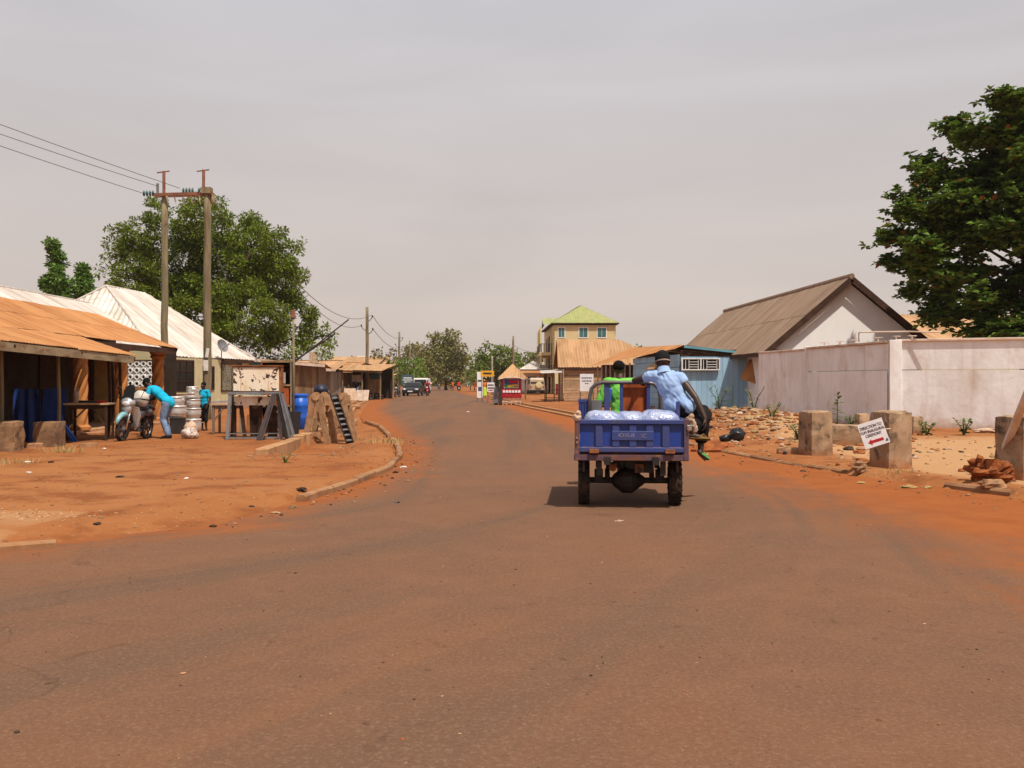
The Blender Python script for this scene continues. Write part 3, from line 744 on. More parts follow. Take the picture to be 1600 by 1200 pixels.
beam(r, (-10.95, 30.33, 2.47), (-13.5, 30.23, 3.52), 0.05, 0.16, 'brown_trim', 'fascia_board')
for y in (15.2, 17.6, 20.0, 22.1):
    beam(r, (interp([(13.5, -9.65), (22.5, -9.05)], y) - 0.05, y, interp([(13.5, 2.22), (22.5, 1.99)], y)), (-11.2, y, 2.6), 0.05, 0.09, 'dark_wood', 'rafter')
for (x, y, h) in ((-10.12, 14.2, 2.2), (-10.14, 18.4, 2.15)):
    m = MB(); m.tube([(x, y, 0), (x + 0.02, y, h * 0.5), (x, y, h)], 0.045, 7); bw(m, 'post', 'pole_wood', r)
for (x, y) in ((-9.95, 20.35), (-9.62, 22.15), (-9.9, 23.0), (-9.42, 22.3)):
    m = MB(); h = 2.08 if y < 22.5 else 2.2; m.tube([(x, y, 0), (x + 0.015, y + 0.01, h * 0.5), (x - 0.01, y, h)], 0.04 if y < 21 else 0.035, 7); bw(m, 'post', 'dark_wood' if y > 22 else 'pole_wood', r)
m = MB(); m.box((-12.45, 26.9, 0.09), (2.5, 7.6, 0.2)); bw(m, 'veranda_floor', 'concrete', r, bevel=0.02)
m = MB(); m.box((-10.98, 25.3, 0.06), (0.5, 2.4, 0.16)); bw(m, 'step', 'concrete', r, bevel=0.02)
slab(r, (-13.3, 23.2), (-13.3, 31.0), 0, 3.2, 0.15, 'interior_shade', 'back_wall')
slab(r, (-12.6, 12.8), (-12.6, 23.1), 0, 2.7, 0.1, 'interior_shade', 'back_wall')
slab(r, (-12.6, 23.15), (-13.3, 23.15), 0, 2.9, 0.1, 'interior_shade', 'side_wall')
slab(r, (-12.6, 13.0), (-9.9, 13.0), 0, 2.3, 0.1, 'interior_shade', 'side_wall')
slab(r, (-13.25, 29.3), (-12.55, 29.3), 0.19, 2.55, 0.12, 'yellow_wall', 'partition_wall')
slab(r, (-13.22, 31.2), (-11.75, 31.2), 0.0, 1.27, 0.14, 'orange_column', 'parapet')
slab(r, (-13.22, 31.2), (-11.75, 31.2), 2.2, 2.50, 0.14, 'cream_wall', 'lintel')
m = MB(); m.box((-13.19, 26.4, 1.2), (0.05, 1.0, 2.0)); bw(m, 'door', 'dark_wood', r)
for i, xx in enumerate((-12.72, -12.6, -12.48)):
    m = MB(); m.box((xx, 27.6 + 0.04 * (i % 2), 1.35), (0.11, 0.05, 2.1)); bw(m, 'curtain', 'red_paint' if i == 1 else 'dark_wood', r)
# pierced blocks in the end wall: each a square frame with a ring and corner ties
def breeze_mesh(s=0.215, th=0.09):
    m = MB(); n = 12
    for (r0, r1) in ((0.060, 0.092),):
        vs = []
        for y in (-th/2, th/2):
            for q in (r0, r1):
                for j in range(n): t_ = 2*math.pi*j/n; vs.append((q*math.cos(t_), y, q*math.sin(t_)))
        fs = []
        for j in range(n):
            k = (j+1) % n
            fs += [(j, k, n+k, n+j), (2*n+j, 3*n+j, 3*n+k, 2*n+k), (j, 2*n+j, 2*n+k, k), (n+j, n+k, 3*n+k, 3*n+j)]
        m.add(vs, fs)
    for a in (45, 135, 225, 315):
        c, s_ = math.cos(R(a)), math.sin(R(a)); m.bar((c*0.085, 0, s_*0.085), (c*s*0.68, 0, s_*s*0.68), th*0.95, 0.035, up=(0, 1, 0))
    for c in ((0, s/2-0.012), (0, -s/2+0.012)): m.box((0, 0, c[1]), (0.06, th*0.9, 0.03))
    for c in (s/2-0.012, -s/2+0.012): m.box((c, 0, 0), (0.03, th*0.9, 0.06))
    return m.mesh('breeze_block', 'white_paint')
bmesh_ = breeze_mesh()
for i in range(6):
    for k in range(4):
        o = link('breeze_block', bmesh_, r); o.location = Vector((-13.05 + i*0.222, 31.2, 1.40 + k*0.222)) - r.location
slab(r, (-13.25, 31.75), (-11.5, 31.75), 0, 2.6, 0.1, 'interior_shade', 'dark_backing')  # dark slab added behind the pierced blocks so their holes look shaded
# twisted columns
def twisted_column(root, x, y, z0, z1, rad=0.165):
    m = MB(); n = 40; k = 56; vs = []
    for i in range(k+1):
        z = lerp(z0, z1, i/k)
        for j in range(n):
            t_ = 2*math.pi*j/n; q = rad * (0.90 + 0.26*abs(math.sin(2.5*t_ - z*7.0))) ; vs.append((x + q*math.cos(t_), y + q*math.sin(t_), z))
    fs = [(i*n+j, i*n+(j+1)%n, (i+1)*n+(j+1)%n, (i+1)*n+j) for i in range(k) for j in range(n)]
    m.add(vs, fs); c = bw(m, 'column', 'orange_column', root, smooth=True)
    m = MB(); m.lathe([(rad*1.1, z1), (rad*1.5, z1+0.06), (rad*1.25, z1+0.12), (rad*1.55, z1+0.2), (rad*1.6, z1+0.26)], 16, (x, y, 0)); bw(m, 'capital', 'orange_column', c)
    m = MB(); m.lathe([(rad*1.6, z0-0.14), (rad*1.6, z0-0.06), (rad*1.2, z0)], 16, (x, y, 0)); bw(m, 'column_base', 'orange_column', c)
for (x, y) in ((-11.35, 24.4), (-11.35, 26.95), (-11.45, 30.0)): twisted_column(r, x, y, 0.33, 2.2)

# ---------------------------------------------------------------- left: house with the pale hipped roof
r = thing('hipped_roof_house', 'cream walled house with pale hipped sheet roof behind the twin utility poles', 'house', (-18, 46, 0))
A, B_, Cc, D = Vector((-15.9, 41.6, 2.62)), Vector((-13.9, 50.4, 2.62)), Vector((-24.2, 52, 2.62)), Vector((-25, 42.4, 2.62))
r1, r2 = Vector((-19.75, 45.2, 6.1)), Vector((-19.1, 48.2, 6.0))
roof_poly(r, [A, B_, r2, r1], 'zinc_roof', 0.8, 3, 0.045, seed=8)
roof_poly(r, [D, A, r1], 'zinc_roof', 0.8, 3, 0.045, seed=9)
roof_poly(r, [B_, Cc, r2], 'zinc_roof', 0.8, 3, 0.045, seed=10)
roof_poly(r, [Cc, D, r1, r2], 'zinc_roof', 1.2, 5, 0.025, seed=11)
for p, q in ((r1, r2), (r1, A), (r2, B_), (r1, D)):
    m = MB(); m.tube([p + Vector((0, 0, 0.05)), q + Vector((0, 0, 0.05))], 0.06, 6); bw(m, 'ridge_cap', 'zinc_roof', r)
wA, wB = Vector((-20.2, 26, 5.2)), Vector((-20.2, 45, 5.2))
roof_poly(r, [(-15.6, 26, 2.75), (-15.6, 41.4, 2.75), (-18.9, 44.6, 4.6), wB, wA], 'zinc_roof', 0.8, 3, 0.045, seed=12)
roof_poly(r, [(-24.5, 43, 2.8), (-24.5, 26, 2.8), wA, wB], 'zinc_roof', 1.4, 4, 0.025, seed=13)
m = MB(); m.tube([wA + Vector((0, 0, 0.04)), wB + Vector((0, 0, 0.04))], 0.05, 6); bw(m, 'ridge_cap', 'zinc_roof', r)
c0, c1 = (-15.55, 42.1), (-14.2, 49.9)
slab(r, c0, c1, 0, 2.58, 0.16, 'cream_wall'); slab(r, (-24.5, 42.8), (-15.64, 42.12), 0, 2.58, 0.16, 'cream_wall')
slab(r, (-14.28, 49.95), (-23.6, 51.4), 0, 2.58, 0.16, 'cream_wall'); slab(r, (-24.55, 43), (-23.7, 51.3), 0, 2.58, 0.16, 'cream_wall')
slab(r, (-15.8, 27), (-15.8, 41.9), 0, 2.7, 0.16, 'cream_wall'); slab(r, (-15.9, 26.9), (-24, 26.9), 0, 2.7, 0.16, 'cream_wall')
d = Vector((c1[0]-c0[0], c1[1]-c0[1])).normalized(); nn = Vector((d.y, -d.x))
def onw(t, o=0.08): return (lerp(c0[0], c1[0], t) + nn.x*o, lerp(c0[1], c1[1], t) + nn.y*o)
slab(r, onw(0.0, 0.11), onw(1, 0.11), -0.1, 0.52, 0.1, 'plinth_grey', 'plinth')
window(r, onw(0.02), onw(0.25), 1.0, 2.45, 'brown_trim', 'glass_dark', bars=2, hb=2, barm='dark_wood', sill='cream_wall')
window(r, onw(0.37), onw(0.50), 1.1, 2.2, 'brown_trim', 'glass_dark', bars=1, hb=1, barm='dark_wood')
window(r, onw(0.60), onw(0.88), 1.0, 2.42, 'brown_trim', 'lace', bars=1, hb=0)
beam(r, (-15.75, 41.75, 2.54), (-13.95, 50.2, 2.54), 0.04, 0.14, 'brown_trim', 'fascia_board')
# satellite dish on its roof
dsh = thing('satellite_dish', 'small grey satellite dish on the pale hipped roof', 'dish', W(346, 552, 46.5))
m = MB(); prof = [(0.001, 0), (0.12, 0.012), (0.24, 0.05), (0.34, 0.105)]; m.lathe(prof, 18, (0, 0, 0.35), (R(70), 0, R(60)), cap=False); m.build('reflector', 'grey_steel', dsh, smooth=True)
m = MB(); m.tube([(0, 0, -0.25), (0, 0, 0.3)], 0.025, 6); m.build('mast', 'grey_steel', dsh)
m = MB(); m.tube([(0.02, 0, 0.2), (0.42, -0.2, 0.42)], 0.012, 5); m.box((0.42, -0.2, 0.44), (0.07, 0.07, 0.1)); m.build('feed_arm', 'grey_steel', dsh)

# ---------------------------------------------------------------- left: low buildings down the street
r = thing('teal_wall_building', 'low teal walled building with pale roof edge beside the hipped roof house', 'building', (-15, 56, 0))
slab(r, (-14.9, 52.2), (-12.95, 52.2), 0, 2.62, 0.15, 'teal_wall'); planks_v(r, (-12.9, 52.2), (-11.0, 52.2), 0, 2.42, 8, 'old_wood', seed=2); slab(r, (-11.0, 52.35), (-12.5, 62), 0, 2.35, 0.15, 'old_wood')
slab(r, (-14.9, 52.3), (-16, 62), 0, 2.7, 0.15, 'teal_wall')
roof_poly(r, [(-10.4, 51.7, 2.45), (-12.2, 63, 2.35), (-17.2, 63, 2.9), (-15.3, 51.7, 2.83)], 'tan_roof', 0.9, 5, 0.02, seed=14)
beam(r, (-10.42, 51.68, 2.36), (-15.2, 51.68, 2.74), 0.05, 0.16, 'cap_stone', 'fascia_board')
window(r, (-14.2, 52.12), (-13.2, 52.12), 1.0, 2.1, 'brown_trim', 'glass_dark')

r = thing('plank_kiosk', 'weathered vertical plank kiosk with flat overhanging roof behind the blue barrel', 'kiosk', (-13.4, 68, 0))
planks_v(r, (-15.6, 66.0), (-13.0, 66.0), 0.05, 2.25, 11, 'grey_wood', seed=5); planks_v(r, (-13.0, 66.0), (-12.9, 70), 0.05, 2.2, 9, 'grey_wood', seed=6)
slab(r, (-15.6, 66.2), (-15.6, 70), 0, 2.2, 0.05, 'grey_wood'); slab(r, (-15.6, 70), (-12.9, 70), 0, 2.2, 0.05, 'grey_wood')
roof_poly(r, [(-17.2, 65.3, 2.42), (-12.4, 65.3, 2.36), (-12.4, 70.5, 2.55), (-17.2, 70.5, 2.55)], 'tan_roof', 0.8, 5, 0.02, seed=15)
beam(r, (-17.2, 65.25, 2.34), (-12.4, 65.25, 2.28), 0.04, 0.14, 'cap_stone', 'fascia_board')
sg = thing('roof_board', 'plain tall rectangular board standing on the plank kiosk roof', 'board', (-14.15, 66.2, 2.47))
m = MB(); m.box((0, 0, 0.56), (0.62, 0.05, 1.1), (R(-6), 0, R(4))); m.build('panel', 'rag', sg); m = MB(); m.bar((-0.2, 0.03, 0), (-0.2, 0.35, 0.55), 0.05); m.bar((0.2, 0.03, 0), (0.2, 0.35, 0.55), 0.05); m.build('brace', 'grey_wood', sg)

def shack(name, label, x0, x1, y0, y1, hf, hb, roofm, wallm, cat='shack', over=0.5, posts=2, seed=1, front=True):
    r = thing(name, label, cat, ((x0+x1)/2, (y0+y1)/2, 0))
    slab(r, (x0, y1), (x1, y1), 0, hb, 0.08, wallm, 'back_wall'); slab(r, (x0, y0+1.2), (x0, y1-0.05), 0, min(hf, hb), 0.08, wallm, 'side_wall'); slab(r, (x1, y0+1.2), (x1, y1-0.05), 0, min(hf, hb)-0.05, 0.08, wallm, 'side_wall')
    if front: planks_v(r, (x0+0.1, y0+1.2), (x1-0.1, y0+1.2), 0.05, hf-0.15, max(3, int((x1-x0)/0.35)), 'grey_wood', seed=seed)
    roof_poly(r, [(x0-over, y0-over, hf), (x1+over, y0-over, hf), (x1+over, y1+over, hb), (x0-over, y1+over, hb)], roofm, 0.85, 5, 0.02, seed=seed)
    for i in range(posts):
        x = lerp(x0, x1, i/max(1, posts-1)); m = MB(); m.tube([(x, y0, 0), (x, y0, hf)], 0.05, 6); bw(m, 'post', 'old_wood', r)
    return r
shack('tan_roof_shack', 'shack with steep tan sheet roof left of the tyre workshop', -19.4, -14.6, 74, 80, 2.3, 3.35, 'tan_roof', 'old_wood', seed=21)
shack('orange_roof_house', 'house with high orange sheet roof rising behind the roadside shacks', -19.5, -14.6, 96, 104, 3.0, 4.3, 'tan_roof', 'cream_wall', cat='house', posts=0, seed=22)
# tyre workshop: open shed with pole frame
r = thing('tyre_workshop', 'open roadside workshop shed with dark clutter under a sagging tan roof', 'workshop', (-11.3, 80, 0))
roof_poly(r, [(-14.2, 75.6, 2.45), (-10.6, 75.6, 2.35), (-10.2, 81.5, 2.95), (-14.2, 81.5, 3.1)], 'tan_roof', 0.85, 5, 0.02, seed=23)
roof_poly(r, [(-10.7, 80.2, 2.5), (-11.2, 88, 2.3), (-13.6, 88, 2.8), (-13.0, 80.2, 3.2)], 'tan_roof', 0.9, 5, 0.02, seed=24)
for (x, y, h) in ((-13.9, 76, 2.4), (-10.8, 76, 2.3), (-10.4, 81, 2.8), (-11.4, 87, 2.3), (-11.0, 84, 2.35), (-12.3, 76, 2.35)):
    m = MB(); m.tube([(x, y, 0), (x+0.03, y, h*0.5), (x, y, h)], 0.07, 6); bw(m, 'post', 'old_wood', r)
beam(r, (-14.2, 75.7, 2.36), (-10.6, 75.7, 2.27), 0.06, 0.12, 'old_wood', 'beam')
slab(r, (-14, 81.6), (-10.4, 81.6), 0, 2.6, 0.08, 'interior_shade', 'back_wall'); slab(r, (-11.3, 81.8), (-11.6, 87.6), 0, 1.9, 0.08, 'interior_shade', 'side_wall')
m = MB(); m.box((-11.5, 77.5, 1.4), (1.0, 0.1, 1.7)); bw(m, 'door_frame', 'old_wood', r)
m = MB(); m.box((-11.5, 77.43, 1.95), (0.8, 0.05, 0.5)); bw(m, 'door_panel', 'glass_teal', r)
m = MB(); m.box((-13.1, 78.2, 1.75), (0.75, 0.06, 0.6)); bw(m, 'notice_panel', 'paper', r)
m = MB(); m.box((-12.95, 78.0, 0.95), (0.6, 0.06, 0.35)); bw(m, 'notice_panel', 'paper', r)
for (x, y, z, k) in ((-13.4, 77.5, 0.18, 3), (-12.4, 77.0, 0.18, 4), (-11.9, 76.6, 0.18, 2), (-10.95, 76.5, 0.18, 2)):
    for i in range(k):
        o = thing('old_tyre', ('bottom', 'second', 'third', 'fourth')[i] + ' tyre from the ground in the ' + {3: 'far left', 4: 'tallest', 2: 'right'}[k] + (' pile at the doorway' if x == -11.9 else ' pile') + ' of the workshop', 'tyre', (x + random.uniform(-.05, .05), y, z - 0.06 + i*0.2), 0, 'workshop tyres')
        m = MB(); n = 16; vs = []
        for i2 in range(n):
            t_ = 2*math.pi*i2/n
            for j2 in range(8):
                u = 2*math.pi*j2/8; q = 0.27 + 0.09*math.cos(u); vs.append((q*math.cos(t_), q*math.sin(t_), 0.09*math.sin(u)))
        m.add(vs, [(i2*8+j2, ((i2+1)%n)*8+j2, ((i2+1)%n)*8+(j2+1)%8, i2*8+(j2+1)%8) for i2 in range(n) for j2 in range(8)]); m.build('casing', 'tyre', o, smooth=True)
o = thing('leaning_sheet', 'pale flat sheet leaning on the ground in front of the tyre workshop', 'sheet', (-12.5, 71.6, 0))
m = MB(); m.box((0, 0, 0.48), (0.9, 0.03, 1.05), (R(-24), 0, R(12))); m.build('board', 'rag', o)
o = thing('leaning_sheet', 'brown panel leaning next to the pale flat sheet', 'sheet', (-11.6, 71.9, 0))
m = MB(); m.box((0, 0, 0.42), (1.0, 0.03, 0.9), (R(-24), 0, R(-6))); m.build('board', 'cap_stone', o)
shack('grey_stall', 'small grey fronted stall just past the tyre workshop', -14.2, -12.4, 92, 96, 2.0, 2.3, 'tan_roof', 'plinth_grey', cat='stall', seed=25)
shack('roadside_shed', 'low dark shed between the tan roof shack and the workshop', -16.6, -14.6, 83, 90, 2.3, 3.4, 'rust_roof', 'old_wood', cat='shed', seed=26)
# ---------------------------------------------------------------- right: compound wall and gable house
r = thing('compound_wall', 'long pale plastered compound wall with coping along the right side', 'wall', (11.4, 28, 0))
P1, P2, P3 = (9.9, 36.9), (11.42, 28.0), (21.5, 23.0)
def wall_run(a, b, z1, th=0.2, n=3, groove=True):
    A = Vector((*a, 0)); B_ = Vector((*b, 0)); d = (B_ - A).normalized(); nn = Vector((d.y, -d.x, 0))
    for i in range(n):
        p, q = A.lerp(B_, i/n), A.lerp(B_, (i+1)/n); p = p + d*0.006; q = q - d*0.006
        m = MB(); z2 = 1.80 if groove else z1
        nseg = 14
        # lower leaf, slightly uneven plaster
        vs = []; fs = []
        for zi in range(9):
            z = lerp(-0.2, z2, zi/8)
            for k in range(nseg+1):
                c = p.lerp(q, k/nseg); o = 0.010*nz(c.x*1.3, c.y*1.3, z*1.5) if 0 < k < nseg else 0
                vs.append(c + nn*(th/2 + o) + Vector((0, 0, z)))
        fs = [(zi*(nseg+1)+k, zi*(nseg+1)+k+1, (zi+1)*(nseg+1)+k+1, (zi+1)*(nseg+1)+k) for zi in range(8) for k in range(nseg)]
        m.add(vs, fs); m.bar(p + Vector((0, 0, (z2-0.2)/2)) - nn*0.02, q + Vector((0, 0, (z2-0.2)/2)) - nn*0.02, th*0.8, z2+0.2-0.01)
        bw(m, 'wall_panel', 'white_wall', r, smooth=False)
        if groove:
            m = MB(); m.bar(p + Vector((0, 0, (z2+z1)/2+0.012)) - nn*0.02, q + Vector((0, 0, (z2+z1)/2+0.012)) - nn*0.02, th-0.005, z1-z2-0.024); bw(m, 'wall_panel', 'white_wall', r)
        m = MB(); m.bar(p + Vector((0, 0, z1+0.035)), q + Vector((0, 0, z1+0.035 + random.uniform(-0.01, 0.01))), th+0.09, 0.07); bw(m, 'coping', 'cap_stone', r, bevel=0.01)
wall_run(P1, (10.55, 33.1), 2.58, n=1, groove=False); wall_run((10.56, 33.04), P2, 2.62, n=1); wall_run((11.55, 27.88), P3, 2.66, n=2)
for (x, y) in ((11.5, 27.86), (10.56, 33.05)):
    m = MB(); s_ = 0.34 if x > 11 else 0.27; m.box((x, y, 1.32), (s_, s_, 2.78), (0, 0, R(-15))); bw(m, 'pilaster', 'white_wall', r, bevel=0.01)
m = MB(); m.tube([W(1342, 534, 28.5), W(1342, 520, 28.5), W(1345, 519, 28.4), W(1420, 518, 27.6), W(1470, 519, 27)], 0.022, 6); bw(m, 'pipe', 'cap_stone', r)
for px in (1288, 1313, 1336, 1372, 1400, 1425):
    p = G(px, 660); Y = interp([(1190, 36.9), (1390, 28.0), (1600, 26.0)], px); q = W(px, 533, Y); zz = 2.73
    m = MB(); m.tube([(q.x, Y, 2.62), (q.x, Y, zz+0.1)], 0.02, 5); m.box((q.x, Y, zz+0.1), (0.26, 0.06, 0.025)); bw(m, 'spike', 'cap_stone', r)

r = thing('gable_house', 'white gabled house with long brown sheet roof behind the compound wall', 'house', (14, 46, 0))
ap = Vector((13.85, 38.0, 5.72)); le = Vector((10.45, 38.0, 2.78)); re = Vector((17.2, 38.0, 2.9))
m = MB(); m.prism([(10.85, 38.2, 0), (16.8, 38.2, 0), (16.8, 38.2, 3.12), (13.85, 38.2, 5.55), (10.85, 38.2, 2.98)], (0, 0.2, 0)); bw(m, 'gable_wall', 'white_paint', r)
slab(r, (10.95, 38.42), (10.95, 56), 0, 2.95, 0.18, 'white_paint'); slab(r, (16.7, 38.42), (16.7, 56), 0, 3.1, 0.18, 'white_paint')
m = MB(); m.prism([(10.85, 56.0, 0), (16.8, 56.0, 0), (16.8, 56.0, 3.1), (13.3, 56.0, 5.5), (10.85, 56.0, 2.98)], (0, 0.2, 0)); bw(m, 'gable_wall', 'white_paint', r)
roof_poly(r, [(10.3, 37.84, 2.66), (9.5, 56.5, 2.70), (12.95, 56.5, 5.78), (13.85, 37.84, 5.78)], 'brown_roof', 0.9, 5, 0.022, row=2.3, seed=31)
roof_poly(r, [(16.4, 56.5, 2.9), (17.5, 37.84, 2.72), (13.85, 37.84, 5.78), (12.95, 56.5, 5.78)], 'brown_roof', 0.9, 5, 0.022, seed=32)
beam(r, (10.25, 37.82, 2.53), (13.86, 37.82, 5.65), 0.04, 0.24, 'brown_trim', 'barge_board'); beam(r, (17.52, 37.82, 2.60), (13.86, 37.82, 5.65), 0.04, 0.24, 'brown_trim', 'barge_board')
beam(r, (10.3, 37.6, 2.58), (9.5, 56.4, 2.62), 0.04, 0.16, 'brown_trim', 'fascia_board')
m = MB(); m.tube([(13.85, 37.8, 5.77), (12.95, 56.5, 5.77)], 0.12, 8); bw(m, 'ridge_cap', 'brown_roof', r)
for (x, z) in ((10.75, 2.78),): m = MB(); m.box((x, 37.9, z-0.1), (0.12, 0.7, 0.16)); bw(m, 'bracket', 'brown_trim', r)

r = thing('far_tan_roof_house', 'low building with ribbed tan roof behind the wall under the dark tree', 'building', (24, 60, 0))
roof_poly(r, [(20.0, 52, 3.6), (34, 52, 3.6), (33, 60, 5.8), (20.5, 60, 5.8)], 'tan_roof', 0.9, 3, 0.03, seed=33)
roof_poly(r, [(34, 68, 3.6), (20, 68, 3.6), (20.5, 60, 5.8), (33, 60, 5.8)], 'tan_roof', 1.2, 3, 0.03, seed=34)
slab(r, (20.5, 52.6), (33.5, 52.6), 0, 3.6, 0.2, 'cream_wall'); slab(r, (20.5, 52.8), (20.5, 67.4), 0, 3.6, 0.2, 'cream_wall')
m = MB(); m.prism([(20.5, 52.6, 3.6), (20.5, 67.5, 3.6), (20.5, 60, 5.7)], (0.2, 0, 0)); bw(m, 'gable_wall', 'cream_wall', r)
roof_poly(r, [(17.7, 50.5, 2.75), (20.6, 50.5, 2.75), (19.1, 50.5, 3.55)], 'tan_roof', 0.9, 3, 0.02, seed=35)

# ---------------------------------------------------------------- right: blue plank shed
r = thing('blue_shed', 'light blue plank shed with barred window and rusty roof edge behind the cargo tricycle', 'shed', (8.5, 48, 0))
a, c = (7.8, 42.95), (11.9, 42.75)
planks_v(r, a, c, 0.0, 2.5, 17, 'blue_shed', seed=41, zf=lambda t_: 2.62 if t_ < 0.68 else 2.72)
planks_h(r, (7.8, 42.98), (10.8, 42.84), 2.62, 2.95, 2, 'dark_wood', seed=42)
slab(r, (7.82, 43.1), (11.9, 42.9), 0, 2.6, 0.06, 'dark_wood', 'dark_backing')
planks_h(r, (6.78, 51.8), (7.76, 43.0), 0.0, 2.75, 9, 'blue_shed', seed=43)
slab(r, (6.9, 51.9), (7.85, 43.2), 0, 2.6, 0.06, 'dark_wood', 'dark_backing')
slab(r, (11.9, 42.5), (11.6, 60), 0, 2.6, 0.06, 'blue_shed', 'side_wall'); slab(r, (6.0, 61.8), (11.6, 60.5), 0, 2.6, 0.06, 'old_wood', 'back_wall')
slab(r, (7.9, 52.2), (7.2, 61.6), 0, 2.5, 0.06, 'interior_shade', 'stall_wall')
slab(r, (6.75, 52.0), (5.75, 61.6), 0, 0.85, 0.06, 'cap_stone', 'stall_counter')
roof_poly(r, [(7.55, 42.9, 2.98), (5.35, 62.3, 2.55), (8.0, 62.3, 3.75), (7.95, 42.86, 3.16)], 'rust_roof', 0.8, 6, 0.018, ragged=0.06, seed=44)
roof_poly(r, [(12.4, 61, 2.62), (12.5, 42.62, 2.68), (7.95, 42.86, 3.16), (8.2, 62.3, 3.05)], 'tan_roof', 0.85, 5, 0.02, seed=45)
beam(r, (7.95, 42.84, 3.09), (12.45, 42.6, 2.61), 0.04, 0.11, 'teal_wall', 'fascia_board')
for i in range(8):
    y = 52.4 + i*1.25; x = 7.8 - 0.1158*(y - 43) - 0.05
    m = MB(); m.box((x, y, 1.27), (0.08, 0.09, 2.5)); bw(m, 'post', 'cap_stone', r)
# barred window
A = Vector((7.85, 42.90, 0)); B_ = Vector((9.55, 42.82, 0)); d = (B_-A).normalized(); nn = Vector((d.y, -d.x, 0)); up = Vector((0, 0, 1))
m = MB(); m.bar(A + up*2.27 + nn*0.03, B_ + up*2.27 + nn*0.03, 0.03, 0.5); w = bw(m, 'window', 'glass_dark', r)
m = MB()
for z in (2.02, 2.53): m.bar(A - d*0.03 + up*z + nn*0.11, B_ + d*0.03 + up*z + nn*0.11, 0.14, 0.05)
for t_ in (0, 0.5, 1): p = A.lerp(B_, t_); m.bar(p + up*2.04 + nn*0.11, p + up*2.51 + nn*0.11, 0.05, 0.14, up=nn)
bw(m, 'window_frame', 'white_gloss', w)
for t_ in (0.09, 0.18, 0.43, 0.57, 0.66, 0.93): p = A.lerp(B_, t_); m = MB(); m.bar(p + up*2.04 + nn*0.15, p + up*2.51 + nn*0.15, 0.022, 0.022, up=nn); bw(m, 'window_bar', 'white_gloss', w)
for (t0, t1) in ((0.18, 0.43), (0.66, 0.93)):
    for z in (2.15, 2.26, 2.38): m = MB(); m.bar(A.lerp(B_, t0) + up*z + nn*0.152, A.lerp(B_, t1) + up*z + nn*0.152, 0.02, 0.025); bw(m, 'window_bar', 'white_gloss', w)
sh = thing('loose_roof_sheet', 'bent rust coloured roof sheet hanging off the end of the blue shed', 'metal sheet', (10.95, 41.7, 1.4))
roof_poly(sh, [(10.35, 42.05, 1.62), (10.85, 41.35, 1.38), (11.55, 41.6, 2.35), (10.75, 42.1, 2.48)], 'rust_roof', 0.5, 6, 0.02, name='sheet', seed=46)
lp = thing('shed_flap', 'short tan awning flap on the side of the blue shed', 'awning', (7.2, 46.6, 2.2))
m = MB(); m.box((-0.12, 0, 0.05), (0.5, 1.6, 0.03), (0, R(-38), R(6.6))); m.build('panel', 'tan_roof', lp)

# ---------------------------------------------------------------- right: plank house with tan roof
r = thing('plank_house', 'horizontal plank house with broad tan corrugated roof beside the green roofed block', 'house', (6.5, 69, 0))
planks_h(r, (3.75, 67.0), (11.2, 67.0), 0.1, 2.5, 13, 'pale_wood', seed=51)
slab(r, (3.75, 67.15), (11.2, 67.15), 0, 2.45, 0.06, 'dark_wood', 'dark_backing')
planks_h(r, (3.7, 74.0), (3.7, 67.1), 0.1, 2.5, 11, 'pale_wood', seed=52)
slab(r, (11.2, 67), (11.2, 74), 0, 2.45, 0.06, 'pale_wood', 'side_wall')
roof_poly(r, [(3.3, 66.75, 2.5), (12.2, 66.75, 2.5), (8.1, 70.5, 4.66), (3.35, 70.5, 4.66)], 'tan_roof', 0.8, 4, 0.035, seed=53)
roof_poly(r, [(12.2, 74.8, 2.5), (3.3, 74.8, 2.5), (3.35, 70.5, 4.66), (8.1, 70.5, 4.66)], 'tan_roof', 0.9, 5, 0.02, seed=54)
roof_poly(r, [(12.2, 66.75, 2.5), (12.2, 74.8, 2.5), (8.1, 70.5, 4.66)], 'tan_roof', 0.9, 5, 0.02, seed=55)
m = MB(); m.prism([(3.68, 67.1, 2.5), (3.68, 74, 2.5), (3.68, 70.5, 4.5)], (0.06, 0, 0)); bw(m, 'gable_wall', 'dark_wood', r)
beam(r, (3.3, 66.75, 2.42), (12.1, 66.75, 2.42), 0.05, 0.12, 'dark_wood', 'fascia_board')
r = thing('pole_shelter', 'small thin pole shelter standing at the left end of the plank house', 'shelter', (2.9, 66.5, 0))
for (x, y) in ((2.3, 65.0), (3.3, 65.0), (2.5, 68), (3.35, 66.2), (2.95, 65.0)):
    m = MB(); m.tube([(x, y, 0), (x+0.02, y, 1.1), (x, y, 2.05)], 0.04, 6); bw(m, 'post', 'dark_wood', r)
roof_poly(r, [(2.0, 64.6, 2.05), (3.6, 64.6, 2.1), (3.6, 68.4, 2.3), (2.0, 68.4, 2.3)], 'zinc_roof', 0.8, 5, 0.02, seed=56)
m = MB(); m.bar((2.3, 65, 0.35), (3.3, 65, 0.35), 0.05); m.bar((2.3, 65, 0.9), (3.3, 65, 0.9), 0.05); bw(m, 'rail', 'dark_wood', r)
nb = thing('notice_board', 'white notice board with dark lettering in front of the plank house', 'sign', (4.83, 60.0, 0))
m = MB(); m.box((0, 0, 1.42), (0.88, 0.05, 1.12)); m.build('board', 'sign_white', nb)
for x in (-0.42, 0.42): m = MB(); m.tube([(x, 0.05, 0), (x, 0.05, 2.0)], 0.03, 6); m.build('post', 'black_metal', nb)
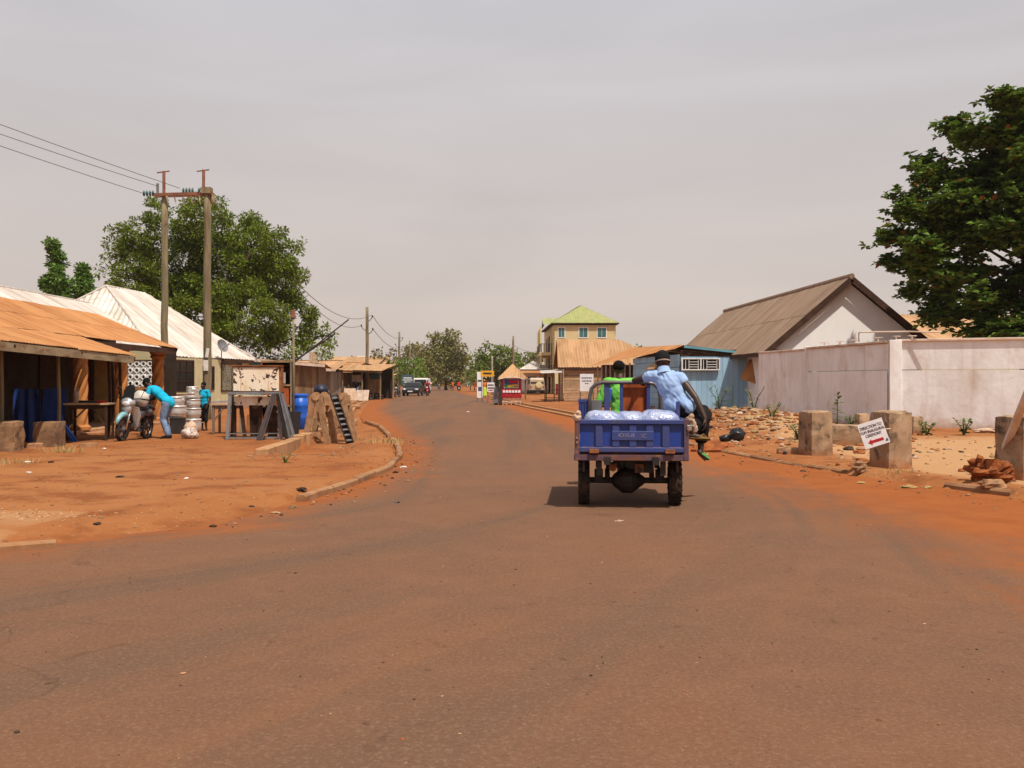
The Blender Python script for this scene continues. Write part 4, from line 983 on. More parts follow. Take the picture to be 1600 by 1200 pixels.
for z, w_ in ((1.72, 0.7), (1.52, 0.62), (1.36, 0.25)):
    for k in range(6 if w_ > 0.3 else 2):
        m = MB(); m.box((-w_/2 + w_*(k+0.5)/(6 if w_ > 0.3 else 2), -0.028, z), (w_/(7.5 if w_ > 0.3 else 3), 0.006, 0.07)); m.build('lettering', 'ink', nb)

# ---------------------------------------------------------------- right: three-storey block with the green roof
r = thing('green_roof_block', 'three storey tan block with green hipped roof and side balconies', 'building', (9.5, 128, 0))
x0, x1, y0, y1, H = 5.45, 13.2, 119.0, 138.0, 8.75
slab(r, (x0, y0), (x1, y0), 0, H, 0.2, 'tan_paint'); slab(r, (x1, y0+0.1), (x1, y1), 0, H, 0.2, 'tan_paint'); slab(r, (x1, y1), (x0-0.6, y1), 0, H, 0.2, 'tan_paint'); slab(r, (x0-0.55, y1-0.1), (x0, y0+0.1), 0, H, 0.2, 'tan_paint')
apx = Vector((9.3, 125, 11.75)); apy = Vector((8.9, 132, 11.75)); o_ = 0.5
ea, eb, ec, ed_ = Vector((x0-o_+0.1, y0-o_, H+0.25)), Vector((x1+o_, y0-o_, H+0.25)), Vector((x1+o_, y1+o_, H+0.25)), Vector((x0-0.6-o_, y1+o_, H+0.25))
roof_poly(r, [ea, eb, apx], 'green_roof', 0.62, 2, 0.04, ragged=0, seed=61); roof_poly(r, [eb, ec, apy, apx], 'green_roof', 0.62, 2, 0.04, ragged=0, seed=62)
roof_poly(r, [ec, ed_, apy], 'green_roof', 0.9, 2, 0.04, ragged=0, seed=63); roof_poly(r, [ed_, ea, apx, apy], 'green_roof', 0.62, 2, 0.04, ragged=0, seed=64)
m = MB(); m.prism([ea - Vector((0, 0, .12)), eb - Vector((0, 0, .12)), ec - Vector((0, 0, .12)), ed_ - Vector((0, 0, .12))], (0, 0, 0.1)); bw(m, 'soffit', 'brown_trim', r)
roof_poly(r, [(4.1, 122.5, 9.05), (8.5, 122.5, 9.05), (7.6, 127, 10.15), (4.1, 127, 10.15)], 'green_roof', 0.6, 2, 0.04, ragged=0, seed=65)
m = MB(); m.prism([(4.15, 122.6, 8.95), (4.15, 130, 8.95), (4.15, 127, 10.1)], (0.1, 0, 0)); bw(m, 'porch_gable', 'brown_trim', r)
for (pa, pb) in ((872, 882.5), (904.5, 918.5), (933, 947.5)):
    xa, xb = (pa-800)/F*118.9, (pb-800)/F*118.9
    window(r, (xa, 118.9), (xb, 118.9), 7.15, 8.45, 'white_gloss', 'glass_teal', fw=0.1, bars=1)
    window(r, (xa, 118.9), (xb, 118.9), 4.2, 5.5, 'white_gloss', 'glass_teal', fw=0.1, bars=1)
for zb in (5.15, 2.3):
    m = MB(); m.box((4.35, 128.3, zb), (1.5, 14, 0.4)); bw(m, 'balcony', 'tan_paint', r)
    m = MB()
    for k in range(34): m.box((3.66, 121.5 + k*0.41, zb+0.75), (0.05, 0.09, 1.05))
    for k in range(5): m.box((3.85 + k*0.33, 121.4, zb+0.75), (0.09, 0.05, 1.05))
    m.box((3.66, 128.3, zb+1.3), (0.07, 14, 0.08)); m.box((4.5, 121.4, zb+1.3), (1.7, 0.07, 0.08)); o = bw(m, 'railing', 'pipe_grey', r); o['kind'] = 'stuff'
    for yy in (122.4, 127, 132): m = MB(); m.box((4.95, yy, zb+1.35), (0.08, 0.9, 2.1)); bw(m, 'door', 'dark_wood', r)
for yy in (121.6, 128.2, 135): m = MB(); m.box((3.75, yy, 4.4), (0.24, 0.24, 8.6)); bw(m, 'column', 'tan_paint', r)

# ---------------------------------------------------------------- middle distance, right side
r = thing('pyramid_roof_hut', 'open hut with tan pyramid roof behind the red kiosk', 'hut', (0.05, 76, 0))
c4 = [(-1.15, 74.9, 1.75), (1.25, 74.9, 1.75), (1.25, 77.3, 1.75), (-1.15, 77.3, 1.75)]; tp = (0.05, 76.1, 2.95)
for k in range(4): roof_poly(r, [c4[k], c4[(k+1) % 4], tp], 'tan_roof', 0.8, 4, 0.02, seed=70+k)
for (x, y) in ((-1.0, 75.1), (1.1, 75.1), (1.1, 77.1), (-1.0, 77.1)): m = MB(); m.tube([(x, y, 0), (x, y, 1.76)], 0.05, 6); bw(m, 'post', 'old_wood', r)
r = thing('red_kiosk', 'dark red roadside kiosk with painted window panel and white trimmed roof', 'kiosk', (-0.08, 58.5, 0))
m = MB(); m.box((0.05, 0.5, 0.72), (1.28, 1.1, 0.55)); m.build('cabinet', 'red_paint', r, bevel=0.02)
m = MB(); m.box((0.05, 0.55, 1.35), (1.24, 1.0, 0.7)); m.build('booth', 'red_paint', r, bevel=0.02)
m = MB(); m.box((0.02, 0.03, 1.36), (0.92, 0.03, 0.58)); pn = m.build('window_panel', 'sign_white', r)
m = MB(); m.box((0.02, 0.008, 1.38), (0.86, 0.02, 0.5)); m.build('picture_field', 'ink_blue', pn)
m = MB(); m.box((0.1, -0.006, 1.23), (0.66, 0.014, 0.13), (0, R(-6), 0)); m.build('picture_stripe', 'yellow_sign', pn)
m = MB(); m.ell((-0.24, -0.004, 1.2), (0.17, 0.012, 0.12), 10, 6); m.build('picture_leaf', 'green_paint', pn)
m = MB(); m.box((0.12, -0.010, 1.14), (0.5, 0.012, 0.05)); m.build('picture_stripe', 'green_paint', pn)
m = MB(); m.box((0.15, 0.0, 1.47), (0.5, 0.014, 0.16)); m.build('picture_patch', 'red_cloth', pn)
for k in range(6): m = MB(); m.box((-0.42 + k*0.19, -0.075, 0.86), (0.15, 0.02, 0.15)); m.build('lettering', 'sign_white', r)
for s_ in (-1, 1): m = MB(); m.bar((0.06, 0.4, 1.83), (0.06 + s_*0.85, 0.4, 1.62), 1.35, 0.035, up=(0, 0, 1)); m.build('roof_panel', 'white_gloss', r)
for (x, y) in ((-0.5, 0.05), (0.6, 0.05), (-0.5, 0.95), (0.6, 0.95), (-0.25, 0.05), (0.05, 0.05), (0.35, 0.05)): m = MB(); m.box((x, y, 0.23), (0.045, 0.045, 0.46)); m.build('leg', 'cap_stone', r)
m = MB(); m.bar((-0.55, 0.03, 0.2), (0.65, 0.03, 0.2), 0.04); m.bar((-0.55, 0.03, 0.38), (0.65, 0.03, 0.38), 0.04); m.build('rail', 'cap_stone', r)
for s_, x in ((1, -1.02), (2, -0.72)):
    o = thing('metal_cabinet', 'grey metal cabinet standing left of the red kiosk, ' + ('outer one' if s_ == 1 else 'inner one'), 'cabinet', (x, 59.0 + s_*0.1, 0))
    m = MB(); m.box((0, 0, 0.62), (0.28, 0.6, 1.0 if s_ == 1 else 1.1)); m.build('body', 'grey_steel', o, bevel=0.01); m = MB(); m.box((0.1, -0.31, 0.7), (0.02, 0.02, 0.14)); m.build('handle', 'chrome', o)
    m = MB(); m.box((0, 0, 0.06), (0.24, 0.5, 0.13)); m.build('plinth', 'black_metal', o)
def signboard(name, label, loc, w, h, z, bm, legs=2, cat='sign', lines=(), rz=0.0, lm='ink'):
    r = thing(name, label, cat, loc, rz)
    m = MB(); m.box((0, 0, z), (w, 0.05, h)); m.build('board', bm, r)
    for i in range(legs): x = 0 if legs == 1 else lerp(-w*0.42, w*0.42, i/(legs-1)); m = MB(); m.box((x, 0.06, (z+h*0.3)/2), (0.06, 0.06, z+h*0.3)); m.build('post', 'grey_steel', r)
    for (dz, ww, hh, mm) in lines: m = MB(); m.box((0, -0.03, z+dz), (ww, 0.012, hh)); m.build('lettering', mm, r)
    return r
p = W(757, 590, 72); signboard('yellow_sign', 'yellow shop sign board on post left of the red kiosk', (-1.75, 66, 0), 0.95, 0.42, 2.05, 'yellow_sign', lines=((0.02, 0.6, 0.12, 'ink'),))
signboard('white_sign_panel', 'tall narrow white panel sign behind the yellow sign', (-2.35, 68, 0), 0.42, 1.9, 1.25, 'white_gloss', lines=((0.3, 0.3, 0.12, 'ink'), (-0.3, 0.25, 0.3, 'ink_blue')))
signboard('price_board', 'small white board with dark lines beside the grey cabinets', (-1.45, 63.5, 0), 0.5, 0.65, 1.1, 'sign_white', lines=((0.15, 0.4, 0.08, 'ink'), (-0.05, 0.4, 0.08, 'ink'), (-0.2, 0.3, 0.06, 'ink_red')))
signboard('teal_sign', 'dark teal roadside signboard with white lines beyond the black car', (-12.6, 112, 0), 1.5, 1.15, 1.75, 'teal_sign', lines=((0.2, 1.0, 0.12, 'sign_white'), (-0.05, 1.2, 0.10, 'sign_white'), (-0.3, 0.8, 0.12, 'sign_white')))
r = thing('pale_roof_house', 'small house with cream hipped roof behind the parked off-roader', 'house', (2.9, 125, 0))
c4 = [(0.9, 121, 3.1), (5.0, 121, 3.1), (5.0, 129, 3.1), (0.9, 129, 3.1)]; tp = (2.85, 124.5, 4.3)
for k in range(4): roof_poly(r, [c4[k], c4[(k+1) % 4], tp], 'zinc_roof', 0.9, 4, 0.02, seed=80+k)
slab(r, (1.3, 121.6), (4.7, 121.6), 0, 3.05, 0.2, 'white_wall'); slab(r, (1.3, 121.8), (1.3, 128.4), 0, 3.05, 0.2, 'white_wall'); slab(r, (4.7, 121.8), (4.7, 128.4), 0, 3.05, 0.2, 'white_wall')
roof_poly(r, [(0.8, 118.5, 2.6), (5.2, 118.5, 2.6), (5.2, 121.3, 2.95), (0.8, 121.3, 2.95)], 'rust_roof', 0.9, 4, 0.02, seed=85)
for x in (1.0, 5.0): m = MB(); m.box((x, 118.8, 1.3), (0.12, 0.12, 2.6)); bw(m, 'post', 'old_wood', r)
m = MB(); m.box((2.6, 121.45, 1.1), (1.0, 0.06, 2.1)); bw(m, 'door', 'dark_wood', r)
window(r, (3.6, 121.48), (4.4, 121.48), 1.0, 2.1, 'brown_trim', 'glass_dark')
shack('white_shop', 'bright white walled shop half hidden by the brown tree on the left', -17.5, -14.2, 100, 105, 3.2, 4.4, 'tan_roof', 'white_paint', cat='shop', posts=2, seed=88, front=False)
for (i, x) in enumerate((-6.5, -3.6)):
    shack('far_hut', 'far small ' + ('white' if i == 0 else 'grey') + ' hut at the end of the road', x, x+2.0, 195+i*12, 199+i*12, 2.3, 3.0, 'zinc_roof', 'white_paint' if i == 0 else 'plinth_grey', cat='hut', seed=90+i)
# ---------------------------------------------------------------- trees
def leaves(name, P, D, L, Wd, mt, seed=0, bend=0.25, flat=1.6):
    """one quad per leaf: P base points, D directions, L lengths, Wd half-width ratio"""
    g = np.random.default_rng(seed); n = len(P)
    D = D / (np.linalg.norm(D, axis=1, keepdims=True) + 1e-9)
    N = g.normal(size=(n, 3)); N[:, 2] += flat
    S = np.cross(D, N); S /= (np.linalg.norm(S, axis=1, keepdims=True) + 1e-9); N = np.cross(S, D)
    L = L[:, None]; w = L * Wd
    V = np.stack([P, P + D*L*0.55 + S*w + N*L*bend*0.35, P + D*L - N*L*bend*0.25, P + D*L*0.55 - S*w + N*L*bend*0.35], 1).reshape(-1, 3)
    Fq = np.arange(4*n).reshape(n, 4)
    return np_mesh(name, V, Fq, mt)
def crown_points(cl, density, g, sub=0.30, shell=0.55):
    """cl: (x,y,z,r) clumps -> leaf bases and outward directions, gathered in sub-clumps"""
    Ps = []; Ds = []
    for (x, y, z, r) in cl:
        ns = max(4, int(14 * (r / 1.0) ** 1.5)) if r > 0.5 else 5
        ns = min(ns, 90)
        d = g.normal(size=(ns, 3)); d /= np.linalg.norm(d, axis=1, keepdims=True)
        rad = r * (shell + (1 - shell) * g.random(ns) ** 0.6)
        C = np.array([x, y, z]) + d * rad[:, None] * np.array([1, 1, 0.88])
        for c in C:
            sr = max(0.22, r * sub * g.uniform(0.6, 1.25)); k = max(6, int(density * sr * sr * g.uniform(0.7, 1.3)))
            q = g.normal(size=(k, 3)); q /= np.linalg.norm(q, axis=1, keepdims=True)
            rr = sr * g.random(k) ** 0.45
            Ps.append(c + q * rr[:, None] * np.array([1, 1, 0.75])); Ds.append(q + 0.35 * g.normal(size=(k, 3)) + np.array([0, 0, -0.15]))
    return np.concatenate(Ps), np.concatenate(Ds)
def tree(name, label, base, cl, mt, density=60, leaf=0.3, wd=0.24, trunk_r=0.3, fork=0.35, seed=1, cat='tree', group=None, sub=0.30, shell=0.55, limbs=9, lo=0.7):
    g = np.random.default_rng(seed)
    r = thing(name, label, cat, base, 0, group); bx, by, bz = base
    P, D = crown_points([(x-bx, y-by, z-bz, q) for (x, y, z, q) in cl], density, g, sub, shell)
    L = leaf * g.uniform(lo, 1.3, len(P))
    o = link('crown', leaves('crown', P, D, L, wd, mt, seed), r); o['kind'] = 'stuff'
    m = MB(); cz = np.mean([c[2] for c in cl]) - bz; cx = np.mean([c[0] for c in cl]) - bx; cy = np.mean([c[1] for c in cl]) - by
    fz = cz * (1 - fork)
    m.tube([(0, 0, -0.1), (0.05*cx, 0, fz*0.5), (cx*0.25, cy*0.25, fz)], [trunk_r*1.25, trunk_r, trunk_r*0.8], 9); m.build('trunk', 'bark', r, smooth=True)
    big = sorted(cl, key=lambda c: -c[3])[:limbs]; m = MB()
    for (x, y, z, q) in big:
        e_ = Vector((x-bx, y-by, z-bz)); s_ = Vector((cx*0.25, cy*0.25, fz*g.uniform(0.75, 1.0)))
        mid = s_.lerp(e_, 0.5) + Vector((g.normal()*0.3, g.normal()*0.3, 0.25*q))
        m.tube([s_, mid, e_], [trunk_r*0.45, trunk_r*0.28, trunk_r*0.10], 6)
        for k in range(3):
            t_ = e_ + Vector((g.uniform(-1, 1), g.uniform(-1, 1), g.uniform(-1, 1)*0.7)) * q * 0.6; m.tube([mid.lerp(e_, 0.5), t_], [trunk_r*0.13, trunk_r*0.05], 5)
    m.build('limbs', 'bark', r, smooth=True)
    return r
def pxcl(Y, lst, seed=0, dy=1.0):
    """clumps given by their outline in the photo, each set at its own depth"""
    rnd = random.Random(seed); out = []
    for (px, py, pr) in lst:
        rr = pr / F * Y; d = Y + rnd.uniform(-dy, dy) * max(1.5, rr) ; p = W(px, py, Y); out.append((p.x, d, p.z, rr))
    return out
cl = pxcl(60, [(330,345,40),(290,352,42),(372,365,42),(235,372,42),(205,385,36),(188,362,17),(260,420,62),(340,420,75),(405,398,46),(437,384,28),(456,376,14),(428,440,50),(455,498,42),(400,500,60),(330,500,55),(490,532,30),(514,548,15),(503,516,14),(293,306,15),(196,432,26),(448,425,28),(240,318,10),(394,338,17),(320,318,16),(262,330,22),(180,405,14),(230,445,40),(290,470,45),(440,545,35),(250,318,10),(470,395,9)], 1, 1.2)
tree('neem_tree', 'large bushy green tree behind the twin utility poles', (-19.2, 60, 0), cl, 'leaf_neem', 420, 0.225, 0.22, 0.42, 0.45, 3, sub=0.27, limbs=8)
cl = pxcl(33, [(1600,210,62),(1545,178,30),(1515,163,14),(1499,158,7),(1560,258,56),(1500,268,32),(1490,300,40),(1448,312,26),(1470,352,52),(1425,368,28),(1404,352,14),(1540,340,60),(1600,340,70),(1437,418,18),(1422,396,14),(1482,425,28),(1560,420,42),(1600,430,60),(1505,470,9),(1565,495,36),(1525,520,18),(1452,450,10),(1443,476,7),(1582,515,28),(1540,492,14),(1396,384,6),(1440,345,22),(1490,410,22),(1505,205,16),(1530,235,26),
    (1680,250,100),(1700,380,110),(1650,170,46),(1750,300,110),(1690,490,70),(1600,165,22),(1780,440,90)], 2, 1.3)
cl = [(x + 0.70, y, z - 0.46, max(0.16, q - 0.08)) for (x, y, z, q) in cl + pxcl(33, [(1530,195,30),(1562,172,24),(1590,158,20),(1508,235,28),(1520,168,14),(1475,285,26),(1455,330,30),(1575,215,40),(1500,330,40),(1420,372,18),(1530,290,45),(1500,508,11),(1530,518,14),(1475,470,9),(1450,464,7),(1556,524,18),(1478,500,7),(1515,495,10),(1590,470,30),(1449,222,20),(1432,256,20),(1408,282,17),(1384,316,14),(1376,345,12),(1386,375,13),(1398,405,12),(1412,432,9),(1480,170,16),(1470,200,18)], 9, 1.2)]
def almond():
    g = np.random.default_rng(5); base = (18.6, 33.5, 0)
    r = thing('almond_tree', 'big dark glossy leaved tree overhanging the compound wall on the right', 'tree', base)
    Ps = []; Ds = []
    for (x, y, z, q) in cl:
        ns = int(min(90, 13 * q ** 1.7 + 4)); d = g.normal(size=(ns, 3)); d /= np.linalg.norm(d, axis=1, keepdims=True)
        C = np.array([x-base[0], y-base[1], z]) + d * (q * (0.45 + 0.62*g.random(ns)**0.6))[:, None] * np.array([1, 1, 0.80])
        for c in C:
            sr = g.uniform(0.16, 0.34)
            for s_ in range(g.integers(10, 24)):
                cc = c + g.normal(size=3) * np.array([sr, sr, sr*0.7]); k = 9; a = np.arange(k) * 2.4 + g.random()*6
                dd = np.stack([np.cos(a), np.sin(a), g.uniform(-0.35, 0.55, k)], 1); Ps.append(np.repeat(cc[None], k, 0)); Ds.append(dd + 0.15*g.normal(size=(k, 3)))
    P = np.concatenate(Ps); D = np.concatenate(Ds)
    o = link('crown', leaves('crown', P, D, 0.25*g.uniform(0.7, 1.3, len(P)), 0.29, 'leaf_almond', 6, 0.3, 2.6), r); o['kind'] = 'stuff'
    m = MB(); m.tube([(0, 0, -0.1), (0.1, 0, 2), (0.05, 0, 4.5), (0, 0, 8)], [0.42, 0.34, 0.28, 0.15], 10); m.build('trunk', 'bark', r, smooth=True)
    m = MB()
    for (x, y, z, q) in sorted(cl, key=lambda c: -c[3])[:24]:
        e_ = Vector((x-base[0], y-base[1], z)); h = max(2.4, min(7.5, z - 1.2)); m.tube([(0, 0, h), Vector((0, 0, h)).lerp(e_, 0.5) + Vector((0, 0, 0.2)), e_], [0.08, 0.045, 0.02], 6)
    m.build('limbs', 'bark', r, smooth=True)
almond()
tree('slender_tree', 'narrow light green columnar tree above the pale roof ridge, taller one', (-25.4, 52, 0), pxcl(52, [(84,380,6),(85,390,8),(86,400,10),(88,410,11),(89,420,13),(92,430,15),(95,440,17),(100,450,18),(106,458,17),(82,448,13),(66,437,7),(72,444,7),(90,462,16)], 3, 0.3), 'leaf_ashoka', 1100, 0.24, 0.26, 0.14, 0.5, 8, sub=0.4, shell=0.3)
tree('slender_tree', 'small columnar tree just left of the pale hipped roof peak', (-24.0, 52.5, 0), pxcl(52, [(131,419,5),(132,427,7),(133,435,8),(134,444,9),(136,453,10),(140,461,10),(130,464,9)], 4, 0.3), 'leaf_ashoka', 1100, 0.24, 0.26, 0.12, 0.5, 9, sub=0.4, shell=0.3)
def bt(name, label, Y, lst, mt, seed, leaf=0.42, dens=52, tr=0.25, dy=1.2):
    c = pxcl(Y, lst, seed, dy); x = float(np.mean([q[0] for q in c])); return tree(name, label, (x, Y, 0), c, mt, dens, leaf, 0.26, tr, 0.5, seed, group='trees at the far end of the road', sub=0.33, limbs=7)
bt('roadside_tree', 'brownish dry leaved tree beside the second utility pole', 104, [(595,562,14),(585,575,12),(606,570,14),(600,590,14),(578,590,10),(612,552,8),(590,550,8)], 'leaf_brown', 21)
bt('roadside_tree', 'bright green rounded tree over the teal signboard', 122, [(640,572,18),(628,582,14),(655,580,14),(642,592,16),(660,592,9),(632,565,8)], 'leaf_bright', 22)
bt('roadside_tree', 'tall olive tree at the bend of the road', 165, [(690,535,20),(675,528,10),(705,530,14),(720,545,12),(690,560,26),(670,560,18),(712,565,20),(725,560,10),(680,580,22),(708,585,20),(664,545,8),(700,518,6),(718,525,6)], 'leaf_olive', 23, 0.55, 34)
bt('roadside_tree', 'broad dark green tree behind the yellow sign', 150, [(765,552,18),(745,560,14),(785,556,18),(805,560,14),(822,558,9),(770,575,24),(745,580,16),(800,575,20),(820,570,12),(735,585,12),(760,540,7),(785,595,16)], 'leaf_far', 24, 0.5, 42)
bt('roadside_tree', 'hazy grey green tree left of the tall olive tree', 230, [(640,548,10),(650,545,9),(632,556,9),(655,556,10)], 'leaf_olive', 25, 0.8, 16)
bt('roadside_tree', 'small tree top showing above the plank house roof', 128, [(1000,552,10),(985,556,9),(1015,556,10),(1030,560,8),(998,545,4)], 'leaf_far', 26, 0.5, 30)
bt('roadside_tree', 'pale hazy tree top right of the broad dark green tree', 260, [(838,556,8),(828,560,7),(848,560,7)], 'leaf_olive', 27, 0.9, 14)
for i, (px, py, pr, Y, lab) in enumerate(((668, 590, 9, 150, 'low yellowish bush beside the teal signboard'), (718, 594, 8, 185, 'low grey green bush closing the road end'), (735, 592, 9, 180, 'low green bush at the right of the road end'), (604, 598, 9, 100, 'dark bush in front of the white walled shop'), (655, 600, 6, 118, 'scrubby bush behind the black car'))):
    c = pxcl(Y, [(px, py, pr), (px-pr*0.8, py+2, pr*0.7), (px+pr*0.8, py+3, pr*0.7)], 30+i); tree('bush', lab, (c[0][0], Y, 0), c, ('leaf_olive', 'leaf_far')[i % 2], 34, 0.45, 0.26, 0.08, 0.4, 40+i, cat='bush', limbs=3)
g = np.random.default_rng(77); P = []; D = []
for k in range(150):
    x = g.uniform(-95, 80); y = 330 + g.uniform(-25, 40)
    h = g.uniform(4, 9.5); n = 60; q = g.normal(size=(n, 3)); q /= np.linalg.norm(q, axis=1, keepdims=True); P.append(np.array([x, y, h*0.52]) + q*np.array([4.5, 3, h*0.48])*g.random((n, 1))**0.4); D.append(q)
P = np.concatenate(P); o = link('far_tree_line', leaves('far_tree_line', P, np.concatenate(D), g.uniform(1.2, 2.4, len(P)), 0.35, 'leaf_olive', 4)); o['kind'] = 'stuff'; o['label'] = 'far hazy tree line closing the view'; o['category'] = 'trees'

# ---------------------------------------------------------------- people
def fuse(m, name, mt, parent, vox=0.012, smooth=4, wrinkle=0.0, wscale=9.0, seed=0, stretch=(1, 1, 1)):
    """melt overlapping pieces into one continuous surface"""
    me = m.mesh(name, mt); o = link(name, me)
    a = o.modifiers.new('r', 'REMESH'); a.mode = 'VOXEL'; a.voxel_size = vox
    if smooth: b_ = o.modifiers.new('s', 'SMOOTH'); b_.factor = 0.5; b_.iterations = smooth
    dg = bpy.context.evaluated_depsgraph_get(); me2 = bpy.data.meshes.new_from_object(o.evaluated_get(dg)); bpy.data.objects.remove(o)
    me2.materials.clear(); me2.materials.append(MATS[mt])
    if wrinkle:
        nr = [v.normal.copy() for v in me2.vertices]
        for v, n_ in zip(me2.vertices, nr):
            p = (Vector(((v.co.x + v.co.z*0.7)*1.5, v.co.y*0.9, (v.co.z - v.co.x)*0.4)) if stretch == 'diag' else Vector((v.co.x*stretch[0], v.co.y*stretch[1], v.co.z*stretch[2]))) * wscale + Vector((seed, seed*2, 0))
            w = 0.7*mnoise.noise(p*0.6) + 0.9*(0.6 - 2.2*abs(mnoise.noise(p + Vector((4, 1, 2)) + Vector((0.6, 0.3, 0.5))*mnoise.noise(p*0.4)))); v.co += n_ * w * wrinkle
    me2.polygons.foreach_set('use_smooth', [True]*len(me2.polygons))
    return link(name, me2, parent)
def limb(m, pts, rs, n=10): m.tube(pts, rs, n, rnd=True)
def head_geo(m, c, yaw=0.0, pitch=0.0, s=1.0):
    """head with brow, nose, lips, chin and ears; faces +y before yaw"""
    M = Euler((pitch, 0, yaw)).to_matrix(); c = Vector(c)
    def e_(p, r_): m.ell(c + M @ (Vector(p)*s), tuple(q*s for q in r_), 12, 8, M)
    e_((0, -0.012, 0.035), (0.074, 0.094, 0.088)); e_((0, 0.022, -0.035), (0.056, 0.066, 0.085)); e_((0, 0.052, -0.095), (0.030, 0.028, 0.024))
    e_((0, 0.085, 0.025), (0.048, 0.012, 0.012)); e_((0, 0.094, -0.015), (0.015, 0.022, 0.022)); e_((0, 0.082, -0.055), (0.026, 0.014, 0.012))
    for x in (-1, 1): e_((x*0.076, -0.008, -0.008), (0.012, 0.020, 0.030)); e_((x*0.040, 0.062, -0.02), (0.022, 0.02, 0.02))
def eyes(parent, c, yaw, pitch, s=1.0):
    M = Euler((pitch, 0, yaw)).to_matrix(); m = MB()
    for x in (-1, 1): m.ell(Vector(c) + M @ Vector((x*0.031*s, 0.083*s, 0.003*s)), (0.013*s, 0.008*s, 0.007*s), 8, 6, M)
    m.build('eyes', 'cuff_white', parent, smooth=True)
def hand_geo(m, wrist, d, palm_n, s=1.0, curl=0.5, side=1):
    """five separate fingers; d = towards the fingertips, palm_n = the way the palm faces"""
    wrist = Vector(wrist); d = Vector(d).normalized(); n_ = Vector(palm_n); n_ = (n_ - d*n_.dot(d)).normalized(); x = d.cross(n_)*side
    Mx = Matrix((x, d, n_)).transposed()
    m.ell(wrist + d*0.048*s, (0.040*s, 0.055*s, 0.016*s), 10, 6, Mx)
    for i, (o, L) in enumerate(((-0.030, 0.066), (-0.010, 0.076), (0.010, 0.072), (0.029, 0.056))):
        b0 = wrist + d*0.092*s + x*o*s; a1 = curl*0.8; a2 = curl*1.7
        p1 = b0 + (d*math.cos(a1) + n_*math.sin(a1))*L*0.5*s; p2 = p1 + (d*math.cos(a2) + n_*math.sin(a2))*L*0.5*s
        limb(m, [wrist + d*0.06*s + x*o*0.9*s, b0, p1, p2], [0.0095*s, 0.0095*s, 0.0088*s, 0.0075*s], 7)
    t0 = wrist + d*0.025*s - x*0.03*s; t1 = t0 + (d*0.6 - x*0.75 + n_*0.3).normalized()*0.042*s; t2 = t1 + (d*0.9 - x*0.25 + n_*0.4).normalized()*0.034*s
    limb(m, [t0, t1, t2], [0.013*s, 0.0105*s, 0.0085*s], 7)
def foot_geo(m, ankle, d, s=1.0, down=(0, 0, -1)):
    a = Vector(ankle); d = Vector(d).normalized(); dn = Vector(down).normalized()
    limb(m, [a - d*0.035*s + dn*0.045*s, a + d*0.05*s + dn*0.05*s, a + d*0.15*s + dn*0.065*s], [0.032*s, 0.036*s, 0.024*s], 8)
    x = d.cross(dn)
    for i in range(5): o = (i-2)*0.015*s; limb(m, [a + d*0.14*s + dn*0.066*s + x*o, a + d*(0.185 - abs(i-1)*0.008)*s + dn*0.070*s + x*o*1.15], [0.011*s, 0.0085*s], 6)
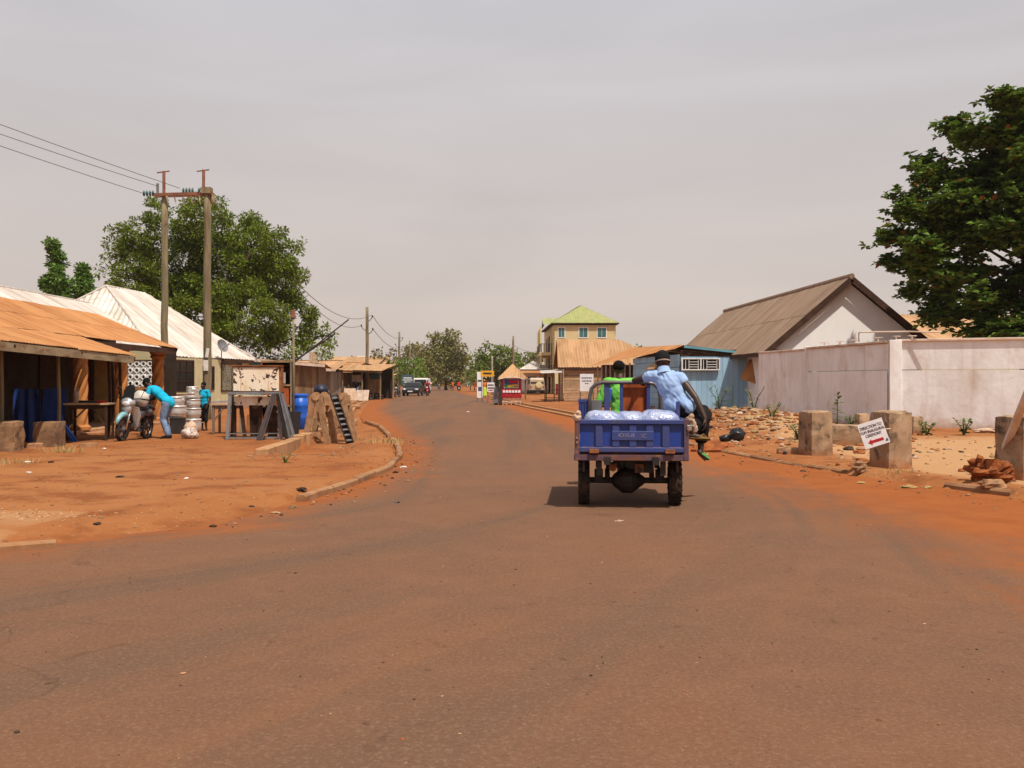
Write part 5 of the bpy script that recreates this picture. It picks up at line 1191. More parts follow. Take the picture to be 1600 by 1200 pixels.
def person(name, label, loc, rz, J, top_m, leg_m, s=1.0, vox=0.012, shoes=None, sleeve=0.55, legs_to=1.0, hair='hair', face=True, group=None, wr=0.006, arms=True, curl=0.5, hood=None, skirt=False, feet=True, slim=1.0, loose=1.0):
    """J: joints in metres in the figure's own frame (x right, y forward, z up)"""
    r = thing(name, label, 'person', loc, rz, group)
    V_ = {k: Vector(v) for k, v in J.items() if k not in ('yaw', 'pitch')}; yaw = J.get('yaw', 0); pit = J.get('pitch', 0)
    m = MB(); pv, ch, nk, hd = V_['pelvis'], V_['chest'], V_['neck'], V_['head']
    sh = (V_['shL'], V_['shR']); hp = (V_['hipL'], V_['hipR'])
    ax = (sh[1] - sh[0]).normalized()
    def torso(mm, g_):
        mid = pv.lerp(ch, 0.5)
        for q, wx, wy in ((pv, 0.145, 0.105), (mid, 0.130, 0.098), (ch, 0.150, 0.108)):
            yv = ax.cross(ch - pv).normalized(); zv = ax.cross(yv)
            M = Matrix((ax, yv, zv)).transposed(); mm.ell(q, (wx*s*slim+g_, wy*s*slim+g_, 0.17*s+g_*0.5), 14, 8, M)
        limb(mm, [sh[0], ch.lerp(nk, 0.55), sh[1]], [0.050*s+g_*0.8, 0.075*s+g_, 0.050*s+g_*0.8], 10)
    torso(m, 0.0); limb(m, [ch, nk, nk.lerp(hd, 0.5)], [0.07*s, 0.055*s, 0.05*s]); head_geo(m, hd, yaw, pit, s)
    for S in 'LR':
        if arms:
            a, b_, c = V_['sh'+S], V_['el'+S], V_['wr'+S]
            limb(m, [a, a.lerp(b_, 0.5), b_], [0.052*s, 0.046*s, 0.038*s]); limb(m, [b_, b_.lerp(c, 0.35), c], [0.038*s, 0.038*s, 0.026*s])
            d = (c - b_).normalized() if 'hd'+S not in V_ else V_['hd'+S]
            pn = V_.get('pn'+S, Vector((0, 0, -1)) if abs(d.z) < 0.8 else (-ax if S == 'R' else ax)); hand_geo(m, c, d, pn, s, curl, 1 if S == 'R' else -1)
        a, b_, c = V_['hip'+S], V_['kn'+S], V_['an'+S]
        limb(m, [a, a.lerp(b_, 0.5), b_], [0.088*s, 0.076*s, 0.055*s]); limb(m, [b_, b_.lerp(c, 0.35), c], [0.054*s, 0.056*s, 0.036*s])
        fd = V_.get('toe'+S, Vector((0, 1, 0)))
        if feet: foot_geo(m, c, fd, s, V_.get('dn', Vector((0, 0, -1))))
    fuse(m, 'body', 'skin', r, vox, 2)
    if face: eyes(r, hd, yaw, pit, s)
    Mh = Euler((pit, 0, yaw)).to_matrix()
    if hair:
        m = MB(); m.ell(hd + Mh @ (Vector((0, -0.022, 0.052))*s), (0.084*s, 0.098*s, 0.084*s), 14, 9, Mh); m.build('hair', hair, r, smooth=True)
    if top_m:
        m = MB(); torso(m, 0.022)
        if sleeve > 0 and arms:
            for S in 'LR':
                a, b_ = V_['sh'+S], V_['el'+S]; limb(m, [a, a.lerp(b_, sleeve)], [0.066*s, 0.064*s])
        if 'hem' in V_: h = V_['hem']; limb(m, [pv - ax*0.06, h - ax*0.07], [0.135*s, 0.105*s], 14); limb(m, [pv + ax*0.06, h + ax*0.07], [0.135*s, 0.105*s], 14)
        fuse(m, 'shirt', top_m, r, max(vox, 0.009), 3, wr, 11, seed=s, stretch='diag')
    if leg_m:
        m = MB(); zv = (ch - pv).normalized(); m.ell(pv - zv*0.03, (0.155*s*slim, 0.120*s*slim, 0.11*s), 14, 8)
        for S in 'LR':
            a, b_, c = V_['hip'+S], V_['kn'+S], V_['an'+S]; limb(m, [a, a.lerp(b_, 0.5), b_], [0.112*s, 0.096*s*loose, 0.078*s*loose])
            limb(m, [b_, b_.lerp(c, 0.94*legs_to)], [0.078*s*loose, 0.068*s*loose if legs_to > 0.5 else 0.075*s])
        if skirt: m.lathe([(0.17, pv.z), (0.22, pv.z-0.45), (0.27, 0.12)], 16, (pv.x, pv.y, 0))
        fuse(m, 'skirt' if skirt else 'trousers', leg_m, r, max(vox, 0.013), 3, wr, 8, seed=s+3)
    if shoes:
        for S in 'LR':
            c = V_['an'+S]; fd = V_.get('toe'+S, Vector((0, 1, 0))).normalized(); m = MB(); limb(m, [c - fd*0.04 + Vector((0, 0, -0.045)), c + fd*0.06 + Vector((0, 0, -0.055)), c + fd*0.17 + Vector((0, 0, -0.07))], [0.045, 0.047, 0.034], 10); m.build('shoe', shoes, r, smooth=True)
    return r
def stand(h=1.7, stride=0.0, lean=0.0, armf=0.0):
    k = h/1.75
    J = dict(pelvis=(0, 0, 0.95), chest=(0, 0.02+lean*0.3, 1.26), neck=(0, 0.02+lean*0.45, 1.47), head=(0, 0.05+lean*0.5, 1.615), shL=(-0.175, lean*0.4, 1.41), shR=(0.175, lean*0.4, 1.41),
        elL=(-0.25, -0.05+armf, 1.13), elR=(0.25, -0.05+armf*0.6, 1.13), wrL=(-0.24, 0.08+armf*1.6, 0.90), wrR=(0.24, 0.06+armf, 0.90), hipL=(-0.09, 0, 0.92), hipR=(0.09, 0, 0.92),
        knL=(-0.10, 0.03+stride*0.5, 0.50), knR=(0.10, 0.03-stride*0.3, 0.50), anL=(-0.10, stride, 0.085), anR=(0.10, -stride, 0.085+abs(stride)*0.15))
    return {a: (tuple(x*k for x in b_) if isinstance(b_, tuple) else b_) for a, b_ in J.items()}
# ---------------------------------------------------------------- cargo tricycle
TR = thing('cargo_tricycle', 'blue cargo tricycle with ribbed tailgate driving away in the right lane', 'tricycle', (1.35, 10.5, 0.0), R(-4.5))
def tp(m, name, mt, parent=TR, **k): return m.build(name, mt, parent, **k)
m = MB(); m.box((0, 0.9, 0.645), (1.20, 1.72, 0.04)); tp(m, 'bed_floor', 'rust_blue')
# tailgate
m = MB(); m.box((0, 0.015, 0.845), (1.16, 0.02, 0.34)); tg = tp(m, 'tailgate', 'bed_blue')
m = MB(); m.box((0, -0.012, 1.0), (1.17, 0.05, 0.05)); tp(m, 'top_rail', 'bed_frame', tg, bevel=0.006)
m = MB(); m.box((0, -0.012, 0.685), (1.17, 0.05, 0.055)); tp(m, 'bottom_rail', 'bed_frame', tg, bevel=0.006)
for x in (-0.365, -0.175, 0.015, 0.205, 0.385): m = MB(); m.box((x, -0.006, 0.843), (0.085, 0.036, 0.258), taper=1); tp(m, 'rib', 'bed_frame', tg, bevel=0.008)
m = MB(); m.box((0.015, -0.026, 0.845), (0.47, 0.014, 0.105)); tp(m, 'name_plate', 'bed_frame', tg, bevel=0.004)
text('IOXUE', 0.062, 'faded_ink', tg, (-0.055, -0.0345, 0.848), (R(90), 0, 0), sx=1.05); text('SC', 0.062, 'faded_ink', tg, (0.135, -0.0345, 0.842), (R(90), 0, 0))
m = MB(); m.box((0, 0.001, 0.713), (1.10, 0.026, 0.008)); tp(m, 'rust_edge', 'rust', tg)
for x in (-0.42, 0.43):
    m = MB(); m.box((x, -0.045, 0.672), (0.11, 0.03, 0.045)); m.tube([(x-0.05, -0.05, 0.655), (x+0.05, -0.05, 0.655)], 0.014, 8); tp(m, 'hinge', 'rust', tg, bevel=0.004)
# corner posts, sides
for s_ in (-1, 1):
    m = MB(); m.box((s_*0.612, 0.0, 0.80), (0.055, 0.07, 0.47)); tp(m, 'corner_post', 'rust_blue', bevel=0.006)
    m = MB(); m.box((s_*0.605, 0.9, 0.84), (0.02, 1.70, 0.34)); sp_ = tp(m, 'side_panel', 'bed_blue')
    m = MB(); m.box((s_*0.612, 0.9, 1.0), (0.05, 1.72, 0.05)); tp(m, 'top_rail', 'bed_frame', sp_, bevel=0.006)
    m = MB(); m.box((s_*0.612, 0.9, 0.66), (0.05, 1.72, 0.06)); tp(m, 'bottom_rail', 'bed_frame', sp_, bevel=0.006)
    for k in range(9): m = MB(); m.box((s_*0.618, 0.18+k*0.18, 0.83), (0.03, 0.07, 0.28)); tp(m, 'rib', 'bed_frame', sp_)
    m = MB(); m.box((s_*0.60, 0.03, 0.60), (0.09, 0.10, 0.08)); tp(m, 'bracket', 'rust_blue', bevel=0.01)
m = MB(); m.box((0.645, -0.03, 0.94), (0.05, 0.03, 0.06)); m.tube([(0.62, -0.05, 0.96), (0.66, -0.05, 0.96)], 0.012, 8); m.tube([(0.64, -0.055, 0.915), (0.64, -0.055, 0.945)], 0.014, 8); tp(m, 'latch', 'chrome')
for z in (0.79, 0.74): m = MB(); m.box((-0.612, -0.045, z + 0.03), (0.02, 0.02, 0.025)); tp(m, 'latch_stud', 'chrome')
# chassis beams
m = MB(); m.box((0, 0.02, 0.595), (1.22, 0.09, 0.07)); tp(m, 'rear_cross_beam', 'rust_blue', bevel=0.006)
for x in (-0.27, 0.27): m = MB(); m.box((x, 1.2, 0.56), (0.07, 2.5, 0.09)); tp(m, 'chassis_rail', 'grease')
for y in (0.45, 1.0, 1.6): m = MB(); m.box((0, y, 0.575), (1.1, 0.05, 0.06)); tp(m, 'cross_member', 'grease')
AY = 0.52; AZ = 0.285
m = MB(); m.tube([(-0.50, AY, AZ), (0.50, AY, AZ)], 0.036, 10); ax_ = tp(m, 'rear_axle', 'grease')
m = MB(); m.lathe([(0.03, -0.19), (0.075, -0.16), (0.15, -0.06), (0.155, 0.05), (0.08, 0.15), (0.04, 0.2)], 16, (-0.02, AY, AZ), (0, R(90), 0)); m.tube([(-0.02, AY, AZ), (-0.02, AY+0.9, AZ+0.12)], 0.035, 8); tp(m, 'differential', 'grease', ax_, smooth=False)
for x in (-0.36, 0.36):
    m = MB()
    for k in range(5):
        L = 0.46 - k*0.075; z0 = AZ + 0.125 - k*0.016
        m.tube([(x, AY-L, z0+0.10*(L/0.46)**2), (x, AY-L*0.5, z0+0.026*(L/0.46)**2), (x, AY, z0), (x, AY+L*0.5, z0+0.026*(L/0.46)**2), (x, AY+L, z0+0.10*(L/0.46)**2)], 0.016, 4)
    m.box((x, AY-0.46, 0.47), (0.06, 0.04, 0.16)); m.box((x, AY+0.46, 0.47), (0.06, 0.04, 0.16)); m.box((x, AY, AZ+0.06), (0.10, 0.10, 0.14)); tp(m, 'leaf_spring', 'grease')
    m = MB(); m.tube([(x*0.72, AY-0.1, AZ+0.02), (x*0.72, AY-0.04, 0.42)], 0.03, 8); m.tube([(x*0.72, AY-0.04, 0.40), (x*0.72, AY, 0.55)], 0.018, 8); tp(m, 'damper', 'grease')
m = MB(); m.box((0.16, 0.35, 0.47), (0.22, 0.2, 0.14)); m.box((0.02, 0.3, 0.51), (0.1, 0.14, 0.12)); m.tube([(0.1, 0.1, 0.44), (0.12, 0.6, 0.42)], 0.03, 8); tp(m, 'toolbox', 'grease')
m = MB(); m.box((0.10, 0.22, 0.455), (0.10, 0.06, 0.10)); tp(m, 'tow_plate', 'rust')
m = MB(); m.tube([(-0.20, 0.22, 0.46), (-0.2, 0.9, 0.42), (-0.12, 1.6, 0.38)], [0.045, 0.05, 0.02], 10); tp(m, 'exhaust', 'rust')
def wheel(parent, x, y, z, rad, wd, name='wheel', lugs=22, rim='grey_steel', ax='x'):
    w_ = link(name, None, parent); w_.location = (x, y, z); h = wd/2
    prof = [(rad*0.62, -h*0.8), (rad*0.80, -h), (rad*0.93, -h*0.92), (rad*0.985, -h*0.55), (rad, 0), (rad*0.985, h*0.55), (rad*0.93, h*0.92), (rad*0.80, h), (rad*0.62, h*0.8)]
    rot = (0, R(90), 0) if ax == 'x' else (R(90), 0, 0)
    m = MB(); m.lathe(prof, 28, (0, 0, 0), rot, cap=False); t_ = m.build('tyre', 'tyre', w_, smooth=True)
    if lugs:
        m = MB()
        for k in range(lugs):
            a = 2*math.pi*k/lugs
            for s_ in (-1, 1):
                aa = a + (0.5 if s_ > 0 else 0)*2*math.pi/lugs; q = rad*0.992; M = Euler((-aa, 0, 0)).to_matrix()
                m.box(M @ Vector((s_*h*0.62, 0, q)), (h*0.62, rad*0.13, rad*0.05), M @ Euler((0, s_*R(14), s_*R(28))).to_matrix())
        m.build('tread', 'tyre', t_)
    m = MB(); m.lathe([(rad*0.63, -h*0.75), (rad*0.58, -h*0.5), (rad*0.55, 0), (rad*0.58, h*0.5), (rad*0.63, h*0.75)], 24, (0, 0, 0), rot, cap=False)
    m.lathe([(rad*0.12, -h*0.95), (rad*0.2, -h*0.6), (rad*0.56, -h*0.12), (rad*0.56, h*0.12), (rad*0.2, h*0.6), (rad*0.12, h*0.95)], 18, (0, 0, 0), rot); m.build('rim', rim, w_, smooth=True)
    return w_
wheel(TR, -0.535, AY, 0.285, 0.285, 0.135); wheel(TR, 0.535, AY, 0.285, 0.285, 0.135); wheel(TR, 0, 2.75, 0.285, 0.285, 0.115)
for s_ in (-1, 1): m = MB(); m.tube([(s_*0.535, AY-0.33, 0.42), (s_*0.535, AY-0.22, 0.58), (s_*0.535, AY+0.22, 0.58), (s_*0.535, AY+0.33, 0.42)], 0.014, 6); m.box((s_*0.60, AY-0.05, 0.56), (0.10, 0.62, 0.02)); tp(m, 'mudguard', 'rust_blue')
# hoop and headboard
m = MB(); hp_ = [(-0.46, 1.68, 0.66), (-0.46, 1.68, 1.25), (-0.44, 1.68, 1.36), (-0.38, 1.68, 1.425), (-0.29, 1.68, 1.445), (0.29, 1.68, 1.445), (0.38, 1.68, 1.425), (0.44, 1.68, 1.36), (0.46, 1.68, 1.25), (0.46, 1.68, 0.66)]
m.tube(hp_, 0.026, 10); tp(m, 'hoop', 'pipe_grey', smooth=True)
for x in (-0.235, -0.045, 0.305): m = MB(); m.box((x, 1.70, 1.05), (0.075 if x < -0.1 else 0.045, 0.04, 0.77)); tp(m, 'headboard_post', 'bed_frame', bevel=0.005)
m = MB(); m.box((-0.535, 1.72, 0.98), (0.14, 0.03, 0.42)); hb = tp(m, 'headboard_wing', 'bed_blue')
for k in range(4): m = MB(); m.box((-0.588+k*0.036, 1.70, 0.98), (0.016, 0.02, 0.38)); tp(m, 'rib', 'bed_frame', hb)
m = MB(); m.box((-0.535, 1.715, 1.205), (0.16, 0.05, 0.04)); tp(m, 'wing_cap', 'bed_frame', hb)
m = MB(); m.box((-0.375, 1.73, 1.03), (0.15, 0.012, 0.36)); tp(m, 'grey_plate', 'grey_steel')
m = MB(); m.box((0, 1.72, 0.77), (1.16, 0.03, 0.26)); tp(m, 'headboard', 'bed_blue')
m = MB(); m.box((0.13, 1.745, 1.18), (0.33, 0.02, 0.50)); tp(m, 'seat_back', 'rust_orange', bevel=0.01)
for s_ in (1,): m = MB(); m.box((s_*0.585, 1.2, 1.09), (0.035, 0.05, 0.22)); tp(m, 'stake', 'bed_frame')
m = MB(); m.box((0.575, 0.55, 1.10), (0.04, 0.07, 0.24)); tp(m, 'stake', 'bed_frame')
# driver's end
m = MB(); m.box((0, 2.02, 0.78), (0.42, 0.55, 0.10)); tp(m, 'saddle', 'plastic_black', bevel=0.03)
m = MB(); m.ell((0, 2.42, 0.82), (0.16, 0.24, 0.13), 14, 8); tp(m, 'fuel_tank', 'bed_blue', smooth=True)
m = MB(); m.bar((0, 1.7, 0.55), (0, 2.5, 0.60), 0.07); m.bar((0, 2.5, 0.6), (0, 2.58, 0.95), 0.06); m.box((0, 2.2, 0.42), (0.28, 0.35, 0.26)); tp(m, 'engine', 'grease')
m = MB()
for x in (-0.09, 0.09): m.tube([(x, 2.75, 0.285), (x, 2.56, 1.0)], 0.026, 8)
tp(m, 'fork', 'chrome')
m = MB(); m.tube([(-0.38, 2.28, 1.10), (-0.2, 2.5, 1.12), (0, 2.56, 1.06), (0.2, 2.5, 1.12), (0.38, 2.28, 1.10)], 0.014, 8); tp(m, 'handlebar', 'black_metal')
m = MB(); m.ell((0, 2.72, 0.95), (0.10, 0.07, 0.10), 12, 8); tp(m, 'headlight', 'lens', smooth=True)
m = MB(); m.tube([(0, 2.75+0.30*math.cos(a), 0.30+0.30*math.sin(a)) for a in (0.2, 0.7, 1.2, 1.7, 2.2, 2.7)], 0.05, 6); tp(m, 'front_mudguard', 'bed_blue')
# rags knotted on the corners
for i, (x, y, z, lab) in enumerate(((-0.61, -0.01, 1.055, 'left'), (0.66, 0.02, 1.02, 'right'))):
    o = thing('rag', 'pale rag knotted on the ' + lab + ' rear corner of the tricycle bed', 'rag', TR.matrix_basis @ Vector((x, y, z)))
    m = MB(); m.ell((0, 0, 0.0), (0.05, 0.045, 0.05), 12, 8, jit=0.35, seed=i); m.ell((0.012, -0.02, 0.045), (0.032, 0.03, 0.03), 10, 6, jit=0.3, seed=i+4)
    if i: m.ell((0.03, 0.01, -0.05), (0.04, 0.04, 0.06), 12, 8, jit=0.6, seed=8); m.ell((0.055, 0.02, -0.10), (0.04, 0.03, 0.05), 12, 8, jit=0.6, seed=9)
    fuse(m, 'knot', 'rag', o, 0.008, 2, 0.008, 30, seed=i)
# bags of water sachets
for i, (x, y, rx, ry, rz_, lab) in enumerate(((-0.32, 0.33, 0.215, 0.26, 0.17, 'left'), (0.0, 0.36, 0.20, 0.26, 0.165, 'middle'), (0.33, 0.34, 0.235, 0.27, 0.175, 'right'), (-0.28, 0.95, 0.24, 0.28, 0.15, 'far left'), (0.15, 1.0, 0.25, 0.28, 0.14, 'far right'))):
    o = thing('water_bag', 'clear bluish plastic bag of water sachets, ' + lab + ' one in the tricycle bed', 'plastic bag', TR.matrix_basis @ Vector((x, y, 0.667)), R(-4.5), 'water bags in the tricycle bed')
    m = MB(); n, k = 36, 20; vs = []
    for a in range(k+1):
        v = math.pi*a/k - math.pi/2
        for b_ in range(n):
            u = 2*math.pi*b_/n; ce = lambda q, e_: math.copysign(abs(q)**e_, q)
            p = Vector((ce(math.cos(v), .55)*ce(math.cos(u), .6), ce(math.cos(v), .55)*ce(math.sin(u), .6), ce(math.sin(v), .6)))
            w_ = 1 + 0.07*mnoise.noise(p*2.6 + Vector((i*9, 0, 0))) + 0.035*(1-2*abs(mnoise.noise(p*5.5 + Vector((0, i*5, 0)))))
            vs.append((p.x*rx*w_, p.y*ry*w_, rz_+0.055 + p.z*(rz_+0.05)*w_))
    m.add(vs, [(a*n+b_, a*n+(b_+1) % n, (a+1)*n+(b_+1) % n, (a+1)*n+b_) for a in range(k) for b_ in range(n)]); m.build('bag', 'water_bag', o, smooth=True)

# passenger perched on the right side of the bed (frame of the tricycle)
J = dict(pelvis=(0.61, 0.82, 1.17), chest=(0.50, 0.86, 1.42), neck=(0.435, 0.91, 1.58), head=(0.43, 0.965, 1.685), shL=(0.275, 0.96, 1.52), shR=(0.635, 0.84, 1.505),
    elL=(0.10, 1.22, 1.47), wrL=(0.20, 1.60, 1.495), elR=(0.80, 0.68, 1.26), wrR=(0.90, 0.60, 1.02), hipL=(0.57, 0.90, 1.115), hipR=(0.66, 0.78, 1.115),
    knL=(0.93, 1.08, 1.07), knR=(0.92, 0.88, 1.04), anL=(0.90, 1.02, 0.615), anR=(0.74, 0.55, 0.86), toeL=(0.45, 0.8, -0.35), toeR=(0.9, -0.1, -0.05), hdL=(0.3, 0.9, -0.35), hdR=(0.05, 0.0, -1.0), pnR=(-1, 0.2, 0), pnL=(0.2, -0.3, -1), hem=(0.645, 0.78, 1.15), yaw=R(10), pitch=R(-18))
pa = person('person', 'man in black cap and light blue shirt perched on the side of the tricycle bed', TR.location, R(-4.5), J, 'shirt_blue', 'black_cloth', 1.0, 0.0085, sleeve=0.16, legs_to=0.72, wr=0.011, slim=0.92, loose=1.28, hair=None, curl=0.55)
m = MB(); m.tube([(0.445, 0.895, 1.545), (0.437, 0.915, 1.60), (0.435, 0.925, 1.625)], [0.105, 0.078, 0.074], 18, cap=False); m.build('collar', 'shirt_blue', pa, smooth=True)
Mh = Euler((R(-18), 0, R(10))).to_matrix(); hd = Vector(J['head'])
m = MB(); m.lathe([(0.091, -0.01), (0.094, 0.03), (0.090, 0.075), (0.070, 0.115), (0.035, 0.135), (0.004, 0.14)], 20, hd + Mh @ Vector((0, -0.012, 0.02)), (R(-18), 0, R(10))); cp = m.build('cap', 'cap_black', pa, smooth=True)
m = MB(); m.lathe([(0.0935, 0.0), (0.0955, 0.012), (0.0955, 0.016)], 20, hd + Mh @ Vector((0, -0.012, 0.004)), (R(-18), 0, R(10)), cap=False); m.build('cap_band', 'cap_trim', cp, smooth=True)
m = MB(); m.prism([hd + Mh @ Vector((0.075*math.cos(a), 0.05+0.11*math.sin(a), 0.035)) for a in [math.pi*k/10 for k in range(11)]], Mh @ Vector((0, 0, 0.008))); m.build('visor', 'cap_black', cp)
def slipper(label, c, d, up, mt, sole=None):
    d = Vector(d).normalized(); up = Vector(up); up = (up - d*up.dot(d)).normalized(); x = d.cross(up)
    o = thing('slipper', label, 'slipper', TR.matrix_basis @ Vector(c), R(-4.5)); m = MB()
    out = [(-0.10, 0.028), (-0.05, 0.036), (0.02, 0.036), (0.09, 0.045), (0.135, 0.040), (0.155, 0.018), (0.155, -0.018), (0.135, -0.040), (0.09, -0.045), (0.02, -0.036), (-0.05, -0.036), (-0.10, -0.028)]
    m.prism([d*a + x*b_ for a, b_ in out], up*0.020); m.build('sole', mt, o)
    m = MB(); m.tube([d*0.02 + x*0.036 + up*0.02, d*0.07 + x*0.02 + up*0.06, d*0.11 + up*0.03, d*0.07 - x*0.02 + up*0.06, d*0.02 - x*0.036 + up*0.02], 0.008, 6); m.build('strap', mt, o)
slipper('green slipper on the lower hanging foot of the blue shirted man', (0.935, 1.07, 0.53), (0.45, 0.8, -0.35), (0.25, 0.3, 1), 'slipper_green')
slipper('brown soled slipper on the raised foot of the blue shirted man', (0.80, 0.545, 0.775), (0.9, -0.1, -0.05), (0, 0.35, 1), 'slipper_brown')

# driver
J = dict(pelvis=(-0.02, 2.02, 0.96), chest=(-0.03, 2.08, 1.29), neck=(-0.05, 2.13, 1.50), head=(-0.06, 2.17, 1.61), shL=(-0.215, 2.10, 1.45), shR=(0.16, 2.10, 1.45), elL=(-0.36, 2.10, 1.10), elR=(0.30, 2.14, 1.10), wrL=(-0.38, 2.30, 1.12), wrR=(0.38, 2.30, 1.12),
    hipL=(-0.12, 2.02, 0.92), hipR=(0.08, 2.02, 0.92), knL=(-0.20, 2.42, 0.82), knR=(0.18, 2.42, 0.82), anL=(-0.20, 2.35, 0.42), anR=(0.20, 2.35, 0.42), toeL=(0, 1, 0), toeR=(0, 1, 0), hdL=(0.05, 1, 0), hdR=(-0.05, 1, 0), hem=(-0.02, 2.0, 0.88), yaw=R(-12), pitch=R(-6))
dv = person('person', 'driver in bright green shirt at the handlebars of the cargo tricycle', TR.location, R(-4.5), J, 'shirt_green', 'black_cloth', 1.0, 0.011, sleeve=0.75, hair='hair', wr=0.007, shoes='black_cloth', feet=True)
m = MB(); m.box((-0.20, 1.99, 1.27), (0.07, 0.05, 0.20), (0, R(8), 0)); m.build('sleeve_patch', 'cloth_blue', dv, bevel=0.02)
# ---------------------------------------------------------------- poles and wires
def pole(name, label, x, y, h, r0, r1, arms=True, seed=0, mt='pole_wood', group=None):
    r = thing(name, label, 'utility pole', (x, y, 0), 0, group); rnd = random.Random(seed); m = MB(); k = 9
    m.tube([(0.02*rnd.uniform(-1, 1), 0.02*rnd.uniform(-1, 1), -0.3 + (h+0.3)*i/k) for i in range(k+1)], [lerp(r0, r1, i/k)*(1+rnd.uniform(-.05, .05)) for i in range(k+1)], 10); m.build('shaft', mt, r, smooth=True); return r
H1 = pole('utility_pole', 'left one of the two tall weathered poles joined by a crossarm', -12.65, 33.8, 8.25, 0.14, 0.11, seed=1); H2 = pole('utility_pole', 'right one of the two tall weathered poles joined by a crossarm', -11.0, 33.5, 8.4, 0.155, 0.12, seed=2)
ca = thing('pole_crossarm', 'rusty steel crossarm with glass insulators between the two tall poles', 'crossarm', (-11.9, 33.55, 8.15))
m = MB(); m.bar((-1.15, 0.12, 0.1), (1.1, -0.16, 0.1), 0.07, 0.10); m.bar((-1.15, 0.40, 0.1), (1.1, 0.10, 0.1), 0.07, 0.10); m.build('beam', 'pole_rust', ca)
for (x, h) in ((-0.72, 0.95), (0.72, 1.0)): m = MB(); m.tube([(x, 0.1, 0.1), (x, 0.1, h)], 0.055, 7); m.bar((x-0.25, 0.1, h-0.06), (x+0.2, 0.1, h), 0.04); m.build('mast', 'pole_rust', ca)
for (x, y, z) in ((-1.45, 0.1, 0.14), (0.02, 0.0, 0.22), (0.62, -0.1, 0.2)):
    m = MB()
    for k in range(4): m.lathe([(0.05, -0.03), (0.10, -0.01), (0.11, 0.01), (0.04, 0.03)], 12, (x + 0.11*k, y, z), (0, R(90), 0))
    m.build('insulator', 'insulator', ca, smooth=True)
m = MB(); m.tube([(-0.95, 0.1, 0.1), (-0.95, 0.1, 0.5)], 0.05, 8); m.build('insulator_pin', 'grey_steel', ca)
for k in range(5): m = MB(); m.tube([(-0.35+k*0.3, 0.1, 0.05), (-0.28+k*0.3, 0.08, -0.22 - 0.05*(k % 2))], 0.025, 6); m.build('hanger', 'cap_stone', ca)
m = MB(); m.ell((1.08, 0.0, -0.10), (0.09, 0.09, 0.20), 12, 8); m.build('fuse_unit', 'fascia', ca, smooth=True)
m = MB(); m.box((0.9, -0.08, 0.2), (0.34, 0.3, 0.22)); m.build('switch_box', 'pole_wood', ca)
o = thing('pole_notice', 'torn paper notices stuck on the right tall pole', 'notice', (-10.97, 33.32, 0))
m = MB(); m.box((-0.02, -0.005, 2.05), (0.17, 0.012, 0.38)); m.box((0.03, -0.005, 2.5), (0.11, 0.012, 0.33), (0, R(8), 0)); m.build('sheet', 'paper', o)
def wire(label, pts, sag=0.0, r=0.012, name='wire', mt='wire'):
    a, b_ = Vector(pts[0]), Vector(pts[-1]); n = 12; m = MB()
    m.tube([a.lerp(b_, i/n) - Vector((0, 0, sag*4*(i/n)*(1-i/n))) - a for i in range(n+1)], r, 5); o = m.build(name, mt); o.location = a; tag(o, label, 'wire', 'overhead wires'); return o
wire('top overhead wire leaving the twin poles to the left', [(-12.0, 33.5, 8.45), W(-260, 97, 24)], 0.05, 0.011)
wire('middle overhead wire leaving the twin poles to the left', [(-12.85, 33.6, 8.55), W(-260, 118, 24)], 0.05, 0.011)
wire('lowest overhead wire leaving the twin poles to the left', [(-13.4, 33.6, 8.3), W(-260, 136, 24)], 0.05, 0.011)
wire('slanting stay wire running down from the right tall pole', [(-10.95, 33.5, 6.9), (-9.35, 37.0, 0.1)], 0.0, 0.012)
P573 = pole('utility_pole', 'slim dark utility pole beside the brownish tree', -12.65, 81, 8.0, 0.17, 0.12, seed=3); P624 = pole('utility_pole', 'second slim pole farther along the left side', -14.7, 121, 8.0, 0.17, 0.12, seed=4)
P640 = pole('utility_pole', 'farthest thin pole on the left side', -16.1, 146, 8.0, 0.17, 0.12, seed=5); P802 = pole('utility_pole', 'thin wooden pole rising behind the pyramid roof hut', 0.15, 108, 6.8, 0.16, 0.12, seed=6)
P771 = pole('utility_pole', 'short grey pole behind the yellow sign', -2.4, 112, 4.6, 0.13, 0.12, seed=7, mt='plinth_grey')
for P_, s_ in ((P573, 1), (P624, 1)):
    for (z, x) in ((7.0, 0.45), (6.2, -0.5), (5.9, 0.5)):
        m = MB(); m.tube([(0, 0, z - 0.35), (x*0.7, 0, z - 0.1), (x, 0, z + 0.1)], 0.03, 6); m.ell((x, 0, z+0.18), (0.07, 0.07, 0.11), 8, 6); m.build('insulator_arm', 'grease', P_)
wire('upper wire from behind the big tree to the slim dark pole', [W(455, 432, 50), (-12.3, 81, 7.3)], 1.1, 0.02); wire('lower wire from behind the big tree to the slim dark pole', [W(455, 440, 50), (-13.1, 81, 6.4)], 1.0, 0.02)
wire('upper wire between the slim dark pole and the second pole', [(-12.2, 81, 7.3), (-14.3, 121, 7.3)], 0.8, 0.025); wire('lower wire between the slim dark pole and the second pole', [(-12.15, 81, 6.1), (-14.2, 121, 6.1)], 0.8, 0.025)
wire('wire from the thin wooden pole to the green roofed block', [(0.2, 108, 5.7), (4.3, 122, 5.2)], 0.3, 0.02)
lpole = thing('lamp_post', 'thin grey street lamp post with square lamp behind the rusty cabinet', 'lamp post', (-6.22, 26.4, 0))
m = MB(); m.tube([(0, 0, -0.1), (0.01, 0, 1.8), (0, 0, 3.25)], [0.045, 0.036, 0.03], 8); m.build('post', 'pole_wood', lpole, smooth=True)
m = MB(); m.box((-0.01, 0, 3.38), (0.11, 0.10, 0.22)); m.build('lamp_head', 'pole_rust', lpole, bevel=0.01)
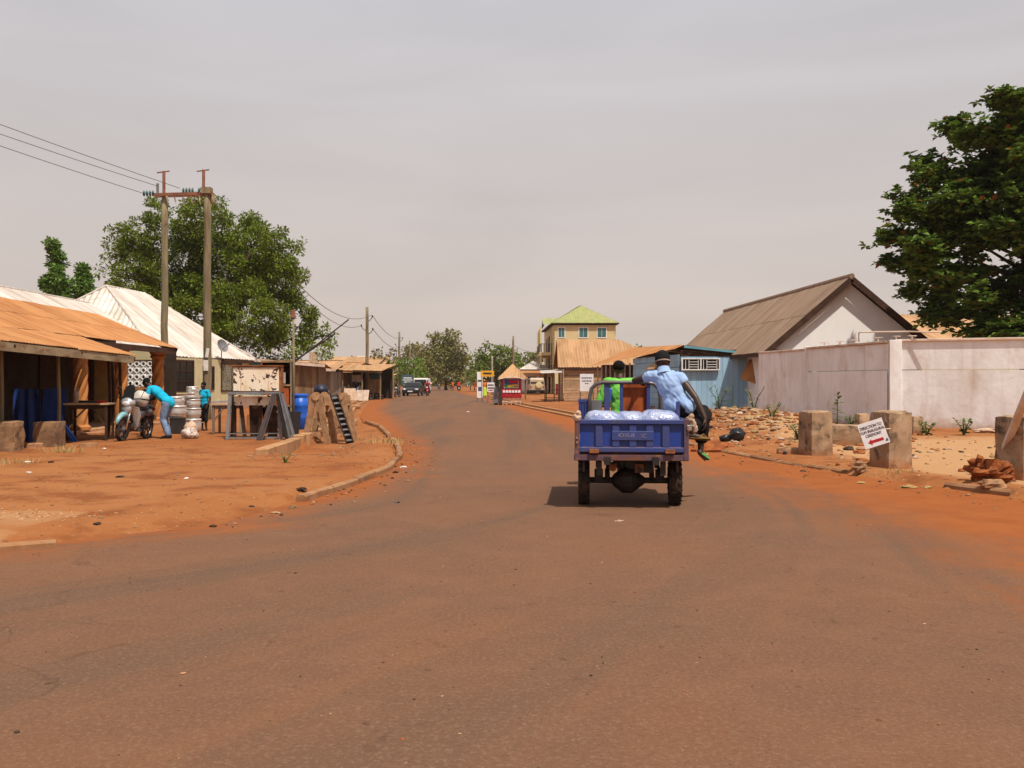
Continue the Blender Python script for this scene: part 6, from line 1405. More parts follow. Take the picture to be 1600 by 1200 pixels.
o = thing('leaning_pole', 'long dark pole leaning up against the sky above the kiosks', 'pole', W(440, 582, 49)); m = MB(); m.tube([(0, 0, 0), W(545, 499, 49) - W(440, 582, 49)], 0.035, 7); m.build('shaft', 'black_metal', o)
o = thing('leaning_pole', 'shorter dark pole leaning below the long one above the kiosks', 'pole', W(448, 572, 49.6)); m = MB(); m.tube([(0, 0, 0), W(524, 521, 49.6) - W(448, 572, 49.6)], 0.045, 7); m.build('shaft', 'black_metal', o)

# ---------------------------------------------------------------- left forecourt
GZ = lambda x, y: gz(x, y)
def block(label, px, py, w, d, h, rz, seed, mt='concrete', name='concrete_block', cat='concrete block', taper=0.95):
    p = G(px, py, 0.06); z = GZ(p.x, p.y); o = thing(name, label, cat, (p.x, p.y, z - 0.04), rz)
    m = MB(); n = 6; vs = []; fs = []; rnd = random.Random(seed)
    # rough cast block: subdivided sides with noise
    import itertools
    idx = {}
    def V_(i, j, k):
        if (i, j, k) not in idx:
            u, v, q = i/n, j/n, k/n; t_ = lerp(1, taper, q); x = (u-0.5)*w*t_; y = (v-0.5)*d*t_; z_ = q*h
            c = sum(1 for a in (u, v) if a in (0, 1)) + (q == 1)
            if c >= 2: e_ = 0.935 + 0.05*mnoise.noise(Vector((u*4, v*4 + seed*3.7, q*5))); x *= e_; y *= e_; z_ *= (0.5 + 0.5*e_)
            p_ = Vector((x, y, z_)) ; p_ += Vector((1, 1, 0.6)) * 0.018 * mnoise.noise(p_*6 + Vector((seed*5, 0, 0))) + Vector((0.5, 1, 0.3))*0.012*mnoise.noise(p_*17 + Vector((0, seed, 0)))
            idx[(i, j, k)] = len(vs); vs.append(p_)
        return idx[(i, j, k)]
    for a, b_ in itertools.product(range(n), range(n)):
        for s_ in (0, n):
            fs += [(V_(s_, a, b_), V_(s_, a+1, b_), V_(s_, a+1, b_+1), V_(s_, a, b_+1)), (V_(a, s_, b_), V_(a+1, s_, b_), V_(a+1, s_, b_+1), V_(a, s_, b_+1))]
        fs.append((V_(a, b_, n), V_(a+1, b_, n), V_(a+1, b_+1, n), V_(a, b_+1, n)))
    m.add(vs, fs); m.build('block', mt, o); return o
block('squat rust stained concrete block at the left edge before the shop', 6, 708, 0.62, 0.55, 0.62, R(8), 1, 'stained_concrete')
block('rust stained concrete block in front of the blue sheets', 77, 700, 0.52, 0.5, 0.57, R(4), 2, 'stained_concrete')
block('low broken concrete piece between the two stained blocks', 44, 702, 0.55, 0.3, 0.14, R(-12), 3, cat='rubble', name='rubble')
block('flat stone on the ground by the wooden table leg', 138, 700, 0.38, 0.26, 0.12, R(10), 4, 'kerb_stone', 'stone', 'stone', 0.8)
block('broken stone lying at the near end of the drain wall', 430, 712, 0.30, 0.22, 0.16, R(25), 5, 'kerb_stone', 'stone', 'stone', 0.7)
# blue sheets
def cloth(m, pts_fn, nu=24, nv=14):
    vs = [pts_fn(u/nu, v/nv) for v in range(nv+1) for u in range(nu+1)]; m.add(vs, [(v*(nu+1)+u, v*(nu+1)+u+1, (v+1)*(nu+1)+u+1, (v+1)*(nu+1)+u) for v in range(nv) for u in range(nu)])
p = G(30, 697); o = thing('blue_tarp', 'dark blue plastic sheeting hung in folds at the shop front', 'tarpaulin', (p.x, p.y + 0.3, 0.05))
m = MB(); cloth(m, lambda u, v: ((u-0.5)*(0.66 - 0.06*v), 0.05*math.sin(u*17 + v) * (1-v*0.6) + 0.03*nz(u*5, v*4), v*1.24 + 0.02*nz(u*6, 2))); m.build('sheet', 'tarp_blue', o, smooth=True)
m = MB(); m.bar((-0.36, 0.06, 1.22), (0.36, 0.06, 1.22), 0.04); m.bar((-0.34, 0.08, 0), (-0.32, 0.08, 1.22), 0.04); m.bar((0.33, 0.08, 0), (0.33, 0.08, 1.22), 0.04); m.build('frame', 'dark_wood', o)
p = G(73, 697); o = thing('blue_sheet_stand', 'scuffed blue painted sheet standing behind the concrete block', 'sheet', (p.x, p.y + 0.33, 0.05))
m = MB(); cloth(m, lambda u, v: ((u-0.5)*lerp(0.72, 0.52, v) + 0.02, 0.015*nz(u*4, v*4), v*1.26), 10, 10); m.build('sheet', 'tarp_blue', o)
m = MB(); m.bar((-0.27, 0.05, 0), (-0.25, 0.05, 1.24), 0.05); m.bar((0.3, 0.05, 0), (0.26, 0.05, 1.24), 0.05); m.bar((-0.26, 0.05, 1.22), (0.27, 0.05, 1.22), 0.05); m.build('frame', 'dark_wood', o)
o = thing('blue_cloth', 'bright blue rag trailing to the ground from the blue sheet', 'cloth', (p.x + 0.30, p.y + 0.1, 0.06))
m = MB(); cloth(m, lambda u, v: (0.34*(1-v)**1.8 + (u-0.5)*lerp(0.16, 0.07, v) - 0.02*v, -0.1*(1-v) + 0.03*math.sin(u*12 + v*5), 0.02 + 0.62*v**0.8), 8, 14); m.build('sheet', 'cloth_blue', o, smooth=True)
# tables
def table(label, x, y, rz, w, d, h, mt='pale_wood', legm='dark_wood', brace=True, name='table'):
    z = GZ(x, y); o = thing(name, label, 'table', (x, y, z), rz)
    n = max(2, round(d/0.2))
    for k in range(n): m = MB(); m.box((0, (k+0.5)*d/n - d/2, h - 0.02), (w, d/n - 0.008, 0.04)); m.build('top_plank', mt, o)
    for sx in (-1, 1):
        for sy in (-1, 1): m = MB(); m.box((sx*(w/2-0.07), sy*(d/2-0.06), (h-0.04)/2), (0.055, 0.055, h-0.04)); m.build('leg', legm, o)
    for sy in (-1, 1): m = MB(); m.bar((-w/2+0.07, sy*(d/2-0.06), h-0.09), (w/2-0.07, sy*(d/2-0.06), h-0.09), 0.03, 0.09); m.build('apron', legm, o)
    if brace: m = MB(); m.bar((-w/2+0.08, -d/2+0.06, 0.35), (0, -d/2+0.06, h-0.1), 0.03); m.bar((w/2-0.08, -d/2+0.06, 0.35), (0.1, -d/2+0.06, h-0.1), 0.03); m.build('brace', legm, o)
    return o, z
o, z = table('rough wooden table with red cloth standing at the shop front', -9.88, 21.75, R(12), 0.98, 0.85, 0.87)
o2 = thing('red_cloth', 'small red cloth lying on the rough wooden table', 'cloth', (-9.62, 21.7, z+0.87)); m = MB(); m.ell((0, 0, 0.02), (0.14, 0.10, 0.04), 14, 6, jit=0.4, seed=2); m.build('heap', 'red_cloth', o2, smooth=True)
o2 = thing('folded_sheet', 'flat dark folded sheet lying on the rough wooden table', 'sheet', (-9.98, 21.95, z+0.87)); m = MB(); m.box((0, 0, 0.025), (0.62, 0.36, 0.05)); m.build('stack', 'black_metal', o2, bevel=0.01)
o2 = thing('lantern', 'small pale lantern on the left corner of the wooden table', 'lantern', (-10.22, 21.75, z+0.87)); m = MB(); m.lathe([(0.05, 0), (0.06, 0.02), (0.045, 0.06), (0.07, 0.14), (0.06, 0.24), (0.025, 0.28)], 12); m.build('body', 'rag', o2, smooth=True); m = MB(); m.tube([(-0.05, 0, 0.26), (-0.03, 0, 0.36), (0.03, 0, 0.36), (0.05, 0, 0.26)], 0.006, 5); m.build('handle', 'chrome', o2)
table('plain small table beside the rusty stand, left of it', -7.55, 24.6, R(-4), 0.72, 0.55, 0.80, 'pale_wood', 'grey_wood')
o = thing('metal_rack', 'black iron rack standing between the table and the scooter', 'rack', (-9.35, 23.2, GZ(-9.35, 23.2)), R(20)); m = MB()
for sx in (-1, 1):
    for sy in (-1, 1): m.bar((sx*0.3, sy*0.2, 0), (sx*0.3, sy*0.2, 1.18), 0.03)
m.build('upright', 'black_metal', o)
for zz in (0.35, 0.78, 1.16):
    m = MB(); m.bar((-0.3, -0.2, zz), (0.3, -0.2, zz), 0.025); m.bar((-0.3, 0.2, zz), (0.3, 0.2, zz), 0.025); m.bar((-0.3, -0.2, zz), (-0.3, 0.2, zz), 0.025); m.bar((0.3, -0.2, zz), (0.3, 0.2, zz), 0.025); m.build('rail', 'black_metal', o)

# ---------------------------------------------------------------- motorcycles (forward = +y)
def moto(name, label, loc, rz, body='moto_silver', fend='moto_teal', seat='plastic_black', group=None, lean=0.0, detail=True):
    r = thing(name, label, 'motorcycle', loc, rz, group); r.rotation_euler.x = 0; r.rotation_euler.y = lean
    for y in (-0.62, 0.64):
        w_ = link('wheel', None, r); w_.location = (0, y, 0.29); rd = 0.29
        m = MB(); m.lathe([(rd*0.80, -0.04), (rd*0.93, -0.045), (rd, -0.015), (rd, 0.015), (rd*0.93, 0.045), (rd*0.80, 0.04), (rd*0.78, 0), (rd*0.80, -0.04)], 24, (0, 0, 0), (0, R(90), 0), cap=False); m.build('tyre', 'tyre', w_, smooth=True)
        m = MB(); m.lathe([(rd*0.81, -0.03), (rd*0.76, 0), (rd*0.81, 0.03)], 24, (0, 0, 0), (0, R(90), 0), cap=False); m.lathe([(0.02, -0.07), (0.06, -0.04), (0.06, 0.04), (0.02, 0.07)], 12, (0, 0, 0), (0, R(90), 0))
        for k in range(6): a = 2*math.pi*k/6; m.bar((0, 0.05*math.cos(a), 0.05*math.sin(a)), (0, rd*0.77*math.cos(a), rd*0.77*math.sin(a)), 0.022, 0.03, up=(1, 0, 0))
        m.build('rim', 'moto_grey', w_)
    m = MB()
    for x in (-0.075, 0.075): m.tube([(x, 0.64, 0.29), (x, 0.42, 0.86)], 0.024, 8)
    m.build('fork', 'chrome', r, smooth=True)
    m = MB(); m.tube([(0, 0.64+0.34*math.cos(a), 0.31+0.33*math.sin(a)) for a in (0.35, 0.7, 1.05, 1.4, 1.75, 2.1, 2.45)], [0.03, 0.05, 0.062, 0.066, 0.062, 0.05, 0.03], 10); m.build('front_fender', fend, r, smooth=True)
    m = MB(); m.tube([(0, 0.42, 0.80), (0, 0.30, 0.55), (0, 0.0, 0.42), (0, -0.35, 0.55)], [0.05, 0.06, 0.06, 0.04], 8); m.bar((0.06, -0.62, 0.29), (0.06, 0.0, 0.34), 0.03, 0.05); m.bar((-0.06, -0.62, 0.29), (-0.06, 0.0, 0.34), 0.03, 0.05); m.build('frame', 'black_metal', r)
    m = MB(); m.ell((0, 0.05, 0.33), (0.12, 0.18, 0.11), 12, 8); m.lathe([(0.07, -0.12), (0.075, 0), (0.06, 0.06)], 12, (0, 0.22, 0.36), (R(-80), 0, 0)); m.box((0, 0.0, 0.25), (0.26, 0.14, 0.08)); m.build('engine', 'moto_grey', r, smooth=False)
    m = MB(); m.tube([(0.1, 0.2, 0.28), (0.12, 0.0, 0.20), (0.13, -0.4, 0.28), (0.14, -0.75, 0.36)], [0.02, 0.025, 0.045, 0.05], 8); m.build('exhaust', 'chrome', r, smooth=True)
    # leg shield, fairing, tank hump, tail
    m = MB(); m.prism([(0.20, 0.36, 0.80), (0.24, 0.30, 0.60), (0.17, 0.28, 0.34), (0.10, 0.24, 0.26), (0.05, 0.33, 0.60), (0.06, 0.44, 0.84)], (0.012, -0.02, 0)); m.prism([(-0.20, 0.36, 0.80), (-0.24, 0.30, 0.60), (-0.17, 0.28, 0.34), (-0.10, 0.24, 0.26), (-0.05, 0.33, 0.60), (-0.06, 0.44, 0.84)], (-0.012, -0.02, 0)); m.build('leg_shield', body, r)
    m = MB(); m.ell((0, 0.46, 0.90), (0.17, 0.13, 0.13), 14, 10); m.ell((0, 0.52, 0.76), (0.12, 0.08, 0.13), 14, 10); m.build('front_cowl', body, r, smooth=True)
    m = MB(); m.ell((0, 0.575, 0.88), (0.10, 0.05, 0.065), 12, 8); m.build('headlight', 'lens', r, smooth=True)
    m = MB(); m.prism([(-0.14, 0.50, 0.98), (0.14, 0.50, 0.98), (0.11, 0.40, 1.26), (0.04, 0.37, 1.32), (-0.04, 0.37, 1.32), (-0.11, 0.40, 1.26)], (0, 0.012, 0.003)); m.build('windscreen', 'glass_dark', r)
    m = MB(); m.ell((0, -0.05, 0.62), (0.12, 0.36, 0.14), 14, 8); m.ell((0, -0.5, 0.66), (0.12, 0.30, 0.11), 14, 8); m.build('side_panels', 'moto_grey' if body == 'moto_silver' else body, r, smooth=True)
    m = MB(); m.ell((0, -0.22, 0.755), (0.135, 0.36, 0.065), 14, 8); m.ell((0, -0.58, 0.79), (0.12, 0.22, 0.055), 14, 8); m.build('saddle', seat, r, smooth=True)
    m = MB(); m.tube([(0, -0.62-0.33*math.cos(a), 0.31+0.33*math.sin(a)) for a in (0.4, 0.8, 1.2, 1.6, 2.0)], [0.03, 0.055, 0.06, 0.06, 0.05], 8); m.build('rear_fender', 'plastic_black', r, smooth=True)
    m = MB(); m.tube([(-0.34, 0.22, 0.99), (-0.2, 0.34, 1.01), (0, 0.38, 0.98), (0.2, 0.34, 1.01), (0.34, 0.22, 0.99)], 0.014, 8); m.tube([(-0.36, 0.20, 0.99), (-0.24, 0.30, 1.005)], 0.02, 8); m.tube([(0.36, 0.20, 0.99), (0.24, 0.30, 1.005)], 0.02, 8); m.build('handlebar', 'plastic_black', r)
    for x in (-1, 1): m = MB(); m.tube([(x*0.22, 0.33, 1.01), (x*0.30, 0.34, 1.20)], 0.007, 5); m.ell((x*0.31, 0.33, 1.22), (0.05, 0.012, 0.035), 10, 6); m.build('mirror', 'plastic_black', r)
    m = MB(); m.box((0, -0.88, 0.72), (0.12, 0.05, 0.06)); m.build('tail_light', 'ink_red', r, bevel=0.01); m = MB(); m.box((0, -0.93, 0.52), (0.17, 0.01, 0.13), (R(-15), 0, 0)); m.build('number_plate', 'sign_white', r)
    for x in (-1, 1): m = MB(); m.bar((0, -0.05, 0.27), (x*0.22, -0.05, 0.27), 0.03); m.build('footrest', 'black_metal', r)
    m = MB(); m.tube([(-0.08, -0.1, 0.26), (-0.26, -0.2, 0.0)], 0.012, 6); m.build('side_stand', 'black_metal', r)
    return r
mz = GZ(-9.0, 22.1)
MO = moto('scooter', 'silver step-through motorcycle with teal front fender facing the camera by the shop', (-9.0, 22.1, mz - 0.01), R(180 - 3), lean=R(-5))
o = thing('helmet_bag', 'large pale round bundle resting on the silver motorcycle handlebars', 'bundle', (-8.88, 22.2, mz + 0.80)); m = MB(); m.ell((0, 0, 0.17), (0.20, 0.19, 0.20), 18, 12, jit=0.12, seed=3); m.build('bundle', 'helmet_white', o, smooth=True)
o = thing('front_basket', 'dark basket rack of goods behind the silver motorcycle', 'basket', (-9.35, 23.6, GZ(-9.35, 23.6))); m = MB(); m.lathe([(0.14, 0.98), (0.18, 1.0), (0.21, 1.14), (0.19, 1.14), (0.16, 1.02)], 14); m.build('bowl', 'black_metal', o)
m = MB()
for a in (0.3, 2.4, 4.5): m.bar((0.14*math.cos(a), 0.14*math.sin(a), 0), (0.14*math.cos(a), 0.14*math.sin(a), 1.0), 0.025)
m.build('leg', 'black_metal', o)
# man bending over it, facing left
J = dict(pelvis=(0, -0.10, 0.90), chest=(0, 0.17, 1.13), neck=(0, 0.34, 1.27), head=(0, 0.44, 1.35), shL=(-0.17, 0.28, 1.22), shR=(0.17, 0.28, 1.22), elL=(-0.24, 0.34, 0.98), wrL=(-0.16, 0.50, 0.92), elR=(0.22, 0.36, 0.97), wrR=(0.12, 0.52, 0.92),
    hipL=(-0.09, -0.10, 0.86), hipR=(0.09, -0.10, 0.86), knL=(-0.10, -0.02, 0.47), knR=(0.12, 0.04, 0.47), anL=(-0.10, -0.16, 0.085), anR=(0.13, -0.06, 0.085), hdL=(0.2, 0.8, -0.3), hdR=(-0.2, 0.8, -0.3), hem=(0, -0.08, 0.84), yaw=0, pitch=R(-35))
pm = person('person', 'man in cyan shirt and jeans bending over the silver motorcycle', (-8.52, 22.72, GZ(-8.52, 22.72)), R(84), J, 'shirt_cyan', 'denim', 1.0, 0.011, sleeve=0.62, shoes='black_cloth', wr=0.007)
m = MB(); m.tube([Vector((-0.24, 0.34, 0.98)).lerp(Vector((-0.17, 0.28, 1.22)), 0.36), Vector((-0.24, 0.34, 0.98)).lerp(Vector((-0.17, 0.28, 1.22)), 0.44)], 0.070, 12); m.build('cuff', 'cuff_white', pm)
# aluminium pots
def pot_mesh(r0, h):
    m = MB(); m.lathe([(r0*0.72, 0), (r0*0.93, h*0.10), (r0, h*0.35), (r0, h*0.62), (r0*0.95, h*0.84), (r0*0.99, h*0.88), (r0*1.02, h*0.93), (r0*0.97, h), (r0*0.6, h*1.04), (0.01, h*1.06)], 26); return m
def pots(lst):
    for (lab, x, y, z, rr, h) in lst:
        o = thing('cooking_pot', lab, 'pot', (x, y, GZ(x, y) + z), random.uniform(0, 6), 'stacked aluminium pots'); pot_mesh(rr, h).build('vessel', 'alu_pot', o, smooth=True)
        for s_ in (-1, 1): m = MB(); m.tube([(s_*rr*0.98, -0.06, h*0.7), (s_*rr*1.12, -0.04, h*0.72), (s_*rr*1.12, 0.04, h*0.72), (s_*rr*0.98, 0.06, h*0.7)], 0.008, 6); m.build('handle', 'alu_pot', o)
pots([('bottom aluminium pot of the front stack beside the man in jeans', -9.05, 25.0, 0, 0.25, 0.40), ('second aluminium pot from the bottom of the front stack', -9.04, 25.0, 0.43, 0.255, 0.29), ('topmost aluminium pot of the front stack', -9.06, 25.0, 0.74, 0.235, 0.22),
      ('bottom aluminium pot of the rear stack', -8.78, 25.55, 0, 0.22, 0.36), ('second aluminium pot of the rear stack', -8.78, 25.55, 0.39, 0.21, 0.27), ('third aluminium pot of the rear stack', -8.80, 25.55, 0.68, 0.215, 0.22), ('wide shallow aluminium pot near the top of the rear stack', -8.83, 25.55, 0.92, 0.25, 0.09), ('small round aluminium pot crowning the rear stack', -8.80, 25.55, 1.05, 0.16, 0.19)])
o = thing('plastic_crate', 'dark crate on the ground behind the man in jeans', 'crate', (-8.75, 24.3, GZ(-8.75, 24.3)), R(15)); m = MB(); m.box((0, 0, 0.2), (0.38, 0.3, 0.4)); m.build('body', 'black_metal', o, bevel=0.01); m = MB(); m.box((0, 0, 0.405), (0.40, 0.32, 0.03)); m.build('rim', 'black_metal', o)
pb = person('person', 'child in cyan top standing behind the stacked pots', (-8.72, 26.3, GZ(-8.72, 26.3)), R(150), stand(1.38), 'shirt_cyan', 'black_cloth', 0.8, 0.014, sleeve=0.6, legs_to=0.35)
# rubbish bags
o = thing('rubbish_bag', 'clear plastic rubbish bag lying on the dirt left of the rusty stand', 'bag', (-7.75, 22.3, GZ(-7.75, 22.3) - 0.01)); m = MB(); m.ell((0, 0, 0.13), (0.20, 0.17, 0.15), 20, 12, jit=0.35, seed=5); m.ell((0.12, -0.05, 0.08), (0.12, 0.1, 0.09), 16, 10, jit=0.4, seed=6); m.build('sack', 'clear_bag', o, smooth=True)
o = thing('rubbish_bag', 'brown cloth bag slumped behind the clear rubbish bag', 'bag', (-7.95, 23.0, GZ(-7.95, 23.0) - 0.01)); m = MB(); m.ell((0, 0, 0.20), (0.17, 0.15, 0.22), 18, 12, jit=0.4, seed=9); m.build('sack', 'rag', o, smooth=True)
# rusty fryer stand: grey frame with flaking panel
o = thing('metal_stand', 'grey metal stand carrying a white flaking rusted panel box', 'stand', (-6.15, 22.3, GZ(-6.15, 22.3)), R(6))
for sx in (-1, 1):
    for sy in (-1, 1): m = MB(); m.bar((sx*0.62, sy*0.28, 0), (sx*0.56, sy*0.24, 1.08), 0.075, 0.075); m.build('leg', 'grey_steel' if sy < 0 else 'black_metal', o)
m = MB(); m.box((0, -0.25, 1.10), (1.24, 0.08, 0.06)); m.build('front_beam', 'grey_steel', o); m = MB(); m.box((0, 0.25, 1.10), (1.24, 0.08, 0.06)); m.build('rear_beam', 'black_metal', o)
m = MB(); m.bar((-0.6, -0.26, 0.04), (0.6, -0.26, 0.04), 0.04); m.bar((-0.6, 0.26, 0.12), (0.6, 0.26, 0.12), 0.03); m.bar((-0.6, -0.26, 0.14), (0.6, -0.26, 0.14), 0.02); m.build('stretcher', 'grey_steel', o)
m = MB(); m.box((0.05, 0.06, 1.42), (1.12, 0.40, 0.62)); pnl = m.build('box', 'rust', o)
m = MB(); m.box((0.03, -0.155, 1.43), (1.06, 0.02, 0.56)); m.build('panel', 'flaking_paint', pnl)
m = MB(); m.box((0.0, -0.15, 0.93), (0.98, 0.02, 0.24)); m.build('lower_panel', 'flaking_paint', pnl)
m = MB(); m.box((0.0, 0.05, 1.75), (1.24, 0.5, 0.03)); m.build('lid', 'rust', pnl)
for k, (xa, xb, w_) in enumerate(((-0.36, -0.27, 0.09), (-0.13, -0.11, 0.07), (-0.02, 0.03, 0.20), (0.14, 0.06, 0.08), (0.24, 0.33, 0.06), (0.44, 0.30, 0.09), (0.40, 0.42, 0.16), (-0.48, -0.50, 0.05))): m = MB(); m.bar((xa, -0.06 + 0.03*(k % 3), 0.95), (xb, 0.05 + 0.03*(k % 3), 0.03), w_, 0.03, up=(0, -1, 0)); m.build('slat', 'dark_wood', o)
for i, (xa, xb, lab, mt) in enumerate(((0.66, 0.98, 'outer', 'grey_steel'), (0.60, 0.88, 'middle', 'grey_steel'), (0.54, 0.80, 'inner', 'black_metal'), (0.50, 0.20, 'crossing', 'pipe_grey'), (0.46, 0.12, 'rear crossing', 'pipe_grey'))):
    q = thing('steel_channel', lab + ' grey steel channel leaning on the right end of the metal stand', 'steel bar', o.matrix_basis @ Vector((xb, -0.52, -0.01)), R(6)); m = MB(); a = Vector((xa - xb, 0.20, 1.10))
    m.bar((0, 0, 0), a, 0.06, 0.02); m.bar((0.024, -0.018, 0), a + Vector((0.024, -0.018, 0)), 0.008, 0.03); m.bar((-0.024, -0.018, 0), a + Vector((-0.024, -0.018, 0)), 0.008, 0.03); m.build('bar', mt, q)
# rusty cabinet, barrel
o = thing('rusty_cabinet', 'tall open red brown cabinet behind the metal stand', 'cabinet', (-6.42, 25.3, GZ(-6.38, 25.3)), R(13))
for x in (-0.38, 0.38): m = MB(); m.box((x, 0, 1.0), (0.04, 0.5, 1.9)); m.build('side', 'rust_orange' if x < 0 else 'grey_wood', o)
for zz in (0.72, 1.28, 1.92): m = MB(); m.box((0, 0, zz), (0.80, 0.52, 0.05)); m.build('shelf', 'old_wood', o)
m = MB(); m.box((0, 0.24, 1.0), (0.74, 0.03, 1.85)); m.build('back', 'dark_wood', o)
m = MB(); m.box((0.02, -0.22, 0.98), (0.62, 0.03, 0.48)); m.build('door', 'rust_orange', o)
for (x, zz, w_, h) in ((-0.2, 1.42, 0.2, 0.22), (0.12, 1.46, 0.24, 0.3)): m = MB(); m.box((x, -0.05, zz + 0.02), (w_, 0.2, h)); m.build('panel', 'plinth_grey', o)
m = MB(); m.box((0.05, -0.1, 0.35), (0.55, 0.3, 0.5)); m.build('lower_box', 'black_metal', o)
o = thing('blue_barrel', 'bright blue plastic drum standing behind the wooden trestles', 'barrel', (-6.08, 26.6, GZ(-6.08, 26.6)))
m = MB(); m.lathe([(0.20, 0), (0.225, 0.02), (0.228, 0.30), (0.236, 0.32), (0.236, 0.35), (0.228, 0.37), (0.228, 0.64), (0.236, 0.66), (0.236, 0.69), (0.228, 0.71), (0.226, 0.92)], 28); m.build('drum', 'barrel_blue', o, smooth=True)
m = MB(); m.lathe([(0.226, 0.92), (0.245, 0.94), (0.245, 0.99), (0.22, 1.01), (0.01, 1.0)], 28); m.build('lid', 'barrel_blue', o, smooth=False)
# stacked wooden trestle benches
def trestle(label, x, y, rz, h=1.32, sp=0.62, w=0.5):
    o = thing('wooden_trestle', label, 'trestle', (x, y, GZ(x, y)), rz, 'wooden trestles by the drain')
    for sy in (-1, 1):
        for sx in (-1, 1):
            m = MB(); m.bar((sx*sp/2, sy*w/2, 0), (sx*0.07, sy*w/2, h), 0.15, 0.04, up=(0, 1, 0)); m.build('leg', 'bench_wood', o)
        m = MB(); m.lathe([(0.001, -0.02), (0.105, -0.02), (0.105, 0.02), (0.001, 0.02)], 14, (0, sy*(w/2+0.03), h-0.02), (R(90), 0, 0)); m.build('top_plate', 'bench_wood', o)
        m = MB(); m.bar((-sp*0.36, sy*(w/2-0.04), h*0.25), (sp*0.36, sy*(w/2-0.04), h*0.25), 0.03, 0.12); m.build('cross_piece', 'bench_wood', o)
        m = MB(); m.bar((-sp*0.2, sy*(w/2-0.045), h*0.62), (sp*0.2, sy*(w/2-0.045), h*0.62), 0.03, 0.14); m.build('cross_piece', 'bench_wood', o)
    for zz in (0.45, 0.8): m = MB(); m.bar((0.10, -w/2, h*zz), (0.10, w/2, h*zz), 0.12, 0.03); m.build('rung', 'bench_wood', o)
    return o
trestle('left pale wooden trestle beside the drain', -4.80, 23.2, R(-10), 1.28, 0.62); trestle('right pale wooden trestle beside the drain, turned away', -4.38, 23.9, R(-6), 1.22, 0.62, 0.42)
o = thing('leaning_ladder', 'dark narrow tray with pale rungs leaning on the trestles', 'ladder', (-3.98, 22.85, GZ(-3.98, 22.85)), R(8)); a = Vector((-0.42, 0.38, 1.20))
for s_ in (-1, 1): m = MB(); off = Vector((s_*0.09, -0.02, 0)); m.bar(off, a + off, 0.03, 0.13, up=(0, -1, 0.3)); m.build('rail', 'dark_wood', o)
m = MB(); m.bar(Vector((0, 0.05, 0)), a + Vector((0, 0.05, 0)), 0.17, 0.02, up=(0, -1, 0.3)); m.build('back', 'black_metal', o)
for k in range(9): q = a*((k+0.6)/9.3); m = MB(); m.box(q + Vector((0, -0.04, 0)), (0.15, 0.09, 0.018), (R(20), R(-8), 0)); m.build('rung', 'grey_steel', o)
o = thing('dark_dome', 'dark blue round cover seen over the wooden trestles', 'cover', (-7.62, 37.0, GZ(-7.45, 37.0) - 0.10)); m = MB(); m.lathe([(0.29, 1.06), (0.28, 1.2), (0.2, 1.33), (0.02, 1.4)], 20); m.build('dome', 'navy', o, smooth=True); m = MB(); m.tube([(0, 0, 0), (0, 0, 1.3)], 0.03, 8); m.lathe([(0.2, 0), (0.2, 0.04), (0.03, 0.06)], 12); m.build('stand', 'black_metal', o)

# more of the stall holder's stock around the stand and the workshop
for i, (x, y, rz, w_, h, mt, lab) in enumerate(((-5.72, 24.2, -20, 0.42, 0.62, 'black_metal', 'dark iron sheet leaning behind the steel channels'), (-5.25, 25.2, 10, 0.35, 0.6, 'old_wood', 'brown board leaning beside the blue drum'), (-6.9, 25.2, 4, 0.6, 0.5, 'rust', 'rusty sheet standing behind the metal stand'))):
    o = thing('leaning_board', lab, 'board', (x, y, GZ(x, y) - 0.01), R(rz)); m = MB(); m.box((0, 0, h/2), (w_, 0.025, h), (R(-12), 0, 0)); m.build('board', mt, o); m = MB(); m.bar((-w_/2, 0.02, h*0.4), (w_/2, 0.02, h*0.4), 0.03); m.build('batten', mt, o)
table('small dark work table between the rusty cabinet and the blue drum', -6.25, 24.6, R(8), 0.42, 0.35, 0.60, 'old_wood', 'black_metal')
for (px, py, rz, lab, bm_) in ((545, 625.5, 60, 'dark motorcycle under repair left in front of the workshop', 'moto_grey'), (562, 625.8, 120, 'dusty motorcycle under repair right in front of the workshop', 'rust')): p = G(px, py); moto('motorcycle', lab, (p.x, p.y, GZ(p.x, p.y)), R(rz), bm_, bm_)
p = G(581, 624); person('person', 'person in orange top standing at the workshop corner post', (p.x, p.y, GZ(p.x, p.y)), R(170), stand(1.6), 'orange_cloth', 'rag', 0.95, 0.02, shoes='black_cloth', wr=0)
p = G(553, 626); person('person', 'mechanic in dark clothes standing behind the motorcycles under repair', (p.x, p.y + 1.2, GZ(p.x, p.y)), R(160), stand(1.7, lean=0.25), 'black_cloth', 'denim', 1.0, 0.02, shoes='black_cloth', wr=0)
# ---------------------------------------------------------------- right verge: bollards, sign, rubble, plants
b1 = block('tall weathered square concrete bollard nearest the rubble heap', 1274, 714, 0.47, 0.48, 0.86, R(15), 11, name='concrete_bollard', cat='bollard', taper=0.96)
b2 = block('weathered concrete bollard carrying the tilted direction sign', 1392, 733, 0.48, 0.49, 0.95, R(17), 12, name='concrete_bollard', cat='bollard', taper=0.95)
b3 = block('stained concrete bollard at the right picture edge behind the clay lump', 1604, 752, 0.62, 0.60, 0.92, R(12), 13, name='concrete_bollard', cat='bollard', taper=0.97)
block('long low concrete block lying between the two bollards', 1327, 700, 0.95, 0.6, 0.46, R(-20), 14, name='concrete_rubble', cat='rubble', taper=0.9)
block('small concrete lump on top of the low block behind the sign', 1347, 688, 0.36, 0.3, 0.55, R(10), 15, name='concrete_rubble', cat='rubble', taper=0.7)
block('broken concrete stump right of the sign bollard', 1431, 681, 0.38, 0.34, 0.52, R(10), 16, name='concrete_rubble', cat='rubble', taper=0.75)
